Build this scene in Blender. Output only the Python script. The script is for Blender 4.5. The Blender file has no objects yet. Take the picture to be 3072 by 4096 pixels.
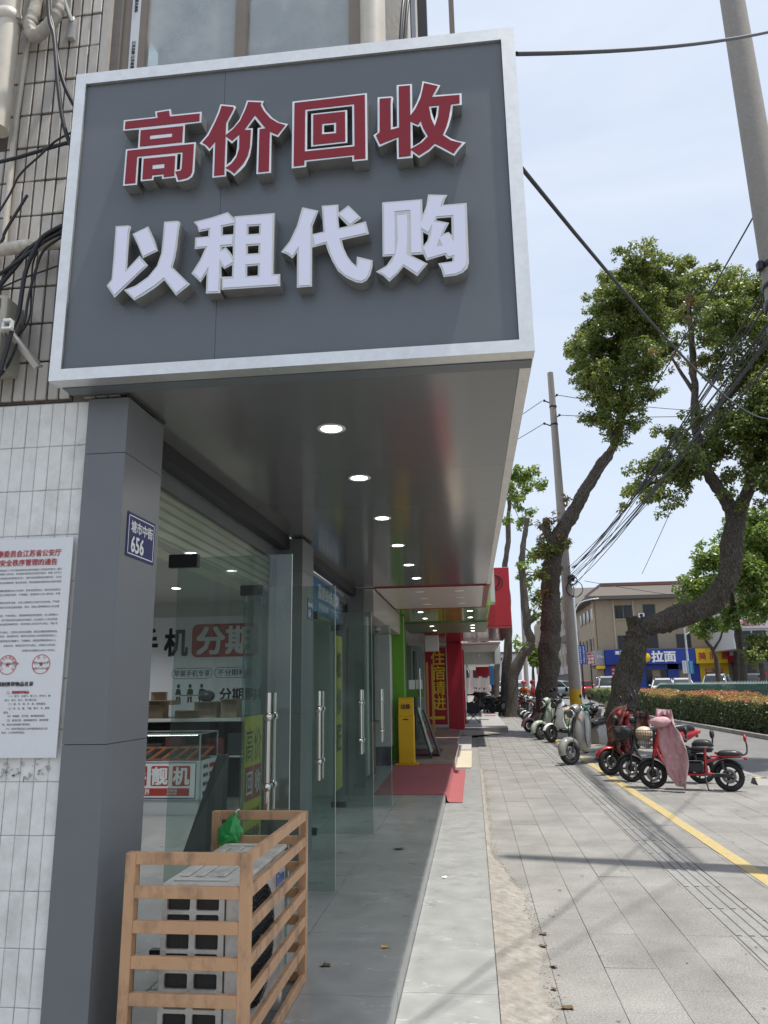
import bpy, bmesh, math, random
from mathutils import Vector, Matrix, noise as mnoise
random.seed(7)
SC = bpy.context.scene
COL = SC.collection
R = math.radians

# ------------------------------------------------------------------ camera
CAM_H = 1.55
cam = bpy.data.cameras.new('camera')
cam_o = bpy.data.objects.new('camera', cam)
COL.objects.link(cam_o)
PITCH, YAW, ROLL = 0.228911641, -0.111181468, -0.0155045097
fwd = Vector((math.sin(YAW) * math.cos(PITCH), math.cos(YAW) * math.cos(PITCH), math.sin(PITCH)))
rgt0 = Vector((math.cos(YAW), -math.sin(YAW), 0))
up0 = rgt0.cross(fwd)
rgt = rgt0 * math.cos(ROLL) + up0 * math.sin(ROLL)
upv = up0 * math.cos(ROLL) - rgt0 * math.sin(ROLL)
cam_o.matrix_world = Matrix((
    (rgt.x, upv.x, -fwd.x, 0), (rgt.y, upv.y, -fwd.y, 0), (rgt.z, upv.z, -fwd.z, CAM_H), (0, 0, 0, 1)))
cam.sensor_fit = 'VERTICAL'
cam.angle = R(68.4603)
cam.clip_start = 0.05
cam.clip_end = 3000
SC.camera = cam_o

# ------------------------------------------------------------------ light
SUN_DIR = Vector((0.263, -0.06, 1.0)).normalized()      # towards the sun
SUN_EL = math.asin(SUN_DIR.z)
SUN_AZ = math.atan2(SUN_DIR.x, SUN_DIR.y)
SKY_STRENGTH = 0.128
w = bpy.data.worlds.new('World')
SC.world = w
w.use_nodes = True
nt = w.node_tree
nt.nodes.clear()
wo = nt.nodes.new('ShaderNodeOutputWorld')
bg = nt.nodes.new('ShaderNodeBackground')
bg.inputs['Strength'].default_value = SKY_STRENGTH
sky = nt.nodes.new('ShaderNodeTexSky')
sky.sky_type = 'NISHITA'
sky.sun_disc = False
sky.sun_elevation = SUN_EL
sky.sun_rotation = SUN_AZ
sky.air_density = 1.0
sky.dust_density = 1.5
sky.ozone_density = 1.0
tc = nt.nodes.new('ShaderNodeTexCoord')
mp = nt.nodes.new('ShaderNodeMapping')
mp.inputs['Scale'].default_value = (1.0, 1.0, 3.2)
nz = nt.nodes.new('ShaderNodeTexNoise')
nz.inputs['Scale'].default_value = 2.2
nz.inputs['Detail'].default_value = 7
nz.inputs['Roughness'].default_value = 0.55
nz.inputs['Distortion'].default_value = 0.6
rp = nt.nodes.new('ShaderNodeValToRGB')
rp.color_ramp.elements[0].position = 0.30
rp.color_ramp.elements[0].color = (0.62, 0.62, 0.62, 1)
rp.color_ramp.elements[1].position = 0.74
rp.color_ramp.elements[1].color = (0.95, 0.95, 0.95, 1)
mx = nt.nodes.new('ShaderNodeMixRGB')
mx.inputs['Color2'].default_value = (4.15, 4.55, 5.2, 1)      # thin high cloud veil
nt.links.new(tc.outputs['Generated'], mp.inputs['Vector'])
nt.links.new(mp.outputs['Vector'], nz.inputs['Vector'])
nt.links.new(nz.outputs['Fac'], rp.inputs['Fac'])
nt.links.new(rp.outputs['Color'], mx.inputs['Fac'])
nt.links.new(sky.outputs['Color'], mx.inputs['Color1'])
nt.links.new(mx.outputs['Color'], bg.inputs['Color'])
nt.links.new(bg.outputs['Background'], wo.inputs['Surface'])

sun = bpy.data.lights.new('sun', 'SUN')
sun.energy = 3.4
sun.angle = R(1.0)
sun.color = (1.0, 0.955, 0.88)
sun_o = bpy.data.objects.new('sun', sun)
COL.objects.link(sun_o)
sun_o.rotation_euler = (-SUN_DIR).to_track_quat('-Z', 'Y').to_euler()

SC.view_settings.view_transform = 'Standard'
SC.view_settings.look = 'None'
SC.view_settings.gamma = 1.0
SC.view_settings.use_curve_mapping = False
SC.view_settings.exposure = 0.62
SC.render.engine = 'CYCLES'
SC.cycles.max_bounces = 8
SC.cycles.transparent_max_bounces = 24
SC.cycles.use_denoising = True
SC.cycles.caustics_reflective = False
SC.cycles.caustics_refractive = False
SC.cycles.sample_clamp_indirect = 6

# ------------------------------------------------------------------ materials
MATS = {}
def srgb(r, g, b):
    f = lambda c: (c / 255 / 12.92) if c / 255 <= 0.04045 else ((c / 255 + 0.055) / 1.055) ** 2.4
    return (f(r), f(g), f(b))
def _n(t, kind, **kw):
    n = t.nodes.new(kind)
    for k, v in kw.items():
        n.inputs[k.replace('_', ' ')].default_value = v
    return n
def M(name, col=(0.5, 0.5, 0.5), rough=0.6, metal=0.0, var=0.0, vs=8.0, bump=0.0, bs=60.0, spec=0.5,
      emit=0.0, dirt=None, dirt_amt=0.5, ds=2.5, rand=0.0, coat=0.0, stretch=(1, 1, 1), trans=0.0, rvar=0.0,
      sss=0.0, obj_space=False, double=None):
    """Principled material: base colour, two scales of noise variation, shaped dirt, per-object tint, fine relief."""
    if name in MATS: return MATS[name]
    m = bpy.data.materials.new(name); MATS[name] = m
    m.use_nodes = True
    t = m.node_tree
    p = t.nodes['Principled BSDF']
    p.inputs['Base Color'].default_value = (*col, 1)
    p.inputs['Roughness'].default_value = rough
    p.inputs['Metallic'].default_value = metal
    p.inputs['Specular IOR Level'].default_value = spec
    p.inputs['Coat Weight'].default_value = coat
    p.inputs['Transmission Weight'].default_value = trans
    if emit:
        p.inputs['Emission Color'].default_value = (*col, 1)
        p.inputs['Emission Strength'].default_value = emit
    L = t.links.new
    vec = None
    if var or bump or dirt or rvar:
        if obj_space:
            g = t.nodes.new('ShaderNodeTexCoord'); src = g.outputs['Object']
        else:
            g = t.nodes.new('ShaderNodeNewGeometry'); src = g.outputs['Position']
        mpn = t.nodes.new('ShaderNodeMapping'); mpn.inputs['Scale'].default_value = stretch
        L(src, mpn.inputs['Vector']); vec = mpn.outputs['Vector']
    out = None
    if var:
        n1 = _n(t, 'ShaderNodeTexNoise', Scale=vs, Detail=6.0, Roughness=0.65)
        L(vec, n1.inputs['Vector'])
        r1 = t.nodes.new('ShaderNodeValToRGB')
        r1.color_ramp.elements[0].position = 0.28
        r1.color_ramp.elements[1].position = 0.72
        lo = [max(0, c * (1 - var)) for c in col]; hi = [min(1, c * (1 + var)) for c in col]
        r1.color_ramp.elements[0].color = (*lo, 1); r1.color_ramp.elements[1].color = (*hi, 1)
        L(n1.outputs['Fac'], r1.inputs['Fac']); out = r1.outputs['Color']
    if rand:
        oi = t.nodes.new('ShaderNodeObjectInfo')
        mr = t.nodes.new('ShaderNodeMapRange')
        mr.inputs['To Min'].default_value = 1 - rand; mr.inputs['To Max'].default_value = 1 + rand
        L(oi.outputs['Random'], mr.inputs['Value'])
        hs = t.nodes.new('ShaderNodeHueSaturation')
        L(mr.outputs['Result'], hs.inputs['Value'])
        if out: L(out, hs.inputs['Color'])
        else: hs.inputs['Color'].default_value = (*col, 1)
        out = hs.outputs['Color']
    if dirt:
        n2 = _n(t, 'ShaderNodeTexNoise', Scale=ds, Detail=9.0, Roughness=0.72)
        L(vec, n2.inputs['Vector'])
        r2 = t.nodes.new('ShaderNodeValToRGB')
        r2.color_ramp.elements[0].position = 0.48; r2.color_ramp.elements[0].color = (0, 0, 0, 1)
        r2.color_ramp.elements[1].position = 0.75; r2.color_ramp.elements[1].color = (dirt_amt,) * 3 + (1,)
        L(n2.outputs['Fac'], r2.inputs['Fac'])
        mxn = t.nodes.new('ShaderNodeMixRGB')
        L(r2.outputs['Color'], mxn.inputs['Fac'])
        if out: L(out, mxn.inputs['Color1'])
        else: mxn.inputs['Color1'].default_value = (*col, 1)
        mxn.inputs['Color2'].default_value = (*dirt, 1)
        out = mxn.outputs['Color']
    if out: L(out, p.inputs['Base Color'])
    if bump:
        n3 = _n(t, 'ShaderNodeTexNoise', Scale=bs, Detail=5.0, Roughness=0.6)
        L(vec, n3.inputs['Vector'])
        b = t.nodes.new('ShaderNodeBump'); b.inputs['Strength'].default_value = bump
        b.inputs['Distance'].default_value = 0.01
        L(n3.outputs['Fac'], b.inputs['Height']); L(b.outputs['Normal'], p.inputs['Normal'])
    if rvar:
        n4 = _n(t, 'ShaderNodeTexNoise', Scale=vs * 0.7, Detail=4.0)
        L(vec, n4.inputs['Vector'])
        mr2 = t.nodes.new('ShaderNodeMapRange')
        mr2.inputs['To Min'].default_value = max(0.02, rough - rvar); mr2.inputs['To Max'].default_value = min(1, rough + rvar)
        L(n4.outputs['Fac'], mr2.inputs['Value']); L(mr2.outputs['Result'], p.inputs['Roughness'])
    return m

def glass_mat(name, tint, refl=1.0, rough=0.0, ior=1.5, dirty_haze=0.0):
    """Thin architectural glass: tinted see-through sheet with Fresnel mirror reflection."""
    if name in MATS: return MATS[name]
    m = bpy.data.materials.new(name); MATS[name] = m
    m.use_nodes = True; t = m.node_tree; t.nodes.clear(); L = t.links.new
    o = t.nodes.new('ShaderNodeOutputMaterial')
    tr = t.nodes.new('ShaderNodeBsdfTransparent'); tr.inputs['Color'].default_value = (*tint, 1)
    gl = t.nodes.new('ShaderNodeBsdfGlossy'); gl.inputs['Roughness'].default_value = rough
    gl.inputs['Color'].default_value = (refl, refl, refl, 1)
    f0 = ((ior - 1) / (ior + 1)) ** 2       # Schlick reflectance, the same from both sides of the sheet
    lw = t.nodes.new('ShaderNodeLayerWeight'); lw.inputs['Blend'].default_value = .5
    pw5 = t.nodes.new('ShaderNodeMath'); pw5.operation = 'POWER'; pw5.inputs[1].default_value = 5.0; L(lw.outputs['Facing'], pw5.inputs[0])
    fr = t.nodes.new('ShaderNodeMapRange'); fr.inputs['To Min'].default_value = f0; fr.inputs['To Max'].default_value = 1.0; L(pw5.outputs[0], fr.inputs['Value'])
    mxs = t.nodes.new('ShaderNodeMixShader')
    L(fr.outputs['Result'], mxs.inputs['Fac']); L(tr.outputs['BSDF'], mxs.inputs[1]); L(gl.outputs['BSDF'], mxs.inputs[2])
    last = mxs.outputs['Shader']
    if dirty_haze:  # pale diffuse film, for grime and for sky brightness painted onto glass
        df = t.nodes.new('ShaderNodeBsdfDiffuse'); df.inputs['Color'].default_value = (0.55, 0.57, 0.56, 1)
        g = t.nodes.new('ShaderNodeNewGeometry')
        n = _n(t, 'ShaderNodeTexNoise', Scale=4.0, Detail=8.0)
        L(g.outputs['Position'], n.inputs['Vector'])
        mr = t.nodes.new('ShaderNodeMapRange'); mr.inputs['From Min'].default_value = 0.35; mr.inputs['From Max'].default_value = 0.8
        mr.inputs['To Min'].default_value = dirty_haze * 0.4; mr.inputs['To Max'].default_value = dirty_haze * 1.6
        L(n.outputs['Fac'], mr.inputs['Value'])
        m2 = t.nodes.new('ShaderNodeMixShader')
        L(mr.outputs['Result'], m2.inputs['Fac']); L(last, m2.inputs[1]); L(df.outputs['BSDF'], m2.inputs[2])
        last = m2.outputs['Shader']
    L(last, o.inputs['Surface'])
    return m

# ------------------------------------------------------------------ mesh helpers
class MB:
    """Collects simple shapes; build() links them as ONE mesh object."""
    def __init__(s): s.v = []; s.f = []; s.sm = []
    def add(s, vs, fs, smooth=False):
        o = len(s.v); s.v.extend(Vector(v) for v in vs)
        for f in fs: s.f.append(tuple(o + i for i in f)); s.sm.append(smooth)
        return s
    def box(s, x0, x1, y0, y1, z0, z1, ch=0.0):
        if x0 > x1: x0, x1 = x1, x0
        if y0 > y1: y0, y1 = y1, y0
        if z0 > z1: z0, z1 = z1, z0
        if ch <= 0:
            vs = [(x, y, z) for z in (z0, z1) for y in (y0, y1) for x in (x0, x1)]
            return s.add(vs, [(0, 2, 3, 1), (4, 5, 7, 6), (0, 1, 5, 4), (2, 6, 7, 3), (0, 4, 6, 2), (1, 3, 7, 5)])
        ch = min(ch, (x1 - x0) * .45, (y1 - y0) * .45, (z1 - z0) * .45)
        X = (x0, x1); Y = (y0, y1); Z = (z0, z1); vs = []; idx = {}
        sg = (1, -1)
        for i in (0, 1):
            for j in (0, 1):
                for k in (0, 1):
                    c = (X[i], Y[j], Z[k]); d = (sg[i] * ch, sg[j] * ch, sg[k] * ch)
                    for a in range(3):
                        q = [c[n] + (0 if n == a else d[n]) for n in range(3)]
                        idx[(i, j, k, a)] = len(vs); vs.append(q)
        fs = []
        for a in range(3):
            b, c = [n for n in range(3) if n != a]
            for e in (0, 1):
                q = []
                for (u, w_) in ((0, 0), (1, 0), (1, 1), (0, 1)):
                    t = [0, 0, 0]; t[a] = e; t[b] = u; t[c] = w_
                    q.append(idx[(t[0], t[1], t[2], a)])
                fs.append(tuple(q))
        for a in range(3):            # edges along axis a
            b, c = [n for n in range(3) if n != a]
            for u in (0, 1):
                for w_ in (0, 1):
                    t0 = [0, 0, 0]; t1 = [0, 0, 0]; t0[a] = 0; t1[a] = 1
                    for t in (t0, t1): t[b] = u; t[c] = w_
                    fs.append((idx[(*t0, b)], idx[(*t1, b)], idx[(*t1, c)], idx[(*t0, c)]))
        for i in (0, 1):
            for j in (0, 1):
                for k in (0, 1):
                    fs.append((idx[(i, j, k, 0)], idx[(i, j, k, 1)], idx[(i, j, k, 2)]))
        return s.add(vs, fs)
    def quad(s, a, b, c, d): return s.add([a, b, c, d], [(0, 1, 2, 3)])
    def tube(s, pts, rad, n=8, caps=True, smooth=True, flat=1.0):
        pts = [Vector(p) for p in pts]
        if not hasattr(rad, '__len__'): rad = [rad] * len(pts)
        rings = []; prev = None
        for i, p in enumerate(pts):
            a = pts[max(0, i - 1)]; b = pts[min(len(pts) - 1, i + 1)]
            d = (b - a)
            if d.length < 1e-9: d = Vector((0, 0, 1))
            d.normalize()
            if prev is None:
                u = d.cross(Vector((0, 0, 1)))
                if u.length < 1e-3: u = d.cross(Vector((0, 1, 0)))
            else:
                u = prev - d * prev.dot(d)
                if u.length < 1e-6: u = d.cross(Vector((0, 0, 1)))
            u.normalize(); prev = u; w_ = d.cross(u)
            rings.append([p + (u * math.cos(2 * math.pi * k / n) + w_ * math.sin(2 * math.pi * k / n) * flat) * rad[i] for k in range(n)])
        vs = [v for r in rings for v in r]; fs = []
        for i in range(len(pts) - 1):
            for k in range(n):
                k2 = (k + 1) % n
                fs.append((i * n + k, i * n + k2, (i + 1) * n + k2, (i + 1) * n + k))
        s.add(vs, fs, smooth)
        if caps:
            s.add(rings[0][::-1], [tuple(range(n))]); s.add(rings[-1], [tuple(range(n))])
        return s
    def cyl(s, p0, p1, r0, r1=None, n=12, caps=True): return s.tube([p0, p1], [r0, r0 if r1 is None else r1], n, caps)
    def lathe(s, prof, origin=(0, 0, 0), axis='Z', n=16, smooth=True, closed=False):
        o = Vector(origin); vs = []
        for (r, h) in prof:
            for k in range(n):
                a = 2 * math.pi * k / n; c, d = r * math.cos(a), r * math.sin(a)
                vs.append(o + Vector({'Z': (c, d, h), 'Y': (c, h, d), 'X': (h, c, d)}[axis]))
        fs = []; m = len(prof)
        for i in range(m - 1 + (1 if closed else 0)):
            i2 = (i + 1) % m
            for k in range(n):
                k2 = (k + 1) % n
                fs.append((i * n + k, i * n + k2, i2 * n + k2, i2 * n + k))
        return s.add(vs, fs, smooth)
    def torus(s, c, R_, r, axis='Y', n=24, m=10, squash=1.0):
        prof = [(R_ + r * math.cos(2 * math.pi * j / m), r * squash * math.sin(2 * math.pi * j / m)) for j in range(m)]
        return s.lathe(prof, c, axis, n, True, True)
    def ball(s, c, r, n=10, m=8, sc=(1, 1, 1)):
        c = Vector(c); vs = []; fs = []
        for i in range(m + 1):
            t = math.pi * i / m
            for k in range(n):
                a = 2 * math.pi * k / n
                vs.append(c + Vector((r * sc[0] * math.sin(t) * math.cos(a), r * sc[1] * math.sin(t) * math.sin(a), r * sc[2] * math.cos(t))))
        for i in range(m):
            for k in range(n):
                k2 = (k + 1) % n
                fs.append((i * n + k, (i + 1) * n + k, (i + 1) * n + k2, i * n + k2))
        return s.add(vs, fs, True)
    def prism(s, poly, axis, a0, a1, smooth=False):
        """polygon in the plane normal to axis ('X': (y,z), 'Y': (x,z), 'Z': (x,y)), extruded a0..a1"""
        f = {'X': lambda p, a: (a, p[0], p[1]), 'Y': lambda p, a: (p[0], a, p[1]), 'Z': lambda p, a: (p[0], p[1], a)}[axis]
        n = len(poly); vs = [f(p, a0) for p in poly] + [f(p, a1) for p in poly]
        fs = [(i, (i + 1) % n, n + (i + 1) % n, n + i) for i in range(n)]
        s.add(vs, fs, smooth)
        s.add([f(p, a0) for p in poly], [tuple(range(n))[::-1]]); s.add([f(p, a1) for p in poly], [tuple(range(n))])
        return s
    def loft(s, sections, smooth=True, caps=True, closed=True):
        n = len(sections[0]); vs = [v for r in sections for v in r]; fs = []
        for i in range(len(sections) - 1):
            for k in range(n if closed else n - 1):
                k2 = (k + 1) % n
                fs.append((i * n + k, i * n + k2, (i + 1) * n + k2, (i + 1) * n + k))
        s.add(vs, fs, smooth)
        if caps:
            s.add(sections[0][::-1], [tuple(range(n))]); s.add(sections[-1], [tuple(range(n))])
        return s
    def jitter(s, amt, sc=8.0):
        for i, v in enumerate(s.v):
            s.v[i] = v + mnoise.noise_vector(v * sc) * amt
        return s
    def mesh(s, name, off=None):
        me = bpy.data.meshes.new(name)
        off = Vector(off) if off is not None else Vector((0, 0, 0))
        me.from_pydata([v - off for v in s.v], [], s.f)
        me.polygons.foreach_set('use_smooth', s.sm)
        bm = bmesh.new(); bm.from_mesh(me)
        bmesh.ops.recalc_face_normals(bm, faces=bm.faces)
        bm.to_mesh(me); bm.free()
        return me

def wloc(o):
    p = Vector((0, 0, 0))
    while o is not None: p += Vector(o.location); o = o.parent
    return p
def tag(o, label=None, cat=None, group=None, kind=None):
    if label: o['label'] = label
    if cat: o['category'] = cat
    if group: o['group'] = group
    if kind: o['kind'] = kind
    return o
def link(name, me, mat=None, parent=None, loc=(0, 0, 0), rot=(0, 0, 0)):
    o = bpy.data.objects.new(name, me); COL.objects.link(o)
    o.location = loc; o.rotation_euler = rot
    if mat is not None and not me.materials: me.materials.append(mat)
    if parent is not None: o.parent = parent
    return o
def B(name, mb, mat, parent=None, local=False, **tg):
    """build a mesh object. World coordinates unless local; a child keeps world coordinates relative to its parent."""
    if parent is not None:
        off = Vector((0, 0, 0)) if local else wloc(parent)
        o = link(name, mb.mesh(name, off), mat, parent)
    elif tg.get('base') is not None:
        b = tg.pop('base'); o = link(name, mb.mesh(name, b), mat, None, b)
    else:
        o = link(name, mb.mesh(name), mat)
    tg.pop('base', None)
    if name.endswith('lettering') and 'kind' not in tg: tg['kind'] = 'stuff'
    return tag(o, **tg)
def thing(name, label, cat, loc=(0, 0, 0), rz=0.0, group=None):
    o = bpy.data.objects.new(name, None); COL.objects.link(o)
    o.empty_display_size = 0.1
    o.location = loc; o.rotation_euler = (0, 0, rz)
    return tag(o, label, cat, group)
KIDS = None
def children(o): return [c for c in COL.objects if c.parent == o]
def copy_tree(o, parent=None, remat=None):
    c = o.copy(); COL.objects.link(c); c.parent = parent
    for ch in children(o): copy_tree(ch, c)
    return c

_textcache = {}
def text_polys(s, size=1.0, bold=0.0, extrude=0.0, align='CENTER', spacing=1.0, line=1.0):
    key = (s, bold, extrude / size, align, spacing, line)
    if key not in _textcache:
        c = bpy.data.curves.new('t', 'FONT'); c.body = s; c.size = 1.0; c.offset = bold
        c.align_x = align; c.align_y = 'CENTER'; c.extrude = extrude / size; c.resolution_u = 2
        c.space_character = spacing; c.space_line = line
        o = bpy.data.objects.new('t', c); COL.objects.link(o)
        dg = bpy.context.evaluated_depsgraph_get()
        me = bpy.data.meshes.new_from_object(o.evaluated_get(dg))
        vs = [v.co.copy() for v in me.vertices]; fs = [tuple(p.vertices) for p in me.polygons]
        bpy.data.objects.remove(o); bpy.data.curves.remove(c); bpy.data.meshes.remove(me)
        xs = [v.x for v in vs]; ys = [v.y for v in vs]
        cy = (min(ys) + max(ys)) / 2; cx = (min(xs) + max(xs)) / 2 if align == 'CENTER' else 0
        vs = [Vector((v.x - cx, v.y - cy, v.z)) for v in vs]
        _textcache[key] = (vs, fs, max(xs) - min(xs), max(ys) - min(ys))
    return _textcache[key]
def text(mb, s, at, size, right=(1, 0, 0), up=(0, 0, 1), bold=0.0, extrude=0.0, width=None, align='CENTER', spacing=1.0, shear=0.0, height=None):
    """adds flat lettering to a MB, centred on `at`, lying in the plane right x up"""
    vs, fs, w0, h0 = text_polys(s, size, 0.0, extrude, align, spacing)
    sx = sy = size
    if width: sx = width / w0
    if height: sy = height / h0
    r = Vector(right).normalized(); u = Vector(up).normalized(); n = r.cross(u)
    a = Vector(at)
    offs = [(0, 0)] if bold <= 0 else [(0, 0), (-1, -1), (1, -1), (-1, 1), (1, 1), (-1, 0), (1, 0)]     # heavier stroke: shifted copies, each a hair in front of the last
    for q, (ox, oy) in enumerate(offs):
        mb.add([a + r * ((v.x + ox * bold) * sx + v.y * sy * shear) + u * ((v.y + oy * bold) * sy) + n * (v.z * size + q * .00035) for v in vs], fs)
    return mb
FR = dict(right=(1, 0, 0), up=(0, 0, 1))          # faces the camera (-y)
ST = dict(right=(0, 1, 0), up=(0, 0, 1))          # faces the street (+x)
def rrect(x0, x1, y0, y1, r, n=4):
    p = []
    for cx, cy, a0 in ((x1 - r, y1 - r, 0), (x0 + r, y1 - r, 90), (x0 + r, y0 + r, 180), (x1 - r, y0 + r, 270)):
        for k in range(n + 1):
            a = R(a0 + 90 * k / n); p.append((cx + r * math.cos(a), cy + r * math.sin(a)))
    return p
def catenary(a, b, sag, n=16):
    a = Vector(a); b = Vector(b)
    return [a.lerp(b, i / n) - Vector((0, 0, sag * 4 * (i / n) * (1 - i / n))) for i in range(n + 1)]
def spline(pts, sub=6):
    """Catmull-Rom through the points"""
    P = [Vector(p) for p in pts]; out = []
    for i in range(len(P) - 1):
        p0 = P[max(0, i - 1)]; p1 = P[i]; p2 = P[i + 1]; p3 = P[min(len(P) - 1, i + 2)]
        for k in range(sub):
            t = k / sub
            out.append(0.5 * ((2 * p1) + (p2 - p0) * t + (2 * p0 - 5 * p1 + 4 * p2 - p3) * t * t + (3 * p1 - p0 - 3 * p2 + p3) * t ** 3))
    out.append(P[-1]); return out
def poly_mesh(polys, depth):
    """filled 2D outline with holes, extruded both ways by depth/2 (local XY)"""
    c = bpy.data.curves.new('p', 'CURVE'); c.dimensions = '2D'; c.fill_mode = 'BOTH'; c.extrude = depth / 2
    for pl in polys:
        sp = c.splines.new('POLY'); sp.points.add(len(pl) - 1)
        for i, p in enumerate(pl): sp.points[i].co = (p[0], p[1], 0, 1)
        sp.use_cyclic_u = True
    o = bpy.data.objects.new('p', c); COL.objects.link(o)
    dg = bpy.context.evaluated_depsgraph_get()
    me = bpy.data.meshes.new_from_object(o.evaluated_get(dg))
    r = ([v.co.copy() for v in me.vertices], [tuple(p.vertices) for p in me.polygons])
    bpy.data.objects.remove(o); bpy.data.curves.remove(c); bpy.data.meshes.remove(me)
    return r
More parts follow.
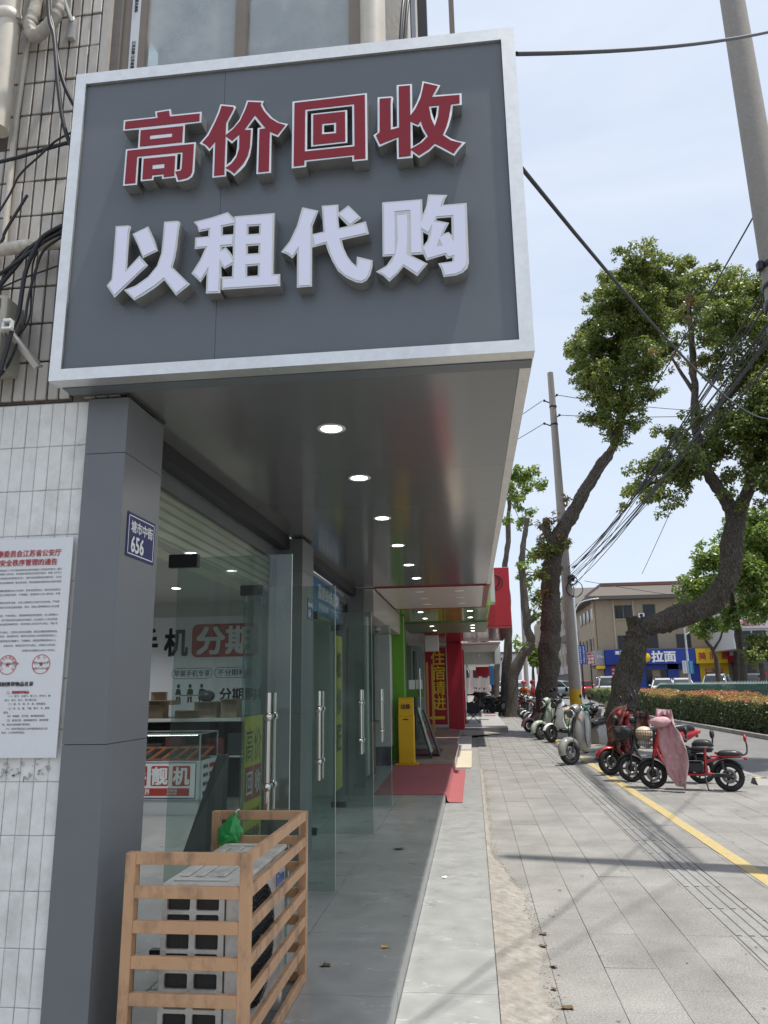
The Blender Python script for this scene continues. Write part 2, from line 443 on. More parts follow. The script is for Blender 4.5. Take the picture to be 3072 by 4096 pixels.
LETTERS = {
'gao': ([[(-14991,41244),(-13446,41254),(-13506,41548),(-12748,41597),(-12705,41270),(-11261,41280),(-11262,40700),(-12028,40690),(-12019,39686),(-11472,39690),(-11483,38129),(-11557,37904),(-11747,37759),(-12010,37712),(-12277,37714),(-12344,37938),(-12978,37930),(-12980,38080),(-13370,38079),(-13372,37911),(-13976,37910),(-13991,39142),(-14137,39139),(-14140,37752),(-14800,37756),(-14786,39662),(-14209,39664),(-14216,40660),(-14986,40675)],[(-12313,39148),(-12149,39146),(-12161,38339),(-12313,38323)]],
  [[[(-14901,41152),(-13349,41172),(-13405,41461),(-12824,41508),(-12769,41180),(-11351,41180),(-11351,40784),(-14901,40756)]],[[(-14131,40596),(-12110,40596),(-12113,39750),(-14121,39735)],[(-13670,40278),(-12612,40280),(-12613,40075),(-13666,40062)]],[[(-14702,39573),(-11553,39594),(-11569,38169),(-11645,37975),(-11821,37854),(-12211,37794),(-12293,38041),(-12373,38230),(-12135,38258),(-12069,38345),(-12068,39223),(-14219,39214),(-14219,37841),(-14718,37844)]],[[(-13894,39059),(-12408,39060),(-12405,38021),(-12897,38009),(-12900,38165),(-13452,38165),(-13462,37995),(-13896,37998)],[(-13460,38702),(-12892,38705),(-12893,38471),(-13461,38473)]]]),
'jia': ([[(-10390,41580),(-9747,41434),(-9674,41384),(-9652,41307),(-9763,41040),(-10000,40538),(-9991,40076),(-9739,40286),(-9470,40670),(-9261,41223),(-9145,41639),(-8354,41514),(-8415,41334),(-8244,40978),(-7929,40559),(-7620,40302),(-7208,40167),(-7654,39534),(-7960,39694),(-7953,37733),(-8614,37730),(-8607,40112),(-8421,40123),(-8754,40621),(-9082,40143),(-8834,40128),(-8859,39243),(-8941,38690),(-9123,38244),(-9336,37989),(-9632,37736),(-9804,37929),(-9997,38057),(-9992,37763),(-10629,37751),(-10648,39357),(-10816,39139),(-11044,39431),(-11297,39601),(-10969,40009),(-10656,40708),(-10502,41141)],[(-9999,39649),(-9782,39430),(-9530,39661),(-9538,39191),(-9582,38820),(-9795,38500),(-9998,38341)]],
  [[[(-10329,41476),(-9772,41347),(-9756,41264),(-10085,40548),(-10086,39886),(-10078,37849),(-10549,37835),(-10559,39616),(-10819,39281),(-10976,39471),(-11165,39618),(-10882,39968),(-10571,40699),(-10429,41084)]],[[(-9086,41542),(-8464,41437),(-8504,41329),(-8328,40956),(-8041,40556),(-7702,40280),(-7340,40113),(-7691,39642),(-8041,39860),(-8042,37819),(-8529,37820),(-8522,40030),(-8239,40039),(-8758,40797),(-9234,40065),(-8915,40042),(-8940,39189),(-9025,38730),(-9235,38318),(-9630,37859),(-9821,38039),(-10029,38190),(-9763,38373),(-9551,38692),(-9438,39117),(-9447,39873),(-9781,39569),(-10072,39822),(-10075,39895),(-9736,40190),(-9439,40571),(-9202,41152)]]]),
'hui': ([[(-7029,41327),(-3633,41380),(-3633,37931),(-4315,37930),(-4314,38170),(-6359,38134),(-6368,37869),(-7018,37860)],[(-6340,40743),(-4305,40777),(-4297,38759),(-6337,38741)],[(-6159,40579),(-4529,40598),(-4530,38902),(-6150,38873)],[(-5573,39908),(-5123,39911),(-5123,39530),(-5577,39540)]],
  [[[(-6931,41235),(-3724,41289),(-3726,38017),(-4232,38018),(-4231,38241),(-6446,38214),(-6452,37961),(-6932,37949)],[(-6434,40836),(-4214,40864),(-4209,38673),(-6429,38649)]],[[(-6068,40499),(-4624,40514),(-4616,38979),(-6064,38959)],[(-5663,40003),(-5028,40004),(-5029,39436),(-5667,39444)]]]),
'shou': ([[(-3155,41098),(-2522,41074),(-2460,41009),(-2453,40931),(-2492,40681),(-2508,39461),(-2315,39489),(-2294,41637),(-1608,41619),(-1632,40229),(-1422,40624),(-1236,41143),(-1135,41709),(-354,41393),(-612,40906),(560,40872),(548,40277),(155,40273),(91,39814),(-55,39269),(-239,38846),(48,38602),(322,38458),(645,38358),(334,38019),(128,37735),(-307,38055),(-682,38333),(-923,38089),(-1389,37798),(-1655,38053),(-1661,37833),(-2347,37840),(-2347,38848),(-3123,38537),(-3368,39158),(-3179,39276)],[(-1635,39512),(-1382,39368),(-1296,39425),(-1204,39134),(-1070,38856),(-1332,38573),(-1647,38401)],[(-802,40277),(-537,40280),(-586,39892),(-666,39595),(-755,39944)]],
  [[[(-3066,41003),(-2553,40986),(-2578,40691),(-2590,39344),(-2228,39413),(-2203,41547),(-1697,41538),(-1715,39977),(-1487,40296),(-1244,40839),(-1072,41588),(-470,41356),(-758,40816),(466,40789),(458,40364),(81,40348),(-25,39728),(-155,39247),(-338,38824),(16,38508),(471,38329),(267,38091),(105,37850),(-303,38169),(-687,38444),(-948,38189),(-1391,37912),(-1736,38241),(-1748,37940),(-2266,37929),(-2260,38937),(-3087,38665),(-3259,39122),(-3090,39266)],[(-1722,39672),(-1394,39469),(-1275,39654),(-1172,39262),(-972,38828),(-1248,38547),(-1741,38274)],[(-894,40361),(-444,40359),(-504,39816),(-669,39315),(-805,39717)]]]),
'yi': ([[(-15008,35723),(-14416,35707),(-14310,35659),(-14275,35577),(-14332,35313),(-14334,33533),(-13792,34153),(-13375,33637),(-13766,33255),(-14808,32189),(-15220,32807),(-15016,33097),(-15002,34148)],[(-14196,35259),(-13483,35577),(-13166,34893),(-12965,34308),(-13638,34009),(-13911,34677)],[(-12761,35738),(-12164,35730),(-12039,35671),(-12005,35573),(-12051,35200),(-12098,34393),(-12159,33873),(-12252,33451),(-11421,32561),(-12027,32073),(-12593,32853),(-13003,32507),(-13473,32211),(-13903,31995),(-14419,32535),(-13904,32701),(-13352,33083),(-12977,33573),(-12808,34176),(-12777,34952)]],
  [[[(-14928,35636),(-14366,35617),(-14421,35321),(-14413,33330),(-13797,33998),(-13494,33632),(-14810,32341),(-15113,32814),(-14953,33031),(-14918,34203)]],[[(-14092,35228),(-13535,35468),(-13234,34805),(-13063,34353),(-13615,34106),(-13856,34735)]],[[(-12678,35651),(-12101,35629),(-12135,35145),(-12185,34401),(-12244,33849),(-12331,33427),(-11555,32572),(-12019,32202),(-12606,32985),(-13039,32631),(-13895,32094),(-14265,32486),(-13815,32648),(-13290,33017),(-12890,33566),(-12711,34261),(-12690,34944)]]]),
'zu': ([[(-11399,35604),(-10594,35751),(-9858,35949),(-9539,35591),(-9563,35706),(-7749,35703),(-7755,32742),(-7450,32731),(-7440,32163),(-10015,32186),(-10029,32744),(-10059,32747),(-10057,32043),(-10700,32065),(-10705,33030),(-10956,32623),(-11391,33081),(-11042,33684),(-10816,34264),(-11294,34246),(-11294,34821),(-10704,34829),(-10705,35133),(-11137,35072),(-11225,35364)],[(-10057,35226),(-9571,35273),(-9572,34833),(-10058,34841)],[(-10064,34228),(-9576,34252),(-9566,33766),(-9697,33986),(-9893,34228),(-10056,34144)],[(-10061,33332),(-9918,33172),(-9572,33344),(-9571,32789),(-10034,32812)],[(-8902,35142),(-8424,35137),(-8424,34759),(-8898,34766)],[(-8904,34186),(-8430,34183),(-8429,33808),(-8903,33819)],[(-8906,33211),(-8434,33219),(-8431,32745),(-8901,32748)]],
  [[[(-11260,35536),(-10562,35655),(-9868,35842),(-9533,35376),(-10144,35304),(-10138,34754),(-9610,34746),(-9620,34340),(-10143,34332),(-10145,33995),(-9889,34108),(-9529,33480),(-9907,33266),(-10141,33651),(-10155,32127),(-10615,32140),(-10621,33335),(-10962,32756),(-11272,33086),(-10932,33704),(-10707,34324),(-11203,34338),(-11212,34738),(-10626,34755),(-10621,35217),(-11071,35173)]],[[(-9476,35624),(-7836,35614),(-7829,32654),(-7529,32644),(-7536,32243),(-9942,32268),(-9950,32667),(-9485,32658)],[(-8979,35228),(-8338,35214),(-8345,34671),(-8978,34683)],[(-8989,34275),(-8344,34263),(-8339,33714),(-8980,33724)],[(-8982,33300),(-8344,33299),(-8342,32653),(-8980,32652)]]]),
'dai': ([[(-6525,35869),(-5802,35631),(-6066,34897),(-6068,34517),(-5590,34590),(-5665,35861),(-4929,35849),(-4927,35451),(-4494,35769),(-3938,35100),(-4323,34809),(-3744,34921),(-3612,34295),(-4788,34107),(-4706,33731),(-4552,33346),(-4372,33046),(-4173,32830),(-4144,33276),(-3472,33040),(-3489,32716),(-3582,32359),(-3738,32119),(-3943,32018),(-4198,32073),(-4582,32300),(-4941,32640),(-5200,33145),(-5383,33618),(-5488,33987),(-6072,33865),(-6070,32028),(-6722,32024),(-6733,33692),(-6922,33421),(-7154,33628),(-7434,33773),(-7070,34258),(-6761,34960)],[(-4938,35290),(-4520,34769),(-4899,34708)]],
  [[[(-6449,35743),(-5890,35586),(-6150,34919),(-6143,32096),(-6632,32101),(-6649,33974),(-6923,33536),(-7062,33663),(-7297,33790),(-6964,34248),(-6655,34980)]],[[(-5585,35770),(-5016,35760),(-5004,35062),(-4957,34605),(-3810,34797),(-3734,34355),(-4887,34173),(-4810,33798),(-4629,33324),(-4373,32932),(-4155,32721),(-4090,32880),(-4057,33132),(-3550,32976),(-3579,32667),(-3684,32339),(-3788,32193),(-3968,32110),(-4223,32187),(-4633,32445),(-4967,32812),(-5226,33404),(-5431,34092),(-5941,33969),(-6023,34432),(-5503,34524)]],[[(-4885,35364),(-4503,35637),(-4047,35133),(-4415,34832)]]]),
'gou': ([[(-3031,35772),(-1311,35760),(-1310,34996),(-1144,35437),(-1054,35965),(-229,35860),(-343,35666),(-433,35399),(565,35401),(549,32594),(474,32338),(284,32151),(-7,32044),(-518,32014),(-610,32400),(-733,32665),(-134,32717),(-128,32887),(-351,32832),(-437,33025),(-1217,32833),(-1333,33138),(-1860,33145),(-1155,32686),(-1611,32147),(-2177,32634),(-2423,32317),(-2780,31986),(-3036,32280),(-3341,32496),(-2896,32739),(-2615,33166),(-3050,33174)],[(-1313,34174),(-1085,34015),(-1137,33775),(-1322,33532)],[(-707,34781),(-106,34777),(-118,33931),(-250,34093),(-465,34022),(-208,34524),(-745,34691)]],
  [[[(-2950,35678),(-1389,35675),(-1410,33234),(-1839,33241),(-1815,35278),(-2502,35276),(-2531,33248),(-2968,33250)]],[[(-2397,35067),(-1977,35064),(-1996,33851),(-2046,33170),(-1275,32661),(-1610,32279),(-2175,32737),(-2476,32351),(-2778,32112),(-2956,32302),(-3173,32473),(-2897,32636),(-2653,32867),(-2484,33297),(-2393,33887)]],[[(-984,35866),(-361,35790),(-481,35557),(-556,35314),(473,35312),(451,32749),(401,32461),(208,32215),(-56,32121),(-450,32095),(-519,32363),(-609,32599),(-142,32639),(-53,32719),(-38,32982),(-290,32939),(-381,33115),(-1166,32932),(-1312,33418),(-1115,33624),(-998,33972),(-916,34520),(-1100,34146),(-1393,34383),(-1395,34610),(-1180,35105)],[(-745,34867),(-10,34858),(-35,33593),(-254,33979),(-602,33882),(-330,34481),(-851,34611)],[(-637,33790),(-502,33466),(-767,33436)]]]),
}
TREES = {
't1_trunk': [(2.19,25.2,-0.05),(2.28,25.2,0.68),(2.48,25.2,2.35),(2.63,25.2,3.78),(2.7,25.2,4.93),(2.9,25.2,6.11),(3.22,25.2,6.65),(3.66,25.2,7.3),(4.14,25.2,8.13),(4.67,25.2,8.86),(5.12,25.2,9.53),(5.51,25.2,10.81),(5.7,25.2,12.16),(6.01,25.2,13.9),(6.37,25.2,15.31)],
't1_b1': [(5.12,25.2,9.53),(4.84,25.2,11.19),(4.71,25.2,12.58)],
't1_b2': [(5.51,25.2,10.81),(6.47,25.2,12.11),(7.26,25.2,13.81)],
't1_stub': [(2.89,25.1,6.09),(2.67,25.1,6.51),(2.64,25.1,6.98)],
't1_cl': [(5.72,24.36,15.24,0.74),(6.35,23.93,15.46,0.7),(7.33,24.87,15.4,0.78),(5.18,24.1,13.91,0.81),(6.02,23.81,13.7,0.9),(4.43,24.89,13.06,0.65),(4.21,26.54,13.73,0.4),(5.18,26.16,13.62,0.78),(4.72,26.05,12.06,0.71),(4.17,24.31,11.88,0.53),(4.99,25.32,10.88,0.68),(5.14,24.49,9.82,0.56),(5.38,24.15,10.74,0.78),(6.18,23.94,11.91,0.78),(6.29,24.29,13.07,0.81),(7.85,26.57,14.83,0.81),(6.45,26.25,15.71,0.74),(5.1,26.18,14.65,0.59),(5.61,26.16,12.77,0.81),(5.65,24.22,9.94,0.47),(6.39,24.59,11.02,0.53),(5.78,25.61,14.12,0.85),(7.26,25.94,15.29,0.78),(5.37,26.33,15.65,0.56),(4.52,26.42,13.14,0.62),(4.78,23.88,11.32,0.78),(6.17,25.54,13.16,0.78),(7.16,25.75,13.02,0.71),(4.63,25.22,10.53,0.56),(5.39,24.17,14.46,0.68),(7.65,25.12,14.8,0.68),(3.91,23.89,12.71,0.47),(4.8,26.59,14.32,0.53),(8.32,26.37,15.82,0.62),(8.17,25.35,16.17,0.47),(5.78,24.56,16.44,0.37),(7.27,26.51,17.63,0.4)],
't1_red': [(3.38,25.04,7.63,0.23),(2.65,25.23,6.74,0.34),(2.51,25.21,6.3,0.25),(2.81,25.01,6.96,0.25),(2.5,24.95,4.5,0.31),(2.37,25.06,4.19,0.22),(3.06,24.96,6.23,0.18),(5.01,24.8,9.24,0.15)],
't1_grn': [(2.55,24.88,5.85,0.37),(2.67,25.19,5.35,0.34),(2.4,24.73,5.06,0.28),(3.25,24.73,6.1,0.22)],
't2_trunk': [(2.84,17.0,0.01),(2.99,17.0,0.76),(3.25,17.0,1.52),(3.54,17.0,2.29),(3.65,17.0,2.64),(4.08,17.0,2.81),(4.85,17.0,3.08),(5.36,17.0,3.38),(5.63,17.0,3.8),(5.78,17.0,4.49),(5.91,17.0,5.08)],
't2_burl': [(3.65,17.0,2.64),(3.61,17.0,2.77),(3.56,17.0,2.84)],
't2_l': [(5.91,17.0,5.08),(5.75,17.0,5.49),(5.54,17.0,5.95),(5.36,17.0,6.45),(5.29,17.0,7.25),(5.35,17.0,8.03),(5.38,17.0,8.68),(5.44,17.0,9.78),(5.47,17.0,10.5)],
't2_r': [(5.91,17.0,5.08),(6.17,17.0,5.55),(6.48,17.0,6.23),(6.82,17.0,6.87),(7.25,17.0,7.81),(7.59,17.0,8.92)],
't2_b': [(5.35,17.0,8.03),(5.13,17.0,8.51),(4.92,17.0,8.99)],
't2_b2': [(5.36,17.0,6.45),(4.86,17.0,6.29),(4.32,17.0,5.98)],
't2_b3': [(5.29,17.0,7.25),(5.82,17.0,7.67),(6.39,17.0,8.2)],
't2_cl': [(5.88,17.25,10.48,0.46),(6.07,16.56,10.21,0.52),(6.89,17.07,10.54,0.58),(7.22,16.94,9.74,0.73),(6.43,16.69,9.43,0.67),(6.32,17.99,9.97,0.52),(5.09,16.39,9.15,0.31),(6.77,16.83,8.56,0.69),(7.2,16.41,8.45,0.94),(6.37,17.27,8.66,0.48),(5.15,16.55,7.32,0.38),(4.64,16.71,6.86,0.42),(4.61,17.49,6.72,0.48),(4.05,16.64,6.11,0.46),(4.67,17.12,6.11,0.5),(3.98,17.81,5.99,0.4),(3.36,16.2,5.42,0.23),(4.07,16.12,5.4,0.42),(4.82,16.46,6.34,0.48),(5.6,17.53,6.63,0.44),(5.87,17.23,6.63,0.5),(6.06,16.47,6.92,0.59),(6.68,16.66,7.49,0.69),(5.75,16.36,5.43,0.31),(6.21,16.92,6.09,0.4),(6.34,16.09,5.64,0.52),(7.28,17.39,6.95,0.84),(5.97,17.79,7.38,0.48),(6.76,17.91,7.03,0.48),(5.0,17.47,6.03,0.31),(6.73,17.92,11.41,0.42),(5.63,16.04,9.5,0.52),(6.35,16.58,9.96,0.52),(7.44,17.93,10.85,0.52),(5.82,17.55,9.06,0.42),(6.01,16.82,8.95,0.52),(6.89,17.89,8.18,0.59),(6.18,17.24,7.52,0.52),(5.78,17.64,6.99,0.46),(4.79,16.59,6.7,0.42),(4.39,16.38,6.13,0.46),(4.03,16.89,5.86,0.4),(6.38,16.27,6.94,0.59),(6.64,16.76,6.45,0.52),(6.14,17.92,6.15,0.38),(5.05,16.66,6.07,0.38),(6.89,16.02,7.24,0.84),(6.86,16.09,6.02,0.73),(5.42,16.34,10.49,0.42),(5.52,17.57,10.31,0.42),(5.78,16.73,10.92,0.36)],
't2_red': [(5.4,16.52,10.12,0.25),(5.25,16.44,9.62,0.16),(4.99,16.79,8.89,0.2),(5.28,16.57,8.54,0.16),(4.74,16.48,8.43,0.14),(4.41,16.42,8.87,0.12)],
't3_trunk': [(15.26,46.0,2.4),(15.34,46.0,3.7),(15.29,46.0,5.3),(15.15,46.0,6.92),(14.91,46.0,8.3)],
't3_b': [(15.29,46.0,5.3),(16.02,46.0,6.62),(16.99,46.0,8.23)],
't3_cl': [(12.64,44.04,6.88,0.96),(13.82,44.54,8.24,1.13),(16.35,46.78,9.5,1.36),(16.78,44.46,9.87,1.3),(15.69,43.98,7.43,1.3),(17.65,45.96,8.47,1.42),(12.54,44.9,6.06,0.74),(15.46,48.19,7.19,1.19),(16.12,44.34,5.9,1.19),(15.0,46.13,5.32,0.85),(16.67,47.2,11.0,0.96),(18.37,45.6,10.04,1.42)],
't4_trunk': [(15.14,50.0,1.88),(15.19,50.0,2.78),(15.04,50.0,3.5),(14.69,50.0,4.08)],
't4_b': [(15.04,50.0,3.5),(15.57,50.0,4.2),(15.83,50.0,5.06)],
't4_cl': [(14.65,51.17,5.12,0.62),(14.8,49.95,5.23,0.68),(15.25,49.38,5.03,0.62),(14.52,49.79,4.44,0.49),(15.73,48.89,5.26,0.49),(15.08,49.81,5.64,0.49),(13.88,49.4,4.63,0.37)],
't5_trunk': [(15.62,44.0,1.8),(15.7,44.0,2.84),(15.62,44.0,3.59)],
't5_cl': [(15.53,44.93,3.39,0.6),(16.02,44.79,3.75,0.65),(16.02,44.0,3.08,0.65),(14.99,42.88,2.81,0.54),(14.75,43.41,2.83,0.43),(16.09,43.38,3.55,0.7)],
'l1_trunk': [(1.85,40.0,0.3),(2.04,40.0,1.79),(2.43,40.0,2.83),(2.96,40.0,3.53),(3.05,40.0,3.88),(2.91,40.0,4.59),(2.88,40.0,5.8),(2.82,40.0,7.26),(2.95,40.0,8.75),(3.28,40.0,10.25)],
'l1_b': [(2.91,40.0,4.59),(3.46,40.0,5.06),(4.06,40.0,5.28)],
'l2_trunk': [(1.63,42.0,0.36),(1.83,42.0,2.3),(2.02,42.0,4.02),(2.07,42.0,6.04),(2.01,42.0,7.84),(2.27,42.0,9.4),(2.47,42.0,11.8)],
'l3_trunk': [(1.31,50.0,0.43),(1.53,50.0,2.45),(1.81,50.0,3.32)],
'l_cl': [(2.67,40.07,12.61,0.66),(3.57,40.14,12.99,0.61),(4.23,42.18,12.72,0.56),(2.71,39.85,11.26,0.61),(2.36,39.56,11.84,0.5),(3.45,42.37,12.53,0.61),(2.37,41.21,10.55,0.45),(3.09,42.57,10.55,0.5),(3.48,40.69,10.65,0.4)],
'l_cl2': [(3.52,41.28,8.45,0.54),(3.01,40.49,7.08,0.54),(3.6,40.93,6.13,0.59),(3.28,40.78,5.13,0.49),(3.83,39.98,7.23,0.44),(2.35,38.7,3.59,0.39),(3.72,39.07,4.97,0.44),(4.15,41.2,2.96,0.34),(4.79,41.28,7.13,0.34),(5.06,41.36,6.13,0.3),(2.86,39.48,7.67,0.39)],
'far_trunk': [(6.81,90.0,2.06),(6.95,90.0,3.62)],
'far_cl': [(6.98,90.31,4.68,1.0),(6.52,90.6,5.5,0.66),(7.5,90.28,4.41,0.78),(7.07,90.63,5.75,0.66)],
}
# ------------------------------------------------------------------ ground, road, pavement
m_asph = M('asphalt', (0.17, 0.168, 0.165), 0.9, var=0.16, vs=3.0, bump=0.5, bs=220, dirt=(0.09, 0.088, 0.085), dirt_amt=0.5, ds=0.6)
m_soil = M('soil', (0.10, 0.08, 0.055), 0.95, var=0.4, vs=12, bump=0.8, bs=40)
m_conc = M('concrete', (0.27, 0.25, 0.22), 0.9, var=0.35, vs=18, bump=0.6, bs=70, dirt=(0.24, 0.20, 0.16), dirt_amt=0.6, ds=3)
m_kerb = M('kerb_stone', (0.30, 0.285, 0.26), 0.85, var=0.2, vs=6, bump=0.4, bs=60, dirt=(0.10, 0.09, 0.08), dirt_amt=0.6, ds=2.2)
m_mort = M('mortar', (0.23, 0.22, 0.20), 0.95, var=0.3, vs=14)

def granite():
    m = bpy.data.materials.new('granite_paver'); m.use_nodes = True; t = m.node_tree; L = t.links.new
    p = t.nodes['Principled BSDF']; p.inputs['Roughness'].default_value = 0.78
    g = t.nodes.new('ShaderNodeNewGeometry')
    n1 = _n(t, 'ShaderNodeTexNoise', Scale=95.0, Detail=5.0, Roughness=0.8); L(g.outputs['Position'], n1.inputs['Vector'])
    r1 = t.nodes.new('ShaderNodeValToRGB')
    r1.color_ramp.elements[0].position = 0.34; r1.color_ramp.elements[0].color = (0.15, 0.147, 0.142, 1)
    r1.color_ramp.elements[1].position = 0.66; r1.color_ramp.elements[1].color = (0.40, 0.39, 0.37, 1)
    L(n1.outputs['Fac'], r1.inputs['Fac'])
    n2 = _n(t, 'ShaderNodeTexNoise', Scale=1.3, Detail=8.0, Roughness=0.65); L(g.outputs['Position'], n2.inputs['Vector'])
    r2 = t.nodes.new('ShaderNodeValToRGB')
    r2.color_ramp.elements[0].position = 0.3; r2.color_ramp.elements[0].color = (0.60, 0.595, 0.585, 1)
    r2.color_ramp.elements[1].position = 0.7; r2.color_ramp.elements[1].color = (1.06, 1.05, 1.03, 1)
    L(n2.outputs['Fac'], r2.inputs['Fac'])
    mu = t.nodes.new('ShaderNodeMixRGB'); mu.blend_type = 'MULTIPLY'; mu.inputs['Fac'].default_value = 1
    L(r1.outputs['Color'], mu.inputs['Color1']); L(r2.outputs['Color'], mu.inputs['Color2'])
    n3 = _n(t, 'ShaderNodeTexNoise', Scale=5.5, Detail=10.0, Roughness=0.75); L(g.outputs['Position'], n3.inputs['Vector'])
    r3 = t.nodes.new('ShaderNodeValToRGB')
    r3.color_ramp.elements[0].position = 0.56; r3.color_ramp.elements[0].color = (0, 0, 0, 1)
    r3.color_ramp.elements[1].position = 0.72; r3.color_ramp.elements[1].color = (0.5, 0.5, 0.5, 1)
    L(n3.outputs['Fac'], r3.inputs['Fac'])
    m2 = t.nodes.new('ShaderNodeMixRGB'); m2.inputs['Color2'].default_value = (0.15, 0.135, 0.115, 1)
    L(r3.outputs['Color'], m2.inputs['Fac']); L(mu.outputs['Color'], m2.inputs['Color1'])
    oi = t.nodes.new('ShaderNodeObjectInfo')
    mr = t.nodes.new('ShaderNodeMapRange'); mr.inputs['To Min'].default_value = 0.95; mr.inputs['To Max'].default_value = 1.04
    L(oi.outputs['Random'], mr.inputs['Value'])
    hs = t.nodes.new('ShaderNodeHueSaturation'); L(mr.outputs['Result'], hs.inputs['Value']); L(m2.outputs['Color'], hs.inputs['Color'])
    L(hs.outputs['Color'], p.inputs['Base Color'])
    b = t.nodes.new('ShaderNodeBump'); b.inputs['Strength'].default_value = 0.35; b.inputs['Distance'].default_value = 0.004
    L(n1.outputs['Fac'], b.inputs['Height']); L(b.outputs['Normal'], p.inputs['Normal'])
    return m
m_granite = granite()

def marble(name, base, rough):
    """grey glazed floor tile with fine white diagonal veins"""
    m = bpy.data.materials.new(name); m.use_nodes = True; t = m.node_tree; L = t.links.new
    p = t.nodes['Principled BSDF']; p.inputs['Specular IOR Level'].default_value = 0.5
    g = t.nodes.new('ShaderNodeNewGeometry')
    n0 = _n(t, 'ShaderNodeTexNoise', Scale=5.0, Detail=8.0, Roughness=0.65); L(g.outputs['Position'], n0.inputs['Vector'])
    r0 = t.nodes.new('ShaderNodeValToRGB')
    r0.color_ramp.elements[0].position = 0.3; r0.color_ramp.elements[0].color = tuple(c * 0.82 for c in base) + (1,)
    r0.color_ramp.elements[1].position = 0.7; r0.color_ramp.elements[1].color = tuple(c * 1.1 for c in base) + (1,)
    L(n0.outputs['Fac'], r0.inputs['Fac'])
    # veins: distorted diagonal bands, thinned and broken up
    mpn = t.nodes.new('ShaderNodeMapping'); mpn.inputs['Rotation'].default_value = (0, 0, R(33)); mpn.inputs['Scale'].default_value = (0.9, 3.6, 1)
    L(g.outputs['Position'], mpn.inputs['Vector'])
    n1 = _n(t, 'ShaderNodeTexNoise', Scale=1.9, Detail=5.0, Roughness=0.55); L(mpn.outputs['Vector'], n1.inputs['Vector'])
    sub = t.nodes.new('ShaderNodeMath'); sub.operation = 'SUBTRACT'; sub.inputs[1].default_value = 0.5
    L(n1.outputs['Fac'], sub.inputs[0])
    ab = t.nodes.new('ShaderNodeMath'); ab.operation = 'ABSOLUTE'; L(sub.outputs[0], ab.inputs[0])
    mr = t.nodes.new('ShaderNodeMapRange'); mr.inputs['From Min'].default_value = 0.0; mr.inputs['From Max'].default_value = 0.008
    mr.inputs['To Min'].default_value = 1; mr.inputs['To Max'].default_value = 0
    L(ab.outputs[0], mr.inputs['Value'])
    n2 = _n(t, 'ShaderNodeTexNoise', Scale=3.1, Detail=3.0); L(g.outputs['Position'], n2.inputs['Vector'])
    mr2 = t.nodes.new('ShaderNodeMapRange'); mr2.inputs['From Min'].default_value = 0.46; mr2.inputs['From Max'].default_value = 0.62
    L(n2.outputs['Fac'], mr2.inputs['Value'])
    mul = t.nodes.new('ShaderNodeMath'); mul.operation = 'MULTIPLY'; L(mr.outputs['Result'], mul.inputs[0]); L(mr2.outputs['Result'], mul.inputs[1])
    mx_ = t.nodes.new('ShaderNodeMixRGB'); mx_.inputs['Color2'].default_value = (0.56, 0.57, 0.57, 1)
    L(mul.outputs[0], mx_.inputs['Fac']); L(r0.outputs['Color'], mx_.inputs['Color1'])
    # scuffs
    n3 = _n(t, 'ShaderNodeTexNoise', Scale=9.0, Detail=10.0, Roughness=0.8); L(g.outputs['Position'], n3.inputs['Vector'])
    r3 = t.nodes.new('ShaderNodeValToRGB')
    r3.color_ramp.elements[0].position = 0.63; r3.color_ramp.elements[0].color = (0, 0, 0, 1)
    r3.color_ramp.elements[1].position = 0.78; r3.color_ramp.elements[1].color = (0.55, 0.55, 0.55, 1)
    L(n3.outputs['Fac'], r3.inputs['Fac'])
    m2 = t.nodes.new('ShaderNodeMixRGB'); m2.inputs['Color2'].default_value = (0.11, 0.10, 0.09, 1)
    L(r3.outputs['Color'], m2.inputs['Fac']); L(mx_.outputs['Color'], m2.inputs['Color1'])
    L(m2.outputs['Color'], p.inputs['Base Color'])
    mr3 = t.nodes.new('ShaderNodeMapRange'); mr3.inputs['To Min'].default_value = rough - 0.08; mr3.inputs['To Max'].default_value = rough + 0.16
    L(n0.outputs['Fac'], mr3.inputs['Value']); L(mr3.outputs['Result'], p.inputs['Roughness'])
    return m
m_tilef = marble('grey_marble_tile', (0.31, 0.315, 0.305), 0.27)

G = B('ground', MB().box(-300, 300, -60, 700, -0.5, -0.10), m_asph, kind='structure')

# pavement slab and individually laid granite pavers
SW = B('pavement', MB().box(-0.6, 4.62, -6, 120, -0.3, -0.012), m_mort, kind='structure')
colsx = [0.08 + 0.294 * i for i in range(5)] + [1.87 + 0.303 * i for i in range(9)]
widths = [0.294] * 5 + [0.303] * 9
pav_meshes = {}
def paver_mesh(wd):
    if wd not in pav_meshes:
        pav_meshes[wd] = MB().box(-wd / 2 + .001, wd / 2 - .001, -.299, .299, -.03, 0, ch=.002).mesh('paver')
        pav_meshes[wd].materials.append(m_granite)
    return pav_meshes[wd]
field = MB()
for ci, (cx, wd) in enumerate(zip(colsx, widths)):
    off = 0.3 if ci % 2 else 0.0
    k = 0
    y = -6 + off
    while y < 118:
        yc = y + 0.3
        if 3.3 <= yc <= 15.0:
            o = link('paver', paver_mesh(wd), None, SW, (cx + wd / 2, yc, random.uniform(-.0018, .0018)),
                     (random.uniform(-.0025, .0025), random.uniform(-.003, .003), 0))
        else:
            dz = random.uniform(-.0018, .0018)
            field.box(cx + .003, cx + wd - .003, y + .003, y + .597, -.03, dz)
        y += 0.6
B('paver_field', field, m_granite, SW, kind='stuff')
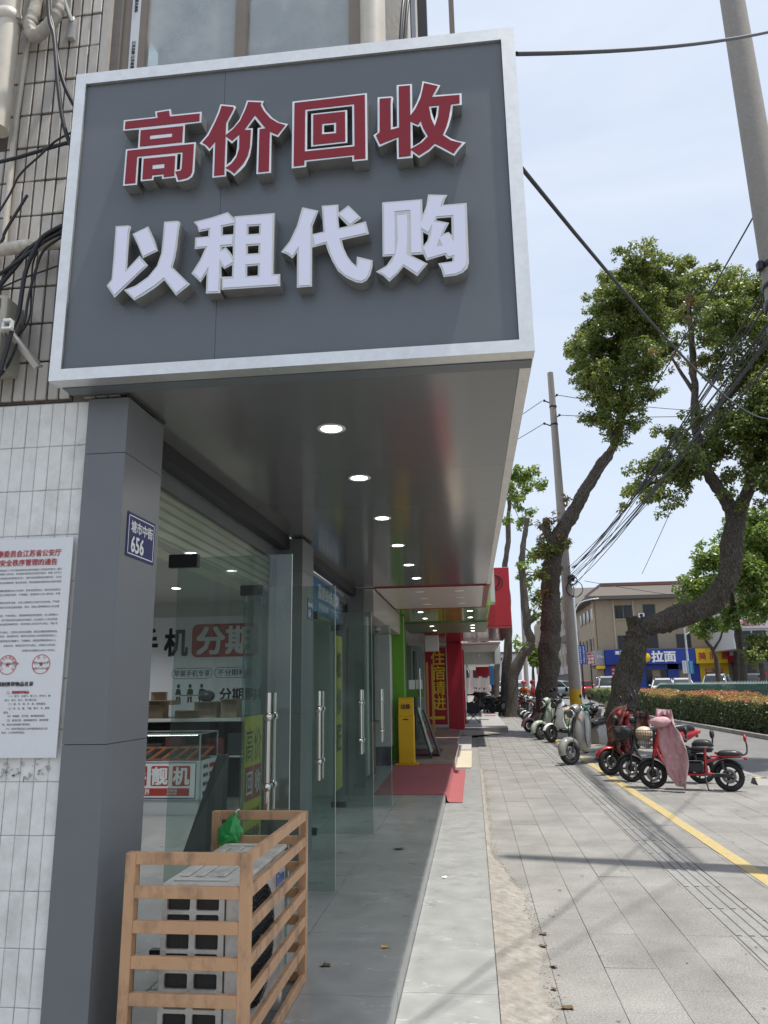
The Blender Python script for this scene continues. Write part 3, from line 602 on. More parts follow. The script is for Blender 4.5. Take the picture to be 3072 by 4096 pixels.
# tactile guiding strip
m_tact = M('tactile_stone', (0.255, 0.25, 0.24), 0.75, var=0.25, vs=60, bump=0.3, bs=140, dirt=(0.13, 0.12, 0.105), dirt_amt=0.6, ds=2.4, rand=0.06)
tm = MB().box(-.157, .157, -.2975, .2975, -.03, -.003, ch=.002)
for i in range(4):
    xx = -.118 + i * .0787
    tm.prism([(xx - .021, -.004), (xx - .016, .004), (xx + .016, .004), (xx + .021, -.004)], 'Y', -.288, .288)
tmesh = tm.mesh('tactile_paver'); tmesh.materials.append(m_tact)
y = -1.2
while y < 60:
    link('tactile_paver', tmesh, None, SW, (1.71, y + .3, random.uniform(-.001, .001)), (0, random.uniform(-.004, .004), 0))
    y += 0.6
# worn yellow parking line
def worn(name, col, under, thr):
    m = M(name, col, 0.75, var=0.12, vs=20, bump=0.3, bs=90)
    t = m.node_tree; L = t.links.new; p = t.nodes['Principled BSDF']
    src = p.inputs['Base Color'].links[0].from_socket
    g = t.nodes.new('ShaderNodeNewGeometry')
    n = _n(t, 'ShaderNodeTexNoise', Scale=14.0, Detail=10.0, Roughness=0.8); L(g.outputs['Position'], n.inputs['Vector'])
    r = t.nodes.new('ShaderNodeValToRGB'); r.color_ramp.elements[0].position = thr; r.color_ramp.elements[1].position = thr + .09
    L(n.outputs['Fac'], r.inputs['Fac'])
    x = t.nodes.new('ShaderNodeMixRGB'); x.inputs['Color2'].default_value = (*under, 1)
    L(r.outputs['Color'], x.inputs['Fac']); L(src, x.inputs['Color1']); L(x.outputs['Color'], p.inputs['Base Color'])
    return m
m_yel = worn('yellow_line_paint', (0.44, 0.335, 0.12), (0.31, 0.29, 0.26), 0.50)
yl = MB(); yy = 3.0
while yy < 24:
    a = random.uniform(-.006, .006)
    yl.box(2.205 + a, 2.335 + a, yy, yy + 0.597, -.002, .0055); yy += .6
B('yellow_line', yl, m_yel, SW)
# kerb between pavement and road
for i in range(60):
    B('kerb_stone', MB().box(4.62, 4.76, -6 + i * 1.0 + .004, -5 + i * 1.0 - .004, -.3, .0, ch=.012), m_kerb, SW) if i < 46 else None
B('kerb_field', MB().box(4.62, 4.76, 40.01, 120, -.3, 0), m_kerb, SW)

# raised shop step: dark tiled platform with a lower strip in the sun, broken concrete ramp beside it
RP = B('raised_pavement', MB().box(-6.5, -0.438, 3.02, 15.0, -0.3, 0.118).box(-0.44, 0.062, 2.2, 15.3, -0.3, 0.018), m_mort, kind='structure')
def tiles(x0, x1, y0, y1, nx, ny, z, th=.012, gap=.002, nm='floor_tile'):
    dx = (x1 - x0) / nx; dy = (y1 - y0) / ny
    me = MB().box(-dx / 2 + gap, dx / 2 - gap, -dy / 2 + gap, dy / 2 - gap, -th, 0, ch=.0015).mesh(nm)
    me.materials.append(m_tilef)
    for i in range(nx):
        for j in range(ny):
            link(nm, me, None, RP, (x0 + dx * (i + .5), y0 + dy * (j + .5), z + random.uniform(-.0006, .0006)))
tiles(-1.635, -0.425, 3.03, 14.99, 2, 13, .13)
tiles(-6.4, -1.635, 3.03, 14.99, 4, 6, .13, nm='interior_floor_tile')
tiles(-0.425, 0.066, 2.72, 15.28, 1, 8, .030, nm='step_tile')
B('riser_tile', MB().box(-.4385, -.4265, 3.02, 15.0, .02, .1185), m_tilef, RP)
# platform front edge near the camera
rp2 = MB().box(-1.5, -.44, 3.0, 3.021, .0, .117)
B('step_end', rp2, m_tilef, RP)
ramp = MB(); NX, NY = 14, 240
grid = []
for j in range(NY + 1):
    yy = 2.6 + j * (15.0 - 2.6) / NY
    wd = 0.26 if yy < 6.3 else (0.26 - (yy - 6.3) * 0.15 if yy < 7.7 else 0.05)
    wd = max(.035, wd) * (1 + .30 * mnoise.noise(Vector((yy * 2.3, 0, 0))) + .16 * mnoise.noise(Vector((yy * 9, 3, 0))) + .08 * mnoise.noise(Vector((yy * 31, 7, 0))))
    row = []
    for i in range(NX + 1):
        u = i / NX
        x = .067 + wd * u
        z = .034 * (1 - u ** 1.6) + (.009 * mnoise.noise(Vector((x * 9, yy * 7, 1))) + .005 * mnoise.noise(Vector((x * 28, yy * 24, 4)))) * (1 if 0 < i < NX else .3) + .001
        if i == NX: z = -.006
        row.append((x, yy, z))
    grid.append(row)
vs = [v for r in grid for v in r]
fs = [(j * (NX + 1) + i, j * (NX + 1) + i + 1, (j + 1) * (NX + 1) + i + 1, (j + 1) * (NX + 1) + i) for j in range(NY) for i in range(NX)]
ramp.add(vs, fs, True)
B('concrete_ramp', ramp, m_conc, RP)
# sandy dust and chips along the ramp edge
sand = MB(); rr = random.Random(3)
for i in range(1600):
    yy = rr.uniform(3.2, 15); base = .33 if yy < 6.3 else (.33 - (yy - 6.3) * .15 if yy < 7.7 else .12)
    xx = base + rr.gauss(0, .03); s_ = rr.uniform(.002, .006)
    sand.ball((xx, yy, .002), s_, 5, 3, (1, rr.uniform(.7, 1.3), .6))
B('grit', sand, M('grit', (0.36, 0.29, 0.19), 0.95, var=.3, vs=30), RP, kind='stuff')
m_leaf_dry = M('dry_leaf', (0.13, 0.085, 0.045), 0.85, var=.4, vs=40)
def litter(name, x, y, z, s, mat, label, cat, seed):
    r_ = random.Random(seed); mb = MB(); n = 9
    pts = [(s * (1 + .5 * r_.uniform(-1, 1)) * math.cos(2 * math.pi * k / n), s * .7 * (1 + .5 * r_.uniform(-1, 1)) * math.sin(2 * math.pi * k / n)) for k in range(n)]
    top = [(x + p[0], y + p[1], z + r_.uniform(.003, .014)) for p in pts]
    mb.add(top + [(x, y, z + .004)], [(k, (k + 1) % n, n) for k in range(n)])
    bot = [(x + p[0], y + p[1], z + .0006) for p in pts]
    mb.add(bot + [(x, y, z + .0006)], [((k + 1) % n, k, n) for k in range(n)])
    B(name, mb, mat, label=label, cat=cat, base=(x, y, z), group='litter on the pavement')
for i, (x, y, s) in enumerate(((.375, 5.35, .035), (.36, 5.12, .045), (.385, 4.78, .03), (.40, 4.22, .05), (.355, 4.45, .025), (.62, 4.0, .022))):
    litter('dead_leaf', x, y, .004, s * .6, m_leaf_dry, ('shrivelled brown leaf lying near the broken concrete ramp edge' if i < 5 else 'lone dark leaf scrap on the granite pavers near the camera'), 'leaf', i)
litter('candy_wrapper', -.55, 4.62, .131, .022, M('wrapper_orange', (.62, .36, .05), .5), 'small orange scrap of wrapper on the shaded grey step', 'litter', 20)
litter('paper_scrap', -.29, 6.65, .031, .03, M('paper_white', (.7, .72, .75), .7), 'white paper scrap on the sunlit step tiles', 'litter', 21)
litter('foil_scrap', -.72, 7.25, .131, .04, M('wrapper_blue', (.08, .12, .22), .4), 'dark blue scrap of wrapper on the shaded step', 'litter', 22)
litter('dirt_clod', -.96, 4.15, .131, .03, m_leaf_dry, 'dark clod of dirt on the shaded step tiles near the camera', 'litter', 23)
litter('twig', -.83, 4.32, .131, .026, m_leaf_dry, 'dark twig crumb on shaded step tiles', 'litter', 24)
m_mat = M('red_ribbed_mat', (0.32, 0.085, 0.09), 0.85, var=.18, vs=26, bump=.6, bs=170, dirt=(.30, .13, .12), dirt_amt=.5, ds=3)
mt = MB()
prof = [(-1.40, .1345), (-.47, .1345), (-.426, .1345), (-.413, .12), (-.405, .06), (-.375, .040), (-.20, .036)]
NYm = 24
sec = []
for j in range(NYm + 1):
    yy = 10.72 + j * (14.88 - 10.72) / NYm
    wv = .004 * mnoise.noise(Vector((0, yy * 1.5, 0)))
    sec.append([(x + (.10 * (1 - j / NYm) * 0 if i else (-.08 * j / NYm)), yy, z + abs(wv)) for i, (x, z) in enumerate(prof)])
mt.loft(sec, smooth=True, caps=False, closed=False)
nv = len(mt.v)
mt.loft([[(x, y, z - .004) for (x, y, z) in s_] for s_ in sec], smooth=True, caps=False, closed=False)
B('door_mat', mt, m_mat, label='long faded red ribbed mat draped over the grey step edge', cat='mat', base=(-.9, 12.8, .13))

# trodden chewing gum and drip spots on the pavers
gum = MB(); rr = random.Random(77)
for i in range(220):
    gx, gy = rr.uniform(.4, 4.4), 3.6 + 14 * rr.random() ** 1.5; gr = rr.uniform(.004, .014); n_ = 8
    gum.add([(gx + gr * rr.uniform(.7, 1.2) * math.cos(2 * math.pi * k / n_), gy + gr * rr.uniform(.7, 1.2) * math.sin(2 * math.pi * k / n_), .0035) for k in range(n_)], [tuple(range(n_))])
B('gum_spots', gum, M('old_gum', (.17, .162, .15), .85, var=.3, vs=40), SW, kind='stuff')
# ------------------------------------------------------------------ canopy, fascia sign and its letters
m_acp = M('dark_grey_panel', (0.135, 0.15, 0.163), 0.33, var=.05, vs=3, spec=.45, rvar=.05)
m_soff = M('soffit_panel_grey', (0.145, 0.149, 0.151), 0.14, var=.04, vs=2, spec=.6, bump=.02, bs=2.6)
m_alu = M('brushed_aluminium', (0.74, 0.735, 0.71), 0.42, metal=.85, var=.06, vs=30, rvar=.10, dirt=(.5, .49, .47), dirt_amt=.35, ds=6)
m_alu_side = M('letter_return_steel', (0.50, 0.49, 0.455), 0.30, metal=.75, var=.08, vs=14, rvar=.08)
m_red = M('red_acrylic', (0.235, 0.004, 0.014), 0.06, spec=.4, coat=.1)
m_rimm = M('letter_rim_metal', (0.56, 0.55, 0.51), .4, metal=.85, var=.05, vs=30)
m_wht = M('white_acrylic', (0.74, 0.745, 0.88), 0.14, spec=.5)
m_dark = M('dark_void', (0.012, 0.012, 0.013), .9)
m_black = M('black_rubber', (0.012, 0.012, 0.013), .55, bump=.1, bs=80)
K = .0115
def zc(y): return 2.87 + (y - 2.88) * K
X0, X1 = -1.785, 0.305
SIGN = thing('shop_sign', 'big grey signboard with red and white raised Chinese letters and aluminium frame', 'sign', (-.74, 2.9, 2.87))
# frame, four mitred bars
fx0, fx1, fz0, fz1 = X0, X1, 2.872, 4.46
ix0, ix1, iz0, iz1 = -1.733, .245, 2.925, 4.40
yf, yb = 2.88, 2.96
def bar(a, b, c, d):
    mb = MB()
    f = [(p[0], yf, p[1]) for p in (a, b, c, d)]
    k = [(p[0], yb, p[1]) for p in (a, b, c, d)]
    mb.add(f + k, [(0, 1, 2, 3), (7, 6, 5, 4), (0, 4, 5, 1), (1, 5, 6, 2), (2, 6, 7, 3), (3, 7, 4, 0)])
    return mb
B('frame_bar', bar((fx0, fz0), (fx1, fz0), (ix1, iz0), (ix0, iz0)), m_alu, SIGN)
B('frame_bar', bar((fx1, fz0), (fx1, fz1), (ix1, iz1), (ix1, iz0)), m_alu, SIGN)
B('frame_bar', bar((fx1, fz1), (fx0, fz1), (ix0, iz1), (ix1, iz1)), m_alu, SIGN)
B('frame_bar', bar((fx0, fz1), (fx0, fz0), (ix0, iz0), (ix0, iz1)), m_alu, SIGN)
xs_ = -1.045
B('panel', MB().box(ix0 + .001, xs_ - .0008, 2.895, 2.94, iz0 + .001, iz1 - .001), m_acp, SIGN)
B('panel', MB().box(xs_ + .0008, ix1 - .001, 2.895, 2.94, iz0 + .001, iz1 - .001), m_acp, SIGN)
B('back_box', MB().box(fx0 + .004, fx1 - .004, 2.962, 3.04, fz0 + .02, fz1 - .004), m_alu, SIGN)
for x in (-1.70, -1.3, -.8, -.3, .2):
    B('screw', MB().ball((x, 2.905, 2.873), .006, 8, 4, (1, 1, .5)), m_alu, SIGN)
YF = 2.83
names = {'gao': 'raised red letter 高 with aluminium rim', 'jia': 'raised red letter 价 with aluminium rim', 'hui': 'raised red letter 回 with aluminium rim', 'shou': 'raised red letter 收 with aluminium rim',
         'yi': 'raised white letter 以 with aluminium rim', 'zu': 'raised white letter 租 with aluminium rim', 'dai': 'raised white letter 代 with aluminium rim', 'gou': 'raised white letter 购 with aluminium rim'}
def smooth_poly(pl): return [(p[0] / 1e4, p[1] / 1e4) for p in pl]
for k, (outer, faces) in LETTERS.items():
    vs, fs = poly_mesh([smooth_poly(p) for p in outer], 2.895 - YF)
    mb = MB(); mid = (2.895 + YF) / 2
    mb.add([(v.x, mid - v.z, v.y) for v in vs], fs)
    body = B('letter', mb, m_alu_side, SIGN); body['label'] = names[k]
    # bright rim sheet on the front edge
    vs, fs = poly_mesh([smooth_poly(p) for p in outer], .002)
    mb = MB().add([(v.x, YF - .0012 - v.z, v.y) for v in vs], fs)
    B('rim', mb, m_alu if k in ('gao', 'jia', 'hui', 'shou') else m_rimm, body)
    fm = MB()
    for g in faces:
        vs, fs = poly_mesh([smooth_poly(p) for p in g], .002)
        fm.add([(v.x, YF - .0034 - v.z, v.y) for v in vs], fs)
    B('face', fm, m_red if k in ('gao', 'jia', 'hui', 'shou') else m_wht, body)

# canopy body behind the sign
CAN = thing('canopy', 'long dark grey glossy canopy soffit with round downlights over the shop step', 'canopy', (-.6, 6.8, 2.87))
ye = 10.78
ys = [3.045, 4.55, 6.05, 7.55, 9.05, ye]
for a, b in zip(ys[:-1], ys[1:]):
    mb = MB()
    g = .0012
    pts = [(X0 + .06 if a < 3.06 else -1.62, a + g), (.252, a + g), (.252, b - g), (-1.62, b - g)]
    lo = [(x, y, zc(y)) for x, y in pts]; hi = [(x, y, zc(y) + .02) for x, y in pts]
    mb.add(lo + hi, [(0, 1, 2, 3), (7, 6, 5, 4), (0, 4, 5, 1), (1, 5, 6, 2), (2, 6, 7, 3), (3, 7, 4, 0)])
    B('soffit_panel', mb, m_soff, CAN)
mb = MB()
lo = [(.2535, 2.965, zc(2.965) - .002), (.303, 2.965, zc(2.965) - .002), (.303, ye, zc(ye) - .002), (.2535, ye, zc(ye) - .002)]
hi = [(x, y, z + .05) for x, y, z in lo]
mb.add(lo + hi, [(0, 1, 2, 3), (7, 6, 5, 4), (0, 4, 5, 1), (1, 5, 6, 2), (2, 6, 7, 3), (3, 7, 4, 0)])
B('edge_trim', mb, m_alu, CAN)
for y in (3.2, 3.9, 4.6, 5.3, 6.0, 6.8, 7.6, 8.4, 9.2, 10.0):
    B('screw', MB().ball((.278, y, zc(y) - .002), .007, 8, 4, (1, 1, .5)), m_alu, CAN)
B('front_strip', MB().box(X0 + .02, .30, 2.962, 3.043, 2.868, 2.89), m_acp, CAN)
B('canopy_roof', MB().box(-1.78, .298, 3.05, ye, 4.36, 4.44), m_alu, CAN)
# street face: two fascia boxes of the same canopy
B('street_fascia', MB().box(.262, .30, 3.05, 6.4, 2.93, 4.35), m_acp, CAN)
B('street_fascia', MB().box(.262, .315, 6.41, ye, 2.99, 4.30), M('fascia_white', (.7, .7, .7), .4), CAN)
m_led = M('led_lens', (1.0, 0.98, 0.94), .3, emit=9.0)
m_ring = M('white_ring', (.72, .72, .71), .35)
for y in (3.70, 4.71, 6.0, 7.32, 8.66, 9.88):
    z = zc(y)
    ring = MB().lathe([(.052, .004), (.056, -.004), (.068, -.006), (.076, -.002), (.076, .004)], (-.685, y, z), 'Z', 28)
    d = B('downlight', ring, m_ring, CAN)
    B('lens', MB().lathe([(.0, -.0015), (.030, -.0025), (.0535, -.002)], (-.685, y, z), 'Z', 28), m_led, d)
    la = bpy.data.lights.new('downlight_lamp', 'SPOT'); la.energy = 8; la.spot_size = R(165); la.spot_blend = .6; la.shadow_soft_size = .05; la.color = (1, .96, .9)
    lo_ = bpy.data.objects.new('downlight_lamp', la); COL.objects.link(lo_); lo_.location = (-.685, y, z - .02)
B('downpost', MB().box(.02, .05, 3.7, 3.73, 4.44, 7.2), M('brown_metal', (.16, .13, .105), .5, metal=.3, var=.1), CAN)
# ------------------------------------------------------------------ corner building and shopfront
m_wallcore = M('wall_core', (0.16, 0.145, 0.13), .9, var=.2, vs=10)
m_tile_w = M('white_painted_tile', (0.80, 0.79, 0.75), .62, var=.07, vs=16, bump=.25, bs=55, dirt=(0.42, 0.39, 0.35), dirt_amt=.55, ds=5, rand=.03)
m_grout_w = M('white_grout', (0.60, 0.595, 0.575), .85, var=.15, vs=18, dirt=(.25, .23, .2), dirt_amt=.6, ds=6)
m_tile_g = M('weathered_grey_tile', (0.54, 0.50, 0.445), .5, var=.14, vs=10, bump=.15, bs=60, dirt=(0.20, 0.175, 0.145), dirt_amt=.6, ds=4, rand=.10, stretch=(1, 1, .35))
m_grout_g = M('brown_grout', (0.105, 0.082, 0.066), .95, var=.3, vs=20)
m_pillar = M('pillar_panel', (0.165, 0.172, 0.180), 0.36, var=.05, vs=4, spec=.45, rvar=.05)
m_frame = M('black_frame', (0.018, 0.02, 0.024), .4, spec=.4)
m_brown = M('bronze_window_frame', (0.20, 0.165, 0.13), .42, metal=.35, var=.08)
m_cream = M('cream_pipe', (0.62, 0.565, 0.475), .45, var=.08, vs=7, dirt=(.33, .27, .2), dirt_amt=.5, ds=5)
g_door = glass_mat('door_glass', (0.76, 0.84, 0.815), 1.0, 0.0, 1.5, dirty_haze=.05)
g_front = glass_mat('shop_glass', (0.72, 0.80, 0.775), 1.0, 0.0, 1.5, dirty_haze=.03)
g_up = glass_mat('upper_window_glass', (0.74, 0.82, 0.82), 1.0, 0.0, 2.4, dirty_haze=.52)  # strong pale film paints the bright reflected sky into the pane
m_steel = M('polished_steel', (0.62, 0.60, 0.56), .16, metal=1.0)
m_int = M('interior_paint', (.55, .555, .54), .7, var=.04)
BL = thing('corner_building', 'weathered tiled corner building with grey clad pillars and glass shopfront', 'building', (-3.0, 6.0, 0))
wall = MB().box(-6.6, -1.70, 3.10, 3.30, -.2, 6.6).box(-1.70, -.20, 3.10, 3.30, 2.95, 4.52).box(-1.70, -.2, 3.10, 3.30, 6.15, 6.6)
B('side_wall', wall, m_wallcore, BL)
# tiles: the ones in view one by one, the rest joined
def chiptile(w_, h_, d, ch): return MB().box(-w_ / 2, w_ / 2, -d, 0, -h_ / 2, h_ / 2, ch=ch)
tw = chiptile(.0592, .2052, .007, .003).mesh('tile'); tw.materials.append(m_tile_w)
tg = chiptile(.0485, .186, .016, .003).mesh('tile'); tg.materials.append(m_tile_g)
restw = MB(); restg = MB(); rr = random.Random(11)
px, pz = .0612, .2075
B('grout_backing', MB().box(-6.6, -1.692, 3.092, 3.099, -.2, 2.855), m_grout_w, BL)
B('grout_backing', MB().box(-6.6, -1.792, 3.092, 3.099, 2.862, 6.6), m_grout_g, BL)
for j in range(-1, 14):
    zt_ = 2.852 - j * pz - pz / 2
    if j < 0: continue
    for i in range(80):
        xc = -1.694 - px / 2 - i * px
        if i < 11: link('tile', tw, None, BL, Vector((xc, 3.0925 + rr.uniform(-.0008, .0008), zt_)) - Vector(BL.location), (rr.gauss(0, .006), rr.gauss(0, .003), rr.gauss(0, .01)))
        else: restw.box(xc - .0292, xc + .0292, 3.084, 3.092, zt_ - .102, zt_ + .102)
px2, pz2 = .0572, .1965
for j in range(19):
    zb = 2.868 + j * pz2 + pz2 / 2
    for i in range(84):
        xc = -1.795 - px2 / 2 - i * px2
        if zb > 6.5: continue
        if i < 10 and j < 12:
            if (i, j) in ((8, 7), (9, 6)): continue
            link('tile', tg, None, BL, Vector((xc, 3.0925 + rr.uniform(-.002, .0015), zb)) - Vector(BL.location), (rr.gauss(0, .012), rr.gauss(0, .005), rr.gauss(0, .02)))
        else: restg.box(xc - .0242, xc + .0242, 3.076, 3.092, zb - .093, zb + .093)
# short row of tiles above the pillar
for i in range(3):
    xc = -1.70 + i * .06
    restg.box(xc - .026, xc + .026, 3.078, 3.092, 2.868, 2.95)
B('tile_field', restw, m_tile_w, BL, kind='stuff'); B('tile_field', restg, m_tile_g, BL, kind='stuff')
# corner return beside the window
B('corner_tiles', MB().box(-1.79, -1.745, 3.075, 3.16, 4.45, 6.6), m_tile_g, BL)
# upper window over the sign
W = MB()
wx0, wx1, wz0, wz1 = -1.70, -.43, 4.40, 6.2
for a, b in ((wx0, wx0 + .05), (wx0 + .095, wx0 + .13), (-1.085, -1.025), (wx1 - .06, wx1)): W.box(a, b, 3.12, 3.17, wz0, wz1)
W.box(wx0, wx1, 3.118, 3.172, wz0, wz0 + .10).box(wx0, wx1, 3.118, 3.172, wz1 - .06, wz1)
win = B('window', W, m_brown, BL)
B('pane', MB().box(wx0 + .13, -1.085, 3.142, 3.148, wz0 + .1, wz1 - .06), g_up, win)
B('pane', MB().box(-1.025, wx1 - .06, 3.150, 3.156, wz0 + .1, wz1 - .06), g_up, win)
B('protective_film', MB().box(wx0 + .05, wx0 + .095, 3.116, 3.15, wz0, wz1), M('film_white', (.62, .64, .66), .4), win)
ft = MB()
for k in range(8):
    text(ft, '江苏名牌 江苏省著名商标', (wx0 + .073, 3.115, 4.75 + k * .42), .021, right=(0, 0, -1), up=(1, 0, 0), bold=.01)
B('film_print', ft, M('print_black', (.02, .02, .025), .6), win, kind='stuff')
# curtains and room behind
m_curt = M('curtain', (.52, .56, .56), .85, var=.06, vs=5)
for x0_, x1_, pinch in ((-1.60, -1.20, .75), (-.80, -.42, 0.35)):
    secs = []
    for j in range(13):
        z = wz0 + .05 + j * .14
        s_ = 1 - pinch * math.exp(-((z - (4.95 if pinch < .5 else 5.5)) / .32) ** 2)
        xm = x1_ if pinch < .5 else x0_
        row = [(xm + (x_ - xm) * s_, 3.34 + .022 * math.sin(k * 1.35 + .4 * j * .2) + .01 * mnoise.noise(Vector((k * .4, z * 2, 0))), z) for k, x_ in enumerate([x0_ + (x1_ - x0_) * q / 28 for q in range(29)])]
        secs.append(row)
    B('curtain', MB().loft(secs, caps=False, closed=False), m_curt, BL)
B('upper_room', MB().box(-2.2, -.22, 4.6, 4.65, 4.3, 6.4).box(-2.2, -.22, 3.3, 4.6, 4.25, 4.3).box(-2.2, -.22, 3.3, 4.6, 6.3, 6.35), m_int, BL)
# street-side upper facade
F = MB().box(-.32, -.20, 3.30, 10.7, 4.44, 6.6)
B('street_wall', F, m_tile_g, BL)
m_grid = M('pale_mosaic', (.55, .53, .49), .5, var=.1, vs=30)
for j in range(12):
    B('facade_strip', MB().box(-.201, -.194, 3.5 + .55 * j + (0 if j % 3 else .02), 3.98 + .55 * j, 4.45, 6.55), m_grid if j % 3 else m_frame, BL)
B('window', MB().box(-.20, -.13, 4.3, 4.42, 4.46, 6.3), m_frame, BL); B('window', MB().box(-.20, -.10, 5.5, 7.2, 4.46, 6.2), m_frame, BL)
B('downpipe', MB().tube([(-.355, 3.02, 4.42), (-.355, 3.02, 6.6)], .062, 20), m_cream, BL)
B('downpipe', MB().tube([(-.165, 7.6, 4.42), (-.165, 7.6, 6.6)], .045, 12), m_brown, BL)
# pillars clad in grey panels with open joints
def pillar(x0, x1, y0, y1, z1, joints):
    p = B('pillar', MB().box(x0 + .006, x1 - .006, y0 + .006, y1 - .006, .0, z1 - .01), m_frame, BL)
    zs = [0.0] + joints + [z1 - .012]
    for a, b in zip(zs[:-1], zs[1:]):
        g = .0016
        B('cladding_panel', MB().box(x0, x1, y0, y0 + .008, a + g, b - g).box(x1 - .0075, x1 + .0005, y0 + .0005, y1, a + g, b - g), m_pillar, p)
pillar(-1.69, -1.5, 3.06, 3.46, 2.865, [1.34, 2.59])
pillar(-1.86, -1.5, 6.66, 7.15, 2.905, [1.34, 2.60])
pillar(-1.90, -1.5, 10.66, 10.79, 2.955, [1.34, 2.62])
B('mastic_line', MB().tube([(-1.502, 3.055, 2.862), (-1.497, 3.2, 2.862), (-1.498, 3.46, 2.868)], [.006, .004, .006], 6), m_black, BL)
# headers, transoms and fixed glazing
for (a, b) in ((3.46, 6.66), (7.15, 10.66)):
    B('header', MB().box(-1.72, -1.622, a, b, 2.79 + (a - 3.4) * .012, 3.0), m_frame, BL)
    B('transom_rail', MB().box(-1.775, -1.745, a + .031, b - .051, 2.70, 2.79), m_pillar, BL)
    B('transom_frame', MB().box(-1.775, -1.735, a, a + .03, .13, 2.72).box(-1.775, -1.735, b - .05, b, .13, 2.72), m_frame, BL)
    B('transom_pane', MB().box(-1.756, -1.744, a + .03, b - .05, 2.345, 2.70), glass_mat('transom_glass', (.92, .95, .94), .7, 0, 1.4), BL)
for (a, b) in ((5.745, 6.61), (7.18, 7.865), (9.645, 10.61)):
    B('shop_window_pane', MB().box(-1.756, -1.744, a, b, .14, 2.335), g_front, BL)
# four glass door leaves swung open towards the pavement
def leaf(y, sgn):
    d = B('door', MB().box(-1.725, -1.03, y - .006, y + .006, .145, 2.325), g_door, BL)
    B('edge_polish', MB().box(-1.0299, -1.028, y - .006, y + .006, .145, 2.325), M('glass_edge', (.42, .52, .49), .15), d)
    B('patch_fitting', MB().box(-1.78, -1.60, y - .022, y + .022, 2.265, 2.345, ch=.003), m_frame, d)
    B('patch_fitting', MB().box(-1.78, -1.60, y - .022, y + .022, .135, .20, ch=.003), m_frame, d)
    h = MB()
    for s in (-1, 1):
        h.tube([(-1.14, y + s * .062, .90), (-1.14, y + s * .062, 1.53)], .0155, 14)
    hd = B('handle', h, m_steel, d)
    k = MB()
    for z in (1.03, 1.40):
        k.tube([(-1.14, y - .08, z), (-1.14, y + .08, z)], .013, 12)
        k.lathe([(.0, -.09), (.018, -.088), (.024, -.075), (.024, -.05), (.018, -.045)], (-1.14, y, z), 'Y', 14)
        k.lathe([(.0, .09), (.018, .088), (.024, .075), (.024, .05), (.018, .045)], (-1.14, y, z), 'Y', 14)
    B('standoff', k, m_steel, hd)
for y, s in ((4.30, 1), (5.73, -1), (7.88, 1), (9.63, -1)): leaf(y, s)
# roller shutter boxes inside over the doors
for (a, b) in ((3.5, 6.6), (7.2, 10.6)):
    sh = B('roller_shutter', MB().box(-2.06, -1.815, a, b, 2.42, 2.785), M('shutter_cream', (.66, .65, .54), .5, var=.05), BL)
    for k in range(6):
        B('slat', MB().prism([(-1.814, 2.425 + k * .06), (-1.790, 2.432 + k * .06), (-1.790, 2.470 + k * .06), (-1.814, 2.476 + k * .06)], 'Y', a + .01, b - .01), MATS['shutter_cream'], sh)
# interior shell
B('interior_wall', MB().box(-6.5, -1.91, 10.62, 10.66, .0, 2.9), m_int, BL)
B('interior_wall', MB().box(-6.54, -6.5, 3.3, 10.66, .0, 2.9), m_int, BL)
B('interior_wall', MB().box(-6.5, -1.7, 3.3, 3.34, .0, 2.9), m_int, BL)
B('interior_ceiling', MB().box(-6.5, -1.78, 3.34, 10.62, 2.80, 2.86), M('ceiling_white', (.55, .555, .54), .75), BL)
for (x, y) in ((-2.6, 6.05), (-2.85, 6.75), (-2.6, 7.2), (-2.78, 7.9), (-3.65, 9.06), (-4.6, 5.2), (-4.6, 7.6), (-5.0, 9.3)):
    d = B('ceiling_downlight', MB().lathe([(.052, .002), (.07, -.004), (.08, .0)], (x, y, 2.799), 'Z', 20), m_ring, BL)
    B('lens', MB().lathe([(0, -.001), (.053, -.001)], (x, y, 2.799), 'Z', 20), m_led, d)
    la = bpy.data.lights.new('ceiling_lamp', 'SPOT'); la.energy = 28; la.spot_size = R(140); la.spot_blend = .7; la.shadow_soft_size = .06; la.color = (.95, .98, 1.0)
    lo_ = bpy.data.objects.new('ceiling_lamp', la); COL.objects.link(lo_); lo_.location = (x, y, 2.78)
# ---------------- prints on the glass
m_pyel = M('yellow_vinyl', (.62, .52, .035), .45, var=.05)
m_pred = M('red_vinyl', (.42, .05, .04), .5)
m_pk = M('print_black', (.02, .02, .025), .6)
m_pdk = M('print_grey', (.07, .075, .06), .6)
m_pw = M('print_white', (.78, .79, .80), .55)
m_pblue = M('blue_vinyl', (.035, .17, .36), .45)
m_plate = M('enamel_blue', (.010, .014, .10), .55)
def poster(name, label, cat, base, mbs, group=None):
    t = thing(name, label, cat, base, group=group)
    for (n, mb, mat) in mbs: B(n, mb, mat, t)
    return t
xg = -1.742
bk = MB().box(xg, xg + .002, 5.80, 6.30, .32, 1.345)
tx = MB(); text(tx, '高价', (xg + .004, 6.05, 1.13), .2, width=.42, height=.26, **ST)
rd = MB().box(xg + .0025, xg + .004, 5.83, 6.04, .72, .97).box(xg + .0025, xg + .004, 6.06, 6.27, .72, .97)
tw_ = MB(); text(tw_, '回', (xg + .006, 5.935, .845), .16, bold=.008, height=.17, width=.15, **ST); text(tw_, '收', (xg + .006, 6.165, .845), .16, bold=.008, height=.17, width=.15, **ST)
t2_ = MB(); text(t2_, '手机 电脑 平板', (xg + .004, 6.05, .62), .07, bold=.01, width=.4, **ST); text(t2_, '以旧换新', (xg + .004, 6.05, .47), .1, bold=.02, width=.4, **ST)
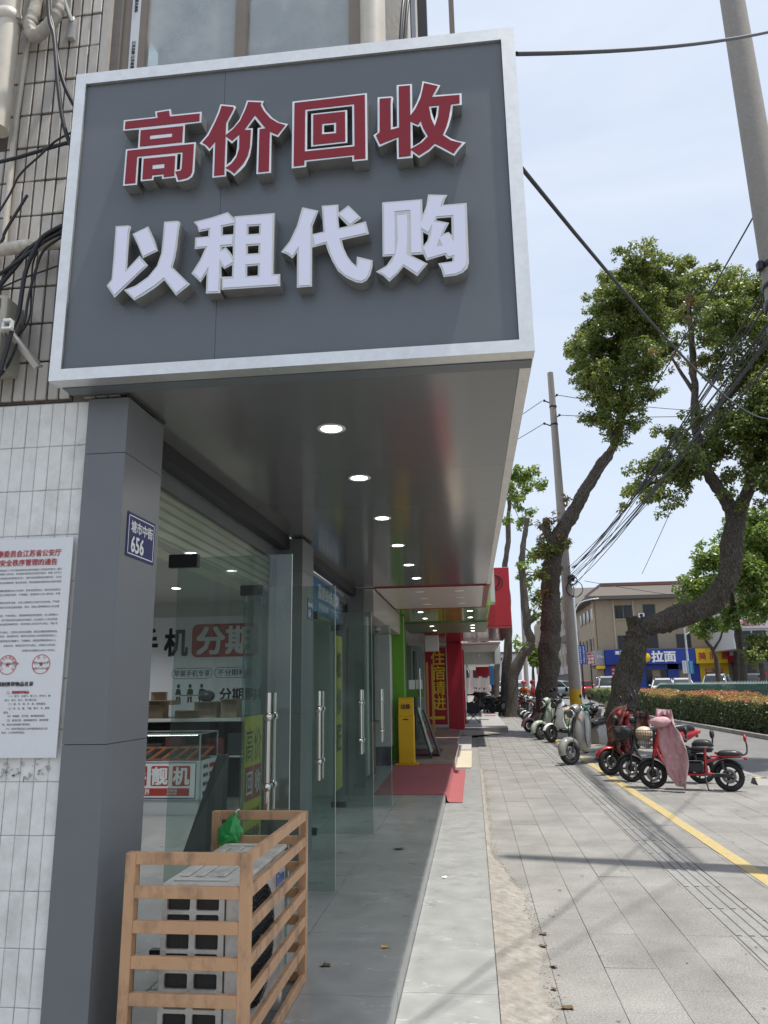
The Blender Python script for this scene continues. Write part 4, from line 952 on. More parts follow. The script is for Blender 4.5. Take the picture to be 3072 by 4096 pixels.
poster('window_sticker', 'yellow and red window sticker reading 高价回收 on the near shop window', 'sticker', (xg, 6.05, .8), [('sheet', bk, m_pyel), ('red_square', rd, m_pred), ('lettering', tx, m_pdk), ('lettering', tw_, m_pw), ('lettering', t2_, m_pdk)])
bk = MB().box(xg, xg + .002, 9.70, 10.22, .30, 2.22)
tx = MB()
for k, ch in enumerate('极修匠'): text(tx, ch, (xg + .004, 9.96, 1.85 - .46 * k), .36, bold=.03, **ST)
poster('window_sticker', 'tall dull yellow window strip with black characters on the far shop window', 'sticker', (xg, 9.96, 1.2), [('sheet', bk, m_pyel), ('lettering', tx, m_pdk)])
bk = MB().box(-1.742, -1.735, 8.1, 10.0, 2.40, 2.79)
tx = MB(); text(tx, '嘉鹤蜂蜂品牌', (-1.731, 9.2, 2.65), .18, bold=.02, width=1.35, **ST); text(tx, '手机专修 二手手机', (-1.731, 9.2, 2.48), .1, bold=.01, width=1.3, **ST)
poster('shop_banner', 'blue banner with white characters across the far transom', 'banner', (-1.74, 9.0, 2.4), [('sheet', bk, m_pblue), ('lettering', tx, m_pw)])
# address plates on the pillars
def plate(y0, y1, z0, z1, num, label, street=True, tilt=0):
    mb = MB().box(-1.4985, -1.4955, y0, y1, z0, z1)
    b = MB(); w_ = .004; yy0, yy1, zz0, zz1 = y0 + .012, y1 - .012, z0 + .012, z1 - .012
    for q in ((yy0, yy1, zz0, zz0 + w_), (yy0, yy1, zz1 - w_, zz1), (yy0, yy0 + w_, zz0, zz1), (yy1 - w_, yy1, zz0, zz1)):
        b.box(-1.4954, -1.4948, *q)
    cy = (y0 + y1) / 2; cz = (z0 + z1) / 2; h = z1 - z0
    t = MB(); text(t, '塘市中街', (-1.4945, cy - .0, cz + h * .20), .06, bold=.015, width=(y1 - y0) * .78, height=h * .27, **ST)
    text(t, num, (-1.4945, cy - (y1 - y0) * .14, cz - h * .20), .08, bold=.02, width=(y1 - y0) * .44, height=h * .36, **ST)
    poster('address_plate', label, 'plate', (-1.4985, cy, z0), [('sheet', mb, m_plate), ('border', b, m_pw), ('lettering', t, m_pw)], group='address plates on the pillars')
plate(3.12, 3.415, 2.135, 2.335, '656', 'blue enamel address plate numbered 656 on the nearest grey pillar')
plate(6.88, 7.12, 2.18, 2.375, '654', 'blue enamel address plate numbered 654 on the second grey pillar')
# ---------------- notice on the white tiles
q0 = 3.060
bk = MB().box(-2.42, -1.712, q0, q0 + .006, 1.289, 2.213)
tr = MB(); tk = MB()
text(tr, '江苏省卫生健康委员会江苏省公安厅', (-2.0, q0 - .001, 2.146), .032, bold=.012, height=.030, width=.475, **FR)
text(tr, '关于加强医院安全秩序管理的通告', (-2.0, q0 - .001, 2.106), .032, bold=.012, height=.029, width=.445, **FR)
rows = [(2.072, '根据国家卫生健康委等8部门《关于推进医院安全秩序管理工作的指导意见》(国卫'), (2.056, '医发〔2021〕28号)，为维护医务人员和患者人身安全，有效维护医院的正常医疗秩序，依据《中华人'),
        (2.038, '民共和国刑法》《中华人民共和国治安管理处罚法》《医疗纠纷预防和处理条例》《企业'), (2.018, '事业单位内部治安保卫条例》《医疗纠纷预防与处理条例》等法律法规，现就加强我省医院安全秩序管理'),
        (1.983, '一、医院是救死扶伤、保护人民健康的重要社会公共场所。患者在医院就诊，其合法权益受法'), (1.965, '律保护。任何人不得扰乱正常医疗秩序，不得威胁、危害医务人员人身安全，不得'),
        (1.931, '二、医院应当配备相应的安检设备，对进入医院的人员进行安全检查，严防禁'), (1.911, '止携带物品进入，医院应当为急危重症患者、孕妇、残疾人等特殊就诊人员设置'),
        (1.875, '三、医院建立物品携带制度，不得将禁止、限制携带物品带进医院。进入医院的人'), (1.856, '员应当接受安全检查，因不适宜接受设备安全检查的，应当接受人工安全检查。'),
        (1.838, '拒不接受扰乱安全检查现场秩序的，安全检查人员应当予以制止；制止无'), (1.804, '四、发现违禁品应当予以制止，立即向公安机关报警；医院设置限制携带物品'),
        (1.787, '寄存处，拒绝寄存的，医院安全检查人员有权拒绝其进入。'), (1.767, '五、对在医院扬言实施暴力、无理缠闹、醉酒滋事等威胁他人人'), (1.747, '身安全的，按规定及时予以制止，并报告公安机关。'), (1.725, '本通告有效期至2030年11月30日。')]
def rtext(mb, s, xr, z, size, xl=None, **kw):
    vs, fs, w0, h0 = text_polys(s, size, kw.get('bold', 0), 0, 'CENTER', 1.0)
    text(mb, s, (xr - w0 * size / 2 if xl is None else xl + w0 * size / 2, q0 - .001, z), size, bold=kw.get('bold', 0), **FR)
for z, s in rows:
    if len(s) * .0106 > .6: s = s[-56:]
    rtext(tk, s, -1.752, z, .0106)
rtext(tk, '一、禁止携带物品', 0, 1.553, .0108, xl=-2.22)
rtext(tk, '附：医院禁止、限制携带物品名录', -1.838, 1.587, .0205, bold=.01)
rtext(tr, '二、限制携带物品', 0, 1.553, .0128, xl=-1.955, bold=.012)
for z, s, x in ((1.537, '（一）菜刀、水果刀、美工刀、手术刀、雕', -1.942), (1.521, '刻刀、刨刀、铣刀、剪刀等刀具。', -1.96), (1.505, '（二）锤、斧、锥、铲、锹、镐等器具。', -1.942), (1.487, '（三）矛、剑、戟、飞镖、弹弓、弓、箭等', -1.942),
                (1.471, '器具。', -1.96), (1.456, '（四）伸缩棍、双节棍、棒球棍等棍棒。', -1.942), (1.439, '（五）催泪瓦斯、胡椒辣椒喷剂、酸性喷雾', -1.942), (1.422, '剂、驱虫动物喷雾剂等物质。', -1.96), (1.405, '（六）其他可能造成人身伤害或者危及公共', -1.942), (1.390, '安全、公共秩序的物品。', -1.96)):
    rtext(tk, s, 0, z, .0101, xl=x)
text(tk, '2025年10月16日', (-1.812, q0 - .0012, 1.650), .0105, **FR); text(tk, '江苏省公安厅', (-1.812, q0 - .0012, 1.672), .011, **FR); text(tk, '江苏省卫生健康委员会', (-1.965, q0 - .0012, 1.672), .011, **FR)
for cx, ring_t in ((-1.962, '江苏省卫生健康委员会'), (-1.811, '江苏省公安厅')):
    cz = 1.667; r0 = .041
    tr.add([(cx + r * math.cos(2 * math.pi * k / 40), q0 - .0011, cz + r * math.sin(2 * math.pi * k / 40)) for r in (r0, r0 - .003) for k in range(40)], [(k, (k + 1) % 40, 40 + (k + 1) % 40, 40 + k) for k in range(40)])
    tr.add([(cx + r * math.sin(math.pi * k / 5), q0 - .0011, cz + r * math.cos(math.pi * k / 5)) for k in range(10) for r in ((.0125 if k % 2 == 0 else .005),)] + [(cx, q0 - .0011, cz)], [(k, (k + 1) % 10, 10) for k in range(10)])
    n_ = len(ring_t)
    for k, ch in enumerate(ring_t):
        a = R(215 - 250 * k / (n_ - 1)); ra = .031
        ux = Vector((math.cos(a), 0, math.sin(a)))
        text(tr, ch, (cx + ra * math.cos(a), q0 - .0011, cz + ra * math.sin(a)), .0135, right=(math.sin(a), 0, -math.cos(a)), up=ux)
poster('public_notice', 'white printed notice with red heading and round red seals on the white tiles', 'notice', (-2.06, q0, 1.289), [('sheet', bk, M('notice_paper', (.76, .76, .755), .55, var=.03, vs=20)), ('red_lettering', tr, M('print_red', (.52, .06, .06), .6)), ('black_lettering', tk, m_pk)])
# torn paper remains under the notice
tp = MB(); rr = random.Random(5)
for i in range(60):
    x = rr.uniform(-2.1, -1.74); z = rr.uniform(1.20, 1.285)
    s_ = rr.uniform(.004, .018)
    tp.add([(x + s_ * rr.uniform(-1, 1), 3.0765, z + s_ * rr.uniform(-1, 1)) for _ in range(4)], [(0, 1, 2, 3)])
B('torn_paper', tp, M('old_paper', (.40, .39, .36), .9, var=.3, vs=60), BL, kind='stuff')
# ------------------------------------------------------------------ pipes, box and cables on the tiled side wall
m_cable = M('black_cable', (0.016, 0.017, 0.02), .5)
m_box = M('grey_painted_steel', (.36, .345, .30), .5, var=.08, dirt=(.2, .18, .15), dirt_amt=.5, ds=6)
t = thing('downpipe', 'thick cream drainpipe with a collar at the upper left of the tiled wall', 'pipe', (-2.235, 2.97, 4.25))
B('pipe', MB().tube([(-2.235, 2.97, 4.27), (-2.245, 2.97, 6.6)], .055, 24), m_cream, t)
B('collar', MB().lathe([(.056, 0), (.064, .005), (.064, .06), (.056, .068)], (-2.24, 2.97, 4.90), 'Z', 24), m_cream, t)
B('bracket', MB().box(-2.18, -2.165, 2.96, 3.08, 4.90, 4.925).tube([(-2.175, 2.95, 4.91), (-2.175, 2.95, 4.93)], .012, 8), m_box, t)
t = thing('conduit', 'thin cream conduit running down the tiled wall beside the drainpipe', 'pipe', (-2.195, 3.055, 3.66))
B('pipe', MB().tube([(-2.19, 3.055, 3.67), (-2.2, 3.055, 4.4), (-2.185, 3.055, 4.85), (-2.15, 3.05, 5.1), (-2.1, 3.04, 5.6)], .014, 12), m_cream, t)
t = thing('conduit', 'stained horizontal cream pipe crossing the tiled wall towards the sign', 'pipe', (-2.05, 3.0, 3.62))
B('pipe', MB().tube([(-3.2, 3.0, 3.60), (-2.17, 3.0, 3.62), (-1.72, 3.0, 3.645)], .031, 16), M('stained_pipe', (.62, .58, .50), .5, var=.1, dirt=(.25, .18, .10), dirt_amt=.8, ds=14), t)
B('rust_spot', MB().ball((-2.155, 2.972, 3.635), .009, 8, 6), M('rust', (.22, .09, .03), .9, var=.3, vs=60), t)
# insulated air-conditioner hose loop
hz = spline([(-2.11, 3.0, 5.6), (-2.12, 3.0, 5.05), (-2.135, 2.99, 4.90), (-2.10, 2.985, 4.83), (-2.04, 2.985, 4.87), (-1.995, 2.99, 4.96), (-1.985, 3.0, 5.10), (-1.985, 3.02, 5.6)], 10)
t = thing('insulated_hose', 'taped cream air conditioner hose looping down the upper tiled wall', 'hose', (-2.05, 3.0, 4.83))
B('hose', MB().tube(hz, [.030 + .0025 * (1 if i % 4 < 2 else 0) for i in range(len(hz))], 14), M('hose_wrap', (.44, .40, .335), .75, var=.2, vs=18, bump=.4, bs=40), t)
t = thing('wall_bracket', 'angled galvanised steel bracket fixed to the upper tiled wall', 'bracket', (-1.95, 3.07, 4.9))
B('arm', MB().tube([(-2.02, 2.8, 5.3), (-1.945, 3.05, 4.97)], .014, 4), m_alu, t)
B('foot', MB().box(-1.965, -1.93, 3.05, 3.076, 4.87, 5.0), m_alu, t)
# electrical box, open front with cream backplate
t = thing('junction_box', 'open grey electrical box with cream plate on the tiled wall', 'box', (-2.2, 3.0, 2.98))
bx = MB()
for q in ((-2.36, -2.345, 2.92, 3.08, 2.985, 3.33), (-2.075, -2.06, 2.92, 3.08, 2.985, 3.33), (-2.345, -2.075, 2.92, 3.08, 3.315, 3.33), (-2.345, -2.075, 2.92, 3.08, 2.985, 3.0)): bx.box(*q)
B('case', bx, m_box, t)
bp = MB().box(-2.34, -2.09, 2.985, 2.995, 3.02, 3.30)
B('backplate', bp, M('cream_plate', (.58, .55, .42), .5, var=.05), t)
sl = MB()
for z in (3.235, 3.10): 
    for x in (-2.115, -2.125, -2.14, -2.155): sl.box(x - .002, x + .002, 2.983, 2.9855, z, z + .016)
B('slot', sl, m_dark, t)
wr = MB(); wr.tube(spline([(-2.16, 2.965, 3.27), (-2.12, 2.95, 3.275), (-2.095, 2.955, 3.22), (-2.095, 2.96, 3.05)], 6), .004, 6)
B('wire', wr, m_cable, t)
wr = MB(); wr.tube(spline([(-2.16, 2.96, 3.27), (-2.13, 2.945, 3.285), (-2.11, 2.95, 3.265)], 6), .0025, 6)
B('wire', wr, M('wire_yellow', (.6, .4, .05), .5), t)
# cable clamp on an arm
t = thing('cable_clamp', 'white cable clamp on a short steel arm beside the electrical box', 'clamp', (-2.0, 3.05, 3.05))
B('arm', MB().add([(-2.04, 2.93, 3.16), (-2.015, 2.93, 3.16), (-1.955, 3.078, 3.06), (-1.985, 3.078, 3.055), (-2.04, 2.945, 3.135), (-2.015, 2.945, 3.135), (-1.955, 3.078, 3.035), (-1.985, 3.078, 3.03)], [(0, 1, 2, 3), (7, 6, 5, 4), (0, 4, 5, 1), (1, 5, 6, 2), (2, 6, 7, 3), (3, 7, 4, 0)]), m_alu, t)
B('jaw', MB().box(-2.045, -2.005, 2.90, 2.94, 3.185, 3.20, ch=.003).box(-2.05, -2.005, 2.90, 2.94, 3.148, 3.16, ch=.003).box(-2.05, -2.04, 2.905, 2.935, 3.16, 3.185).box(-2.012, -2.004, 2.905, 2.935, 3.16, 3.185), M('porcelain_white', (.75, .75, .73), .35), t)
B('mortar_blob', MB().ball((-1.965, 3.08, 3.04), .022, 8, 6, (1.4, .4, .5)).jitter(.006, 60), m_conc, t)
cabs = [
 ([(-2.06, 2.93, 5.6), (-2.01, 2.93, 5.0), (-1.962, 2.93, 4.80), (-1.921, 2.93, 4.61), (-1.87, 2.94, 4.44), (-1.80, 2.99, 4.30)], .0105, 'thick black cable dropping from the top of the tiled wall behind the sign'),
 ([(-2.05, 2.92, 5.6), (-1.995, 2.92, 4.93), (-1.948, 2.92, 4.74), (-1.903, 2.92, 4.46), (-1.86, 2.94, 4.22), (-1.80, 2.99, 4.05)], .0105, 'second black cable dropping beside the first behind the sign'),
 ([(-3.0, 3.0, 4.0), (-2.22, 3.0, 4.112), (-2.08, 3.0, 4.138), (-1.916, 3.0, 4.175), (-1.75, 3.0, 4.21)], .009, 'thick black cable crossing the tiled wall from the left to the sign'),
 ([(-1.75, 2.99, 4.27), (-1.916, 2.99, 4.201), (-2.007, 2.99, 4.115), (-2.101, 2.99, 4.018), (-2.15, 2.99, 3.896), (-2.3, 2.99, 3.6)], .005, 'thin black wire sagging across the thick cable on the tiled wall'),
 ([(-1.75, 2.98, 3.69), (-1.91, 2.98, 3.649), (-1.995, 2.98, 3.621), (-2.08, 2.98, 3.532), (-2.134, 2.98, 3.426), (-2.25, 2.98, 3.2)], .006, 'black cable arching over the horizontal cream pipe, topmost of the fan'),
 ([(-1.75, 2.97, 3.70), (-1.91, 2.97, 3.647), (-1.992, 2.97, 3.596), (-2.048, 2.97, 3.514), (-2.131, 2.97, 3.403), (-2.3, 2.97, 3.15)], .010, 'thickest black cable of the fan leaving the sign edge'),
 ([(-1.75, 2.96, 3.70), (-1.91, 2.96, 3.625), (-1.968, 2.96, 3.578), (-2.049, 2.96, 3.518), (-2.137, 2.96, 3.458), (-2.4, 2.96, 3.3)], .009, 'black cable of the fan running flattest to the left edge'),
 ([(-1.75, 2.95, 3.72), (-1.91, 2.95, 3.645), (-1.959, 2.95, 3.562), (-1.993, 2.95, 3.446), (-2.003, 2.95, 3.254), (-2.013, 2.93, 3.16), (-2.036, 2.93, 3.03), (-2.068, 2.93, 2.885), (-2.15, 2.94, 2.6)], .010, 'black cable hanging down through the white clamp past the electrical box'),
 ([(-1.75, 2.97, 3.68), (-1.911, 2.97, 3.593), (-1.957, 2.97, 3.463), (-1.977, 2.97, 3.329), (-1.977, 2.96, 3.214), (-1.997, 2.95, 3.147)], .006, 'thin black wire hanging to the clamp nearest the sign'),
 ([(-1.75, 2.97, 3.52), (-1.909, 2.97, 3.471), (-2.022, 2.97, 3.437), (-2.13, 2.97, 3.395), (-2.4, 2.97, 3.3)], .004, 'thinnest black wire crossing the tiles below the cream pipe'),
 ([(-1.965, 2.99, 3.59), (-1.985, 2.99, 3.524), (-1.981, 2.99, 3.406), (-1.974, 2.99, 3.252), (-1.994, 2.97, 3.158)], .004, 'short black wire curling behind the hanging cables'),
 ([(-2.05, 2.99, 3.9), (-2.121, 2.98, 3.737), (-2.142, 2.98, 3.686), (-2.156, 2.98, 3.639), (-2.3, 2.98, 3.4)], .007, 'black cable descending at the left edge above the cream pipe'),
 ([(-2.0, 2.97, 3.20), (-2.02, 2.98, 3.10), (-2.06, 2.985, 3.0), (-2.11, 2.99, 2.95), (-2.2, 3.0, 2.93)], .006, 'black cable bending under the electrical box'),
]
for pts, r_, lab in cabs:
    B('wall_cable', MB().tube(spline(pts, 6), r_, 8), m_cable, label=lab, cat='cable', group='cables on the side wall', base=tuple(pts[-1]))
# two service cables coming down in front of the building above the sign
for dx, lab in ((0, 'left of two black cables entering the top edge of the sign'), (.016, 'right of two black cables entering the top edge of the sign')):
    B('service_cable', MB().tube(spline([(-.10 + dx, 3.2, 6.6), (-.165 + dx, 3.1, 5.2), (-.205 + dx * 1.4, 2.99, 4.75), (-.225 + dx, 2.97, 4.4), (-.225 + dx, 2.97, 4.2)], 8), .0085, 8), m_cable, label=lab, cat='cable', base=(-.225 + dx, 2.97, 4.2))
# plastic bottle on the sill
t = thing('plastic_bottle', 'small green-labelled plastic bottle standing on the upper window sill', 'bottle', (-1.14, 3.11, 4.5))
t.location.y = 3.20
B('body', MB().lathe([(0, .0), (.032, .002), (.034, .02), (.034, .15), (.028, .18), (.014, .21), (.013, .222)], (-1.14, 3.20, 4.5), 'Z', 16), M('bottle_plastic', (.55, .68, .62), .2), t)
B('label_wrap', MB().lathe([(.0348, .05), (.0348, .13)], (-1.14, 3.20, 4.5), 'Z', 16), M('bottle_green', (.10, .42, .25), .4), t)
B('cap', MB().lathe([(0, .243), (.014, .241), (.0145, .222)], (-1.14, 3.20, 4.5), 'Z', 12), M('cap_white', (.6, .7, .65), .4), t)
# ------------------------------------------------------------------ air conditioner cage and unit on the step
m_cage = M('tan_powder_coat', (0.56, 0.325, 0.175), .55, var=.07, vs=10, bump=.08, bs=120, dirt=(.10, .07, .05), dirt_amt=.9, ds=9, stretch=(1, 1, .45))
CG = thing('aircon_cage', 'tan painted metal slat cage around the air conditioner on the step', 'cage', (-1.145, 3.58, .13))
cx0, cx1, cy0, cy1, cz0, cz1 = -1.388, -.882, 3.06, 4.115, .131, .93
pw = .042
for (x, y) in ((cx0, cy0), (cx1 - pw, cy0), (cx0, cy1 - pw), (cx1 - pw, cy1 - pw)):
    B('post', MB().box(x, x + pw, y, y + pw, cz0, cz1 - .001, ch=.002), m_cage, CG)
zt = [.93, .808, .684, .560, .434, .308, .176]
for k, z in enumerate(zt):
    h = .044
    i = .0025
    B('slat', MB().box(cx0 + pw, cx1 - pw, cy0 + i, cy0 + .026, z - h, z, ch=.0015), m_cage, CG)
    B('slat', MB().box(cx0 + pw, cx1 - pw, cy1 - .026, cy1 - i, z - h, z, ch=.0015), m_cage, CG)
    B('slat', MB().box(cx1 - .026, cx1 - i, cy0 + pw, cy1 - pw, z - h, z, ch=.0015), m_cage, CG)
# outdoor unit
m_acw = M('aged_white_enamel', (.64, .62, .56), .45, var=.06, vs=12, dirt=(.16, .135, .10), dirt_amt=.85, ds=6, bump=.05, bs=60)
m_fin = M('condenser_fins', (.035, .033, .03), .7, bump=.6, bs=160, stretch=(1, 1, .05))
m_gril = M('grille_black', (.03, .031, .033), .5)
AC = thing('air_conditioner', 'grimy white outdoor air conditioner unit standing inside the tan cage', 'air conditioner', (-1.11, 3.52, .13))
ax0, ax1, ay0, ay1, az0, az1 = -1.265, -.955, 3.15, 3.93, .20, .80
cabinet = MB().box(ax0 + .004, ax1 - .05, ay0 + .03, ay1, az0, az1 - .02).box(-1.005, ax1, ay0, ay1, az0, az1 - .02, ch=.008)
B('cabinet', cabinet, m_acw, AC)
lid = MB().box(ax0 - .006, ax1 + .008, ay0 - .008, ay1 + .008, az1 - .022, az1, ch=.008)
ld = B('lid', lid, m_acw, AC)
for x in (-1.215, -1.15, -1.06):
    B('lid_rib', MB().box(x - .018, x + .018, ay0 + .10, ay1 - .10, az1, az1 + .009, ch=.006), m_acw, ld)
B('lid_rib', MB().box(ax0 + .03, ax1 - .05, ay0 + .03, ay0 + .065, az1, az1 + .009, ch=.006), m_acw, ld)
B('lid_rib', MB().box(ax0 + .03, ax1 - .05, ay1 - .07, ay1 - .035, az1, az1 + .009, ch=.006), m_acw, ld)
for y in (3.3, 3.78):
    B('foot', MB().box(ax0, ax1 + .02, y - .03, y + .03, .131, .20), m_acw, AC)
B('fins', MB().box(ax0 + .016, -1.012, ay0 + .018, ay0 + .0295, az0 + .01, az1 - .03), m_fin, AC)
# end guard: lattice of rounded openings
gd = MB(); ncol, nrow = 2, 8
gx0, gx1, gz0, gz1 = ax0, -1.010, az0, az1 - .024
cw = (gx1 - gx0 - .03) / ncol; rh = (gz1 - gz0 - .016) / nrow
outer = [(gx0, gz0), (gx1, gz0), (gx1, gz1), (gx0, gz1)]
holes = []
for c in range(ncol):
    for r_ in range(nrow):
        x = gx0 + .020 + c * (cw + .006); z = gz0 + .010 + r_ * rh
        holes.append(rrect(x, x + cw - .018, z, z + rh - .014, .008, 3)[::-1])
vs, fs = poly_mesh([outer] + holes, .014)
gd.add([(v.x, ay0 + .008 - v.z, v.y) for v in vs], fs)
B('side_guard', gd, m_acw, AC)
# fan grille on the street side
fc = Vector((ax1 + .002, 3.45, .50)); fr = .235
B('fan_recess', MB().lathe([(0, .0005), (fr, .0005)], fc, 'X', 40), m_dark, AC)
rg = MB()
for k in range(10):
    rg.torus(fc + Vector((.012 - .004 * (k / 9) ** 2, 0, 0)), .035 + k * .0215, .0022, 'X', 40, 5)
B('grille_ring', rg, m_gril, AC, kind='stuff')
sp = MB()
for k in range(36):
    a0 = 2 * math.pi * k / 36
    pts = []
    for q in range(6):
        rr_ = .04 + (fr - .045) * q / 5; a = a0 + .9 * (q / 5)
        pts.append(fc + Vector((.010, rr_ * math.cos(a), rr_ * math.sin(a))))
    sp.tube(pts, .0022, 4, caps=False)
B('grille_spoke', sp, m_gril, AC, kind='stuff')
B('fan_hub_cap', MB().lathe([(0, .018), (.028, .016), (.034, .008)], fc, 'X', 20), M('hub_grey', (.35, .35, .34), .5), AC)
fb = MB()
for k in range(3):
    a0 = 2 * math.pi * k / 3
    v_ = []
    for a, r_, x in ((0, .04, -.02), (.25, .215, -.045), (.95, .20, -.015), (.8, .04, -.008)):
        v_.append(fc + Vector((x + .004, r_ * math.cos(a0 + a), r_ * math.sin(a0 + a))))
    fb.add(v_, [(0, 1, 2, 3)])
lg = B('brand_plate', MB().box(ax1 + .0005, ax1 + .0025, 3.75, 3.90, .645, .765), M('label_blue', (.03, .13, .42), .35), AC)
lt = MB(); text(lt, 'Midea', (ax1 + .0038, 3.832, .702), .04, bold=.01, width=.105, **ST)
lt.add([(ax1 + .0036, 3.775 + r_ * math.cos(a), .702 + r_ * math.sin(a)) for r_ in (.020, .014) for a in [R(100 + 200 * k / 12) for k in range(13)]], [(k, k + 1, 13 + k + 1, 13 + k) for k in range(12)])
B('brand_lettering', lt, m_pw, lg)
# green bag tied to the cage
t = thing('plastic_bag', 'crumpled green plastic bag tied to the top bar of the cage', 'bag', (-1.25, 4.08, .82))
bag = MB(); secs = []
for j in range(9):
    u = j / 8; z = .915 - .13 * u; r0 = .008 + .048 * math.sin(min(1, u * 1.15) * math.pi * .62) + .004
    secs.append([(-1.262 - .03 * u + r0 * math.cos(a) * (1 + .25 * mnoise.noise(Vector((math.cos(a) * 2, math.sin(a) * 2, u * 4)))), 4.055 + r0 * .7 * math.sin(a), z - .012 * math.cos(3 * a) * u) for a in [2 * math.pi * k / 18 for k in range(18)]])
bag.loft(secs, smooth=False).jitter(.006, 38)
B('bag', bag, M('green_film', (.03, .32, .075), .3, spec=.6, var=.2, vs=30), t)
B('knot', MB().ball((-1.255, 4.055, .917), .012, 8, 6).jitter(.004, 80), MATS['green_film'], t)
B('string', MB().tube(spline([(-1.26, 4.055, .915), (-1.25, 4.06, .935), (-1.245, 4.085, .938), (-1.25, 4.10, .92)], 6), .003, 6), m_pw, t)
# ------------------------------------------------------------------ shop interior seen through the glass
yw = 10.612
bk = MB().box(-5.4, -2.2, yw - .004, yw, 1.12, 2.59)
tk = MB(); text(tk, '手', (-4.70, yw - .006, 2.23), .4, bold=.03, height=.38, width=.36, **FR); text(tk, '机', (-4.235, yw - .006, 2.23), .4, bold=.03, height=.38, width=.34, **FR)
rb = MB().prism(rrect(-4.0, -3.02, 2.01, 2.48, .08), 'Y', yw - .006, yw - .0045)
tw_ = MB(); text(tw_, '分期', (-3.51, yw - .008, 2.245), .4, bold=.03, height=.38, width=.82, **FR)
def pill(mb, x0, x1, z0, z1, w_=.007):
    o = rrect(x0, x1, z0, z1, (z1 - z0) / 2 - .001, 6); i_ = rrect(x0 + w_, x1 - w_, z0 + w_, z1 - w_, (z1 - z0) / 2 - w_ - .001, 6); n = len(o)
    mb.add([(p[0], yw - .0062, p[1]) for p in o] + [(p[0], yw - .0062, p[1]) for p in i_], [(k, (k + 1) % n, n + (k + 1) % n, n + k) for k in range(n)])
pill(tk, -4.28, -3.68, 1.71, 1.86); pill(tk, -3.65, -3.05, 1.715, 1.865)
text(tk, '苹果手机专享', (-3.98, yw - .006, 1.785), .1, bold=.008, width=.53, **FR); text(tk, '不分期利息', (-3.35, yw - .006, 1.79), .1, bold=.008, width=.5, **FR)
text(tk, '分期购机', (-3.20, yw - .006, 1.49), .18, bold=.03, width=.72, **FR)
# pictogram: three people at a table
for cx, s in ((-4.17, 1), (-4.0, 0), (-3.83, -1)):
    tk.add([(cx + .024 * math.cos(2 * math.pi * k / 12), yw - .006, 1.61 + .03 * math.sin(2 * math.pi * k / 12)) for k in range(12)], [tuple(range(12))])
    tk.add([(cx - .045, yw - .006, 1.49), (cx + .045, yw - .006, 1.49), (cx + .05 - .02 * s, yw - .006, 1.55), (cx + .02, yw - .006, 1.575), (cx - .03, yw - .006, 1.57)], [(0, 1, 2, 3, 4)])
    tk.add([(cx - .035, yw - .006, 1.38), (cx - .01, yw - .006, 1.38), (cx + .0, yw - .006, 1.465), (cx - .03, yw - .006, 1.465)], [(0, 1, 2, 3)])
    tk.add([(cx + .035, yw - .006, 1.38), (cx + .01, yw - .006, 1.38), (cx + .004, yw - .006, 1.465), (cx + .034, yw - .006, 1.465)], [(0, 1, 2, 3)])
tk.add([(-4.15, yw - .0065, 1.475), (-3.85, yw - .0065, 1.475), (-3.85, yw - .0065, 1.485), (-4.15, yw - .0065, 1.485)], [(0, 1, 2, 3)])
poster('wall_poster', 'large white wall poster reading 手机分期 at the back of the shop', 'poster', (-3.8, yw, 1.1), [('sheet', bk, M('poster_white', (.74, .77, .82), .5)), ('red_box', rb, m_pred), ('lettering', tk, m_pk), ('lettering', tw_, m_pw)])
# shelf with cardboard boxes
t = thing('wall_shelf', 'white back counter shelf under the wall poster', 'shelf', (-3.8, 10.3, .13))
B('top', MB().box(-5.2, -2.3, 10.05, 10.58, 1.14, 1.185, ch=.004), M('shelf_white', (.55, .56, .55), .5), t)
B('back', MB().box(-5.2, -2.3, 10.56, 10.6, .13, 1.14), M('dark_shelf', (.05, .05, .055), .7), t)
B('shelf_board', MB().box(-5.2, -2.3, 10.12, 10.56, .68, .70), MATS['shelf_white'], t)
m_card = M('cardboard', (.34, .26, .175), .8, var=.1, vs=12)
def cbox(x, y, z, w_, d, h, rz, label):
    t_ = thing('cardboard_box', label, 'box', (x, y, z), rz, 'boxes on the back shelf')
    B('carton', MB().box(-w_ / 2, w_ / 2, -d / 2, d / 2, 0, h), m_card, t_, local=True)
    B('flap', MB().box(-w_ / 2, w_ / 2, -d / 2 - .12, -d / 2 - .001, h - .004, h), m_card, t_, local=True)
cbox(-4.33, 10.25, 1.187, .26, .28, .17, .1, 'cardboard carton with hand hole at the left end of the back shelf')
cbox(-4.25, 10.24, 1.361, .40, .30, .06, -.1, 'flat cardboard box lying on the hand-hole carton')
cbox(-4.30, 10.25, 1.425, .20, .2, .11, .3, 'small carton topmost of the left stack on the back shelf')
cbox(-3.58, 10.27, 1.187, .32, .28, .21, -.12, 'large carton with a printed square in the middle of the shelf')
cbox(-3.88, 10.2, 1.187, .30, .22, .10, .35, 'low white-topped carton leaning beside the large carton')
cbox(-3.28, 10.27, 1.187, .22, .26, .24, .05, 'pale carton at the right end of the back shelf')
t = thing('helmet', 'dark round helmet resting on the large carton', 'helmet', (-3.62, 10.25, 1.40))
B('shell', MB().ball((-3.62, 10.25, 1.47), .10, 16, 10, (1.1, 1, .8)), M('helmet_dark', (.05, .05, .055), .25), t)
B('visor', MB().box(-3.70, -3.54, 10.13, 10.16, 1.43, 1.47), m_frame, t)
rr = random.Random(9)
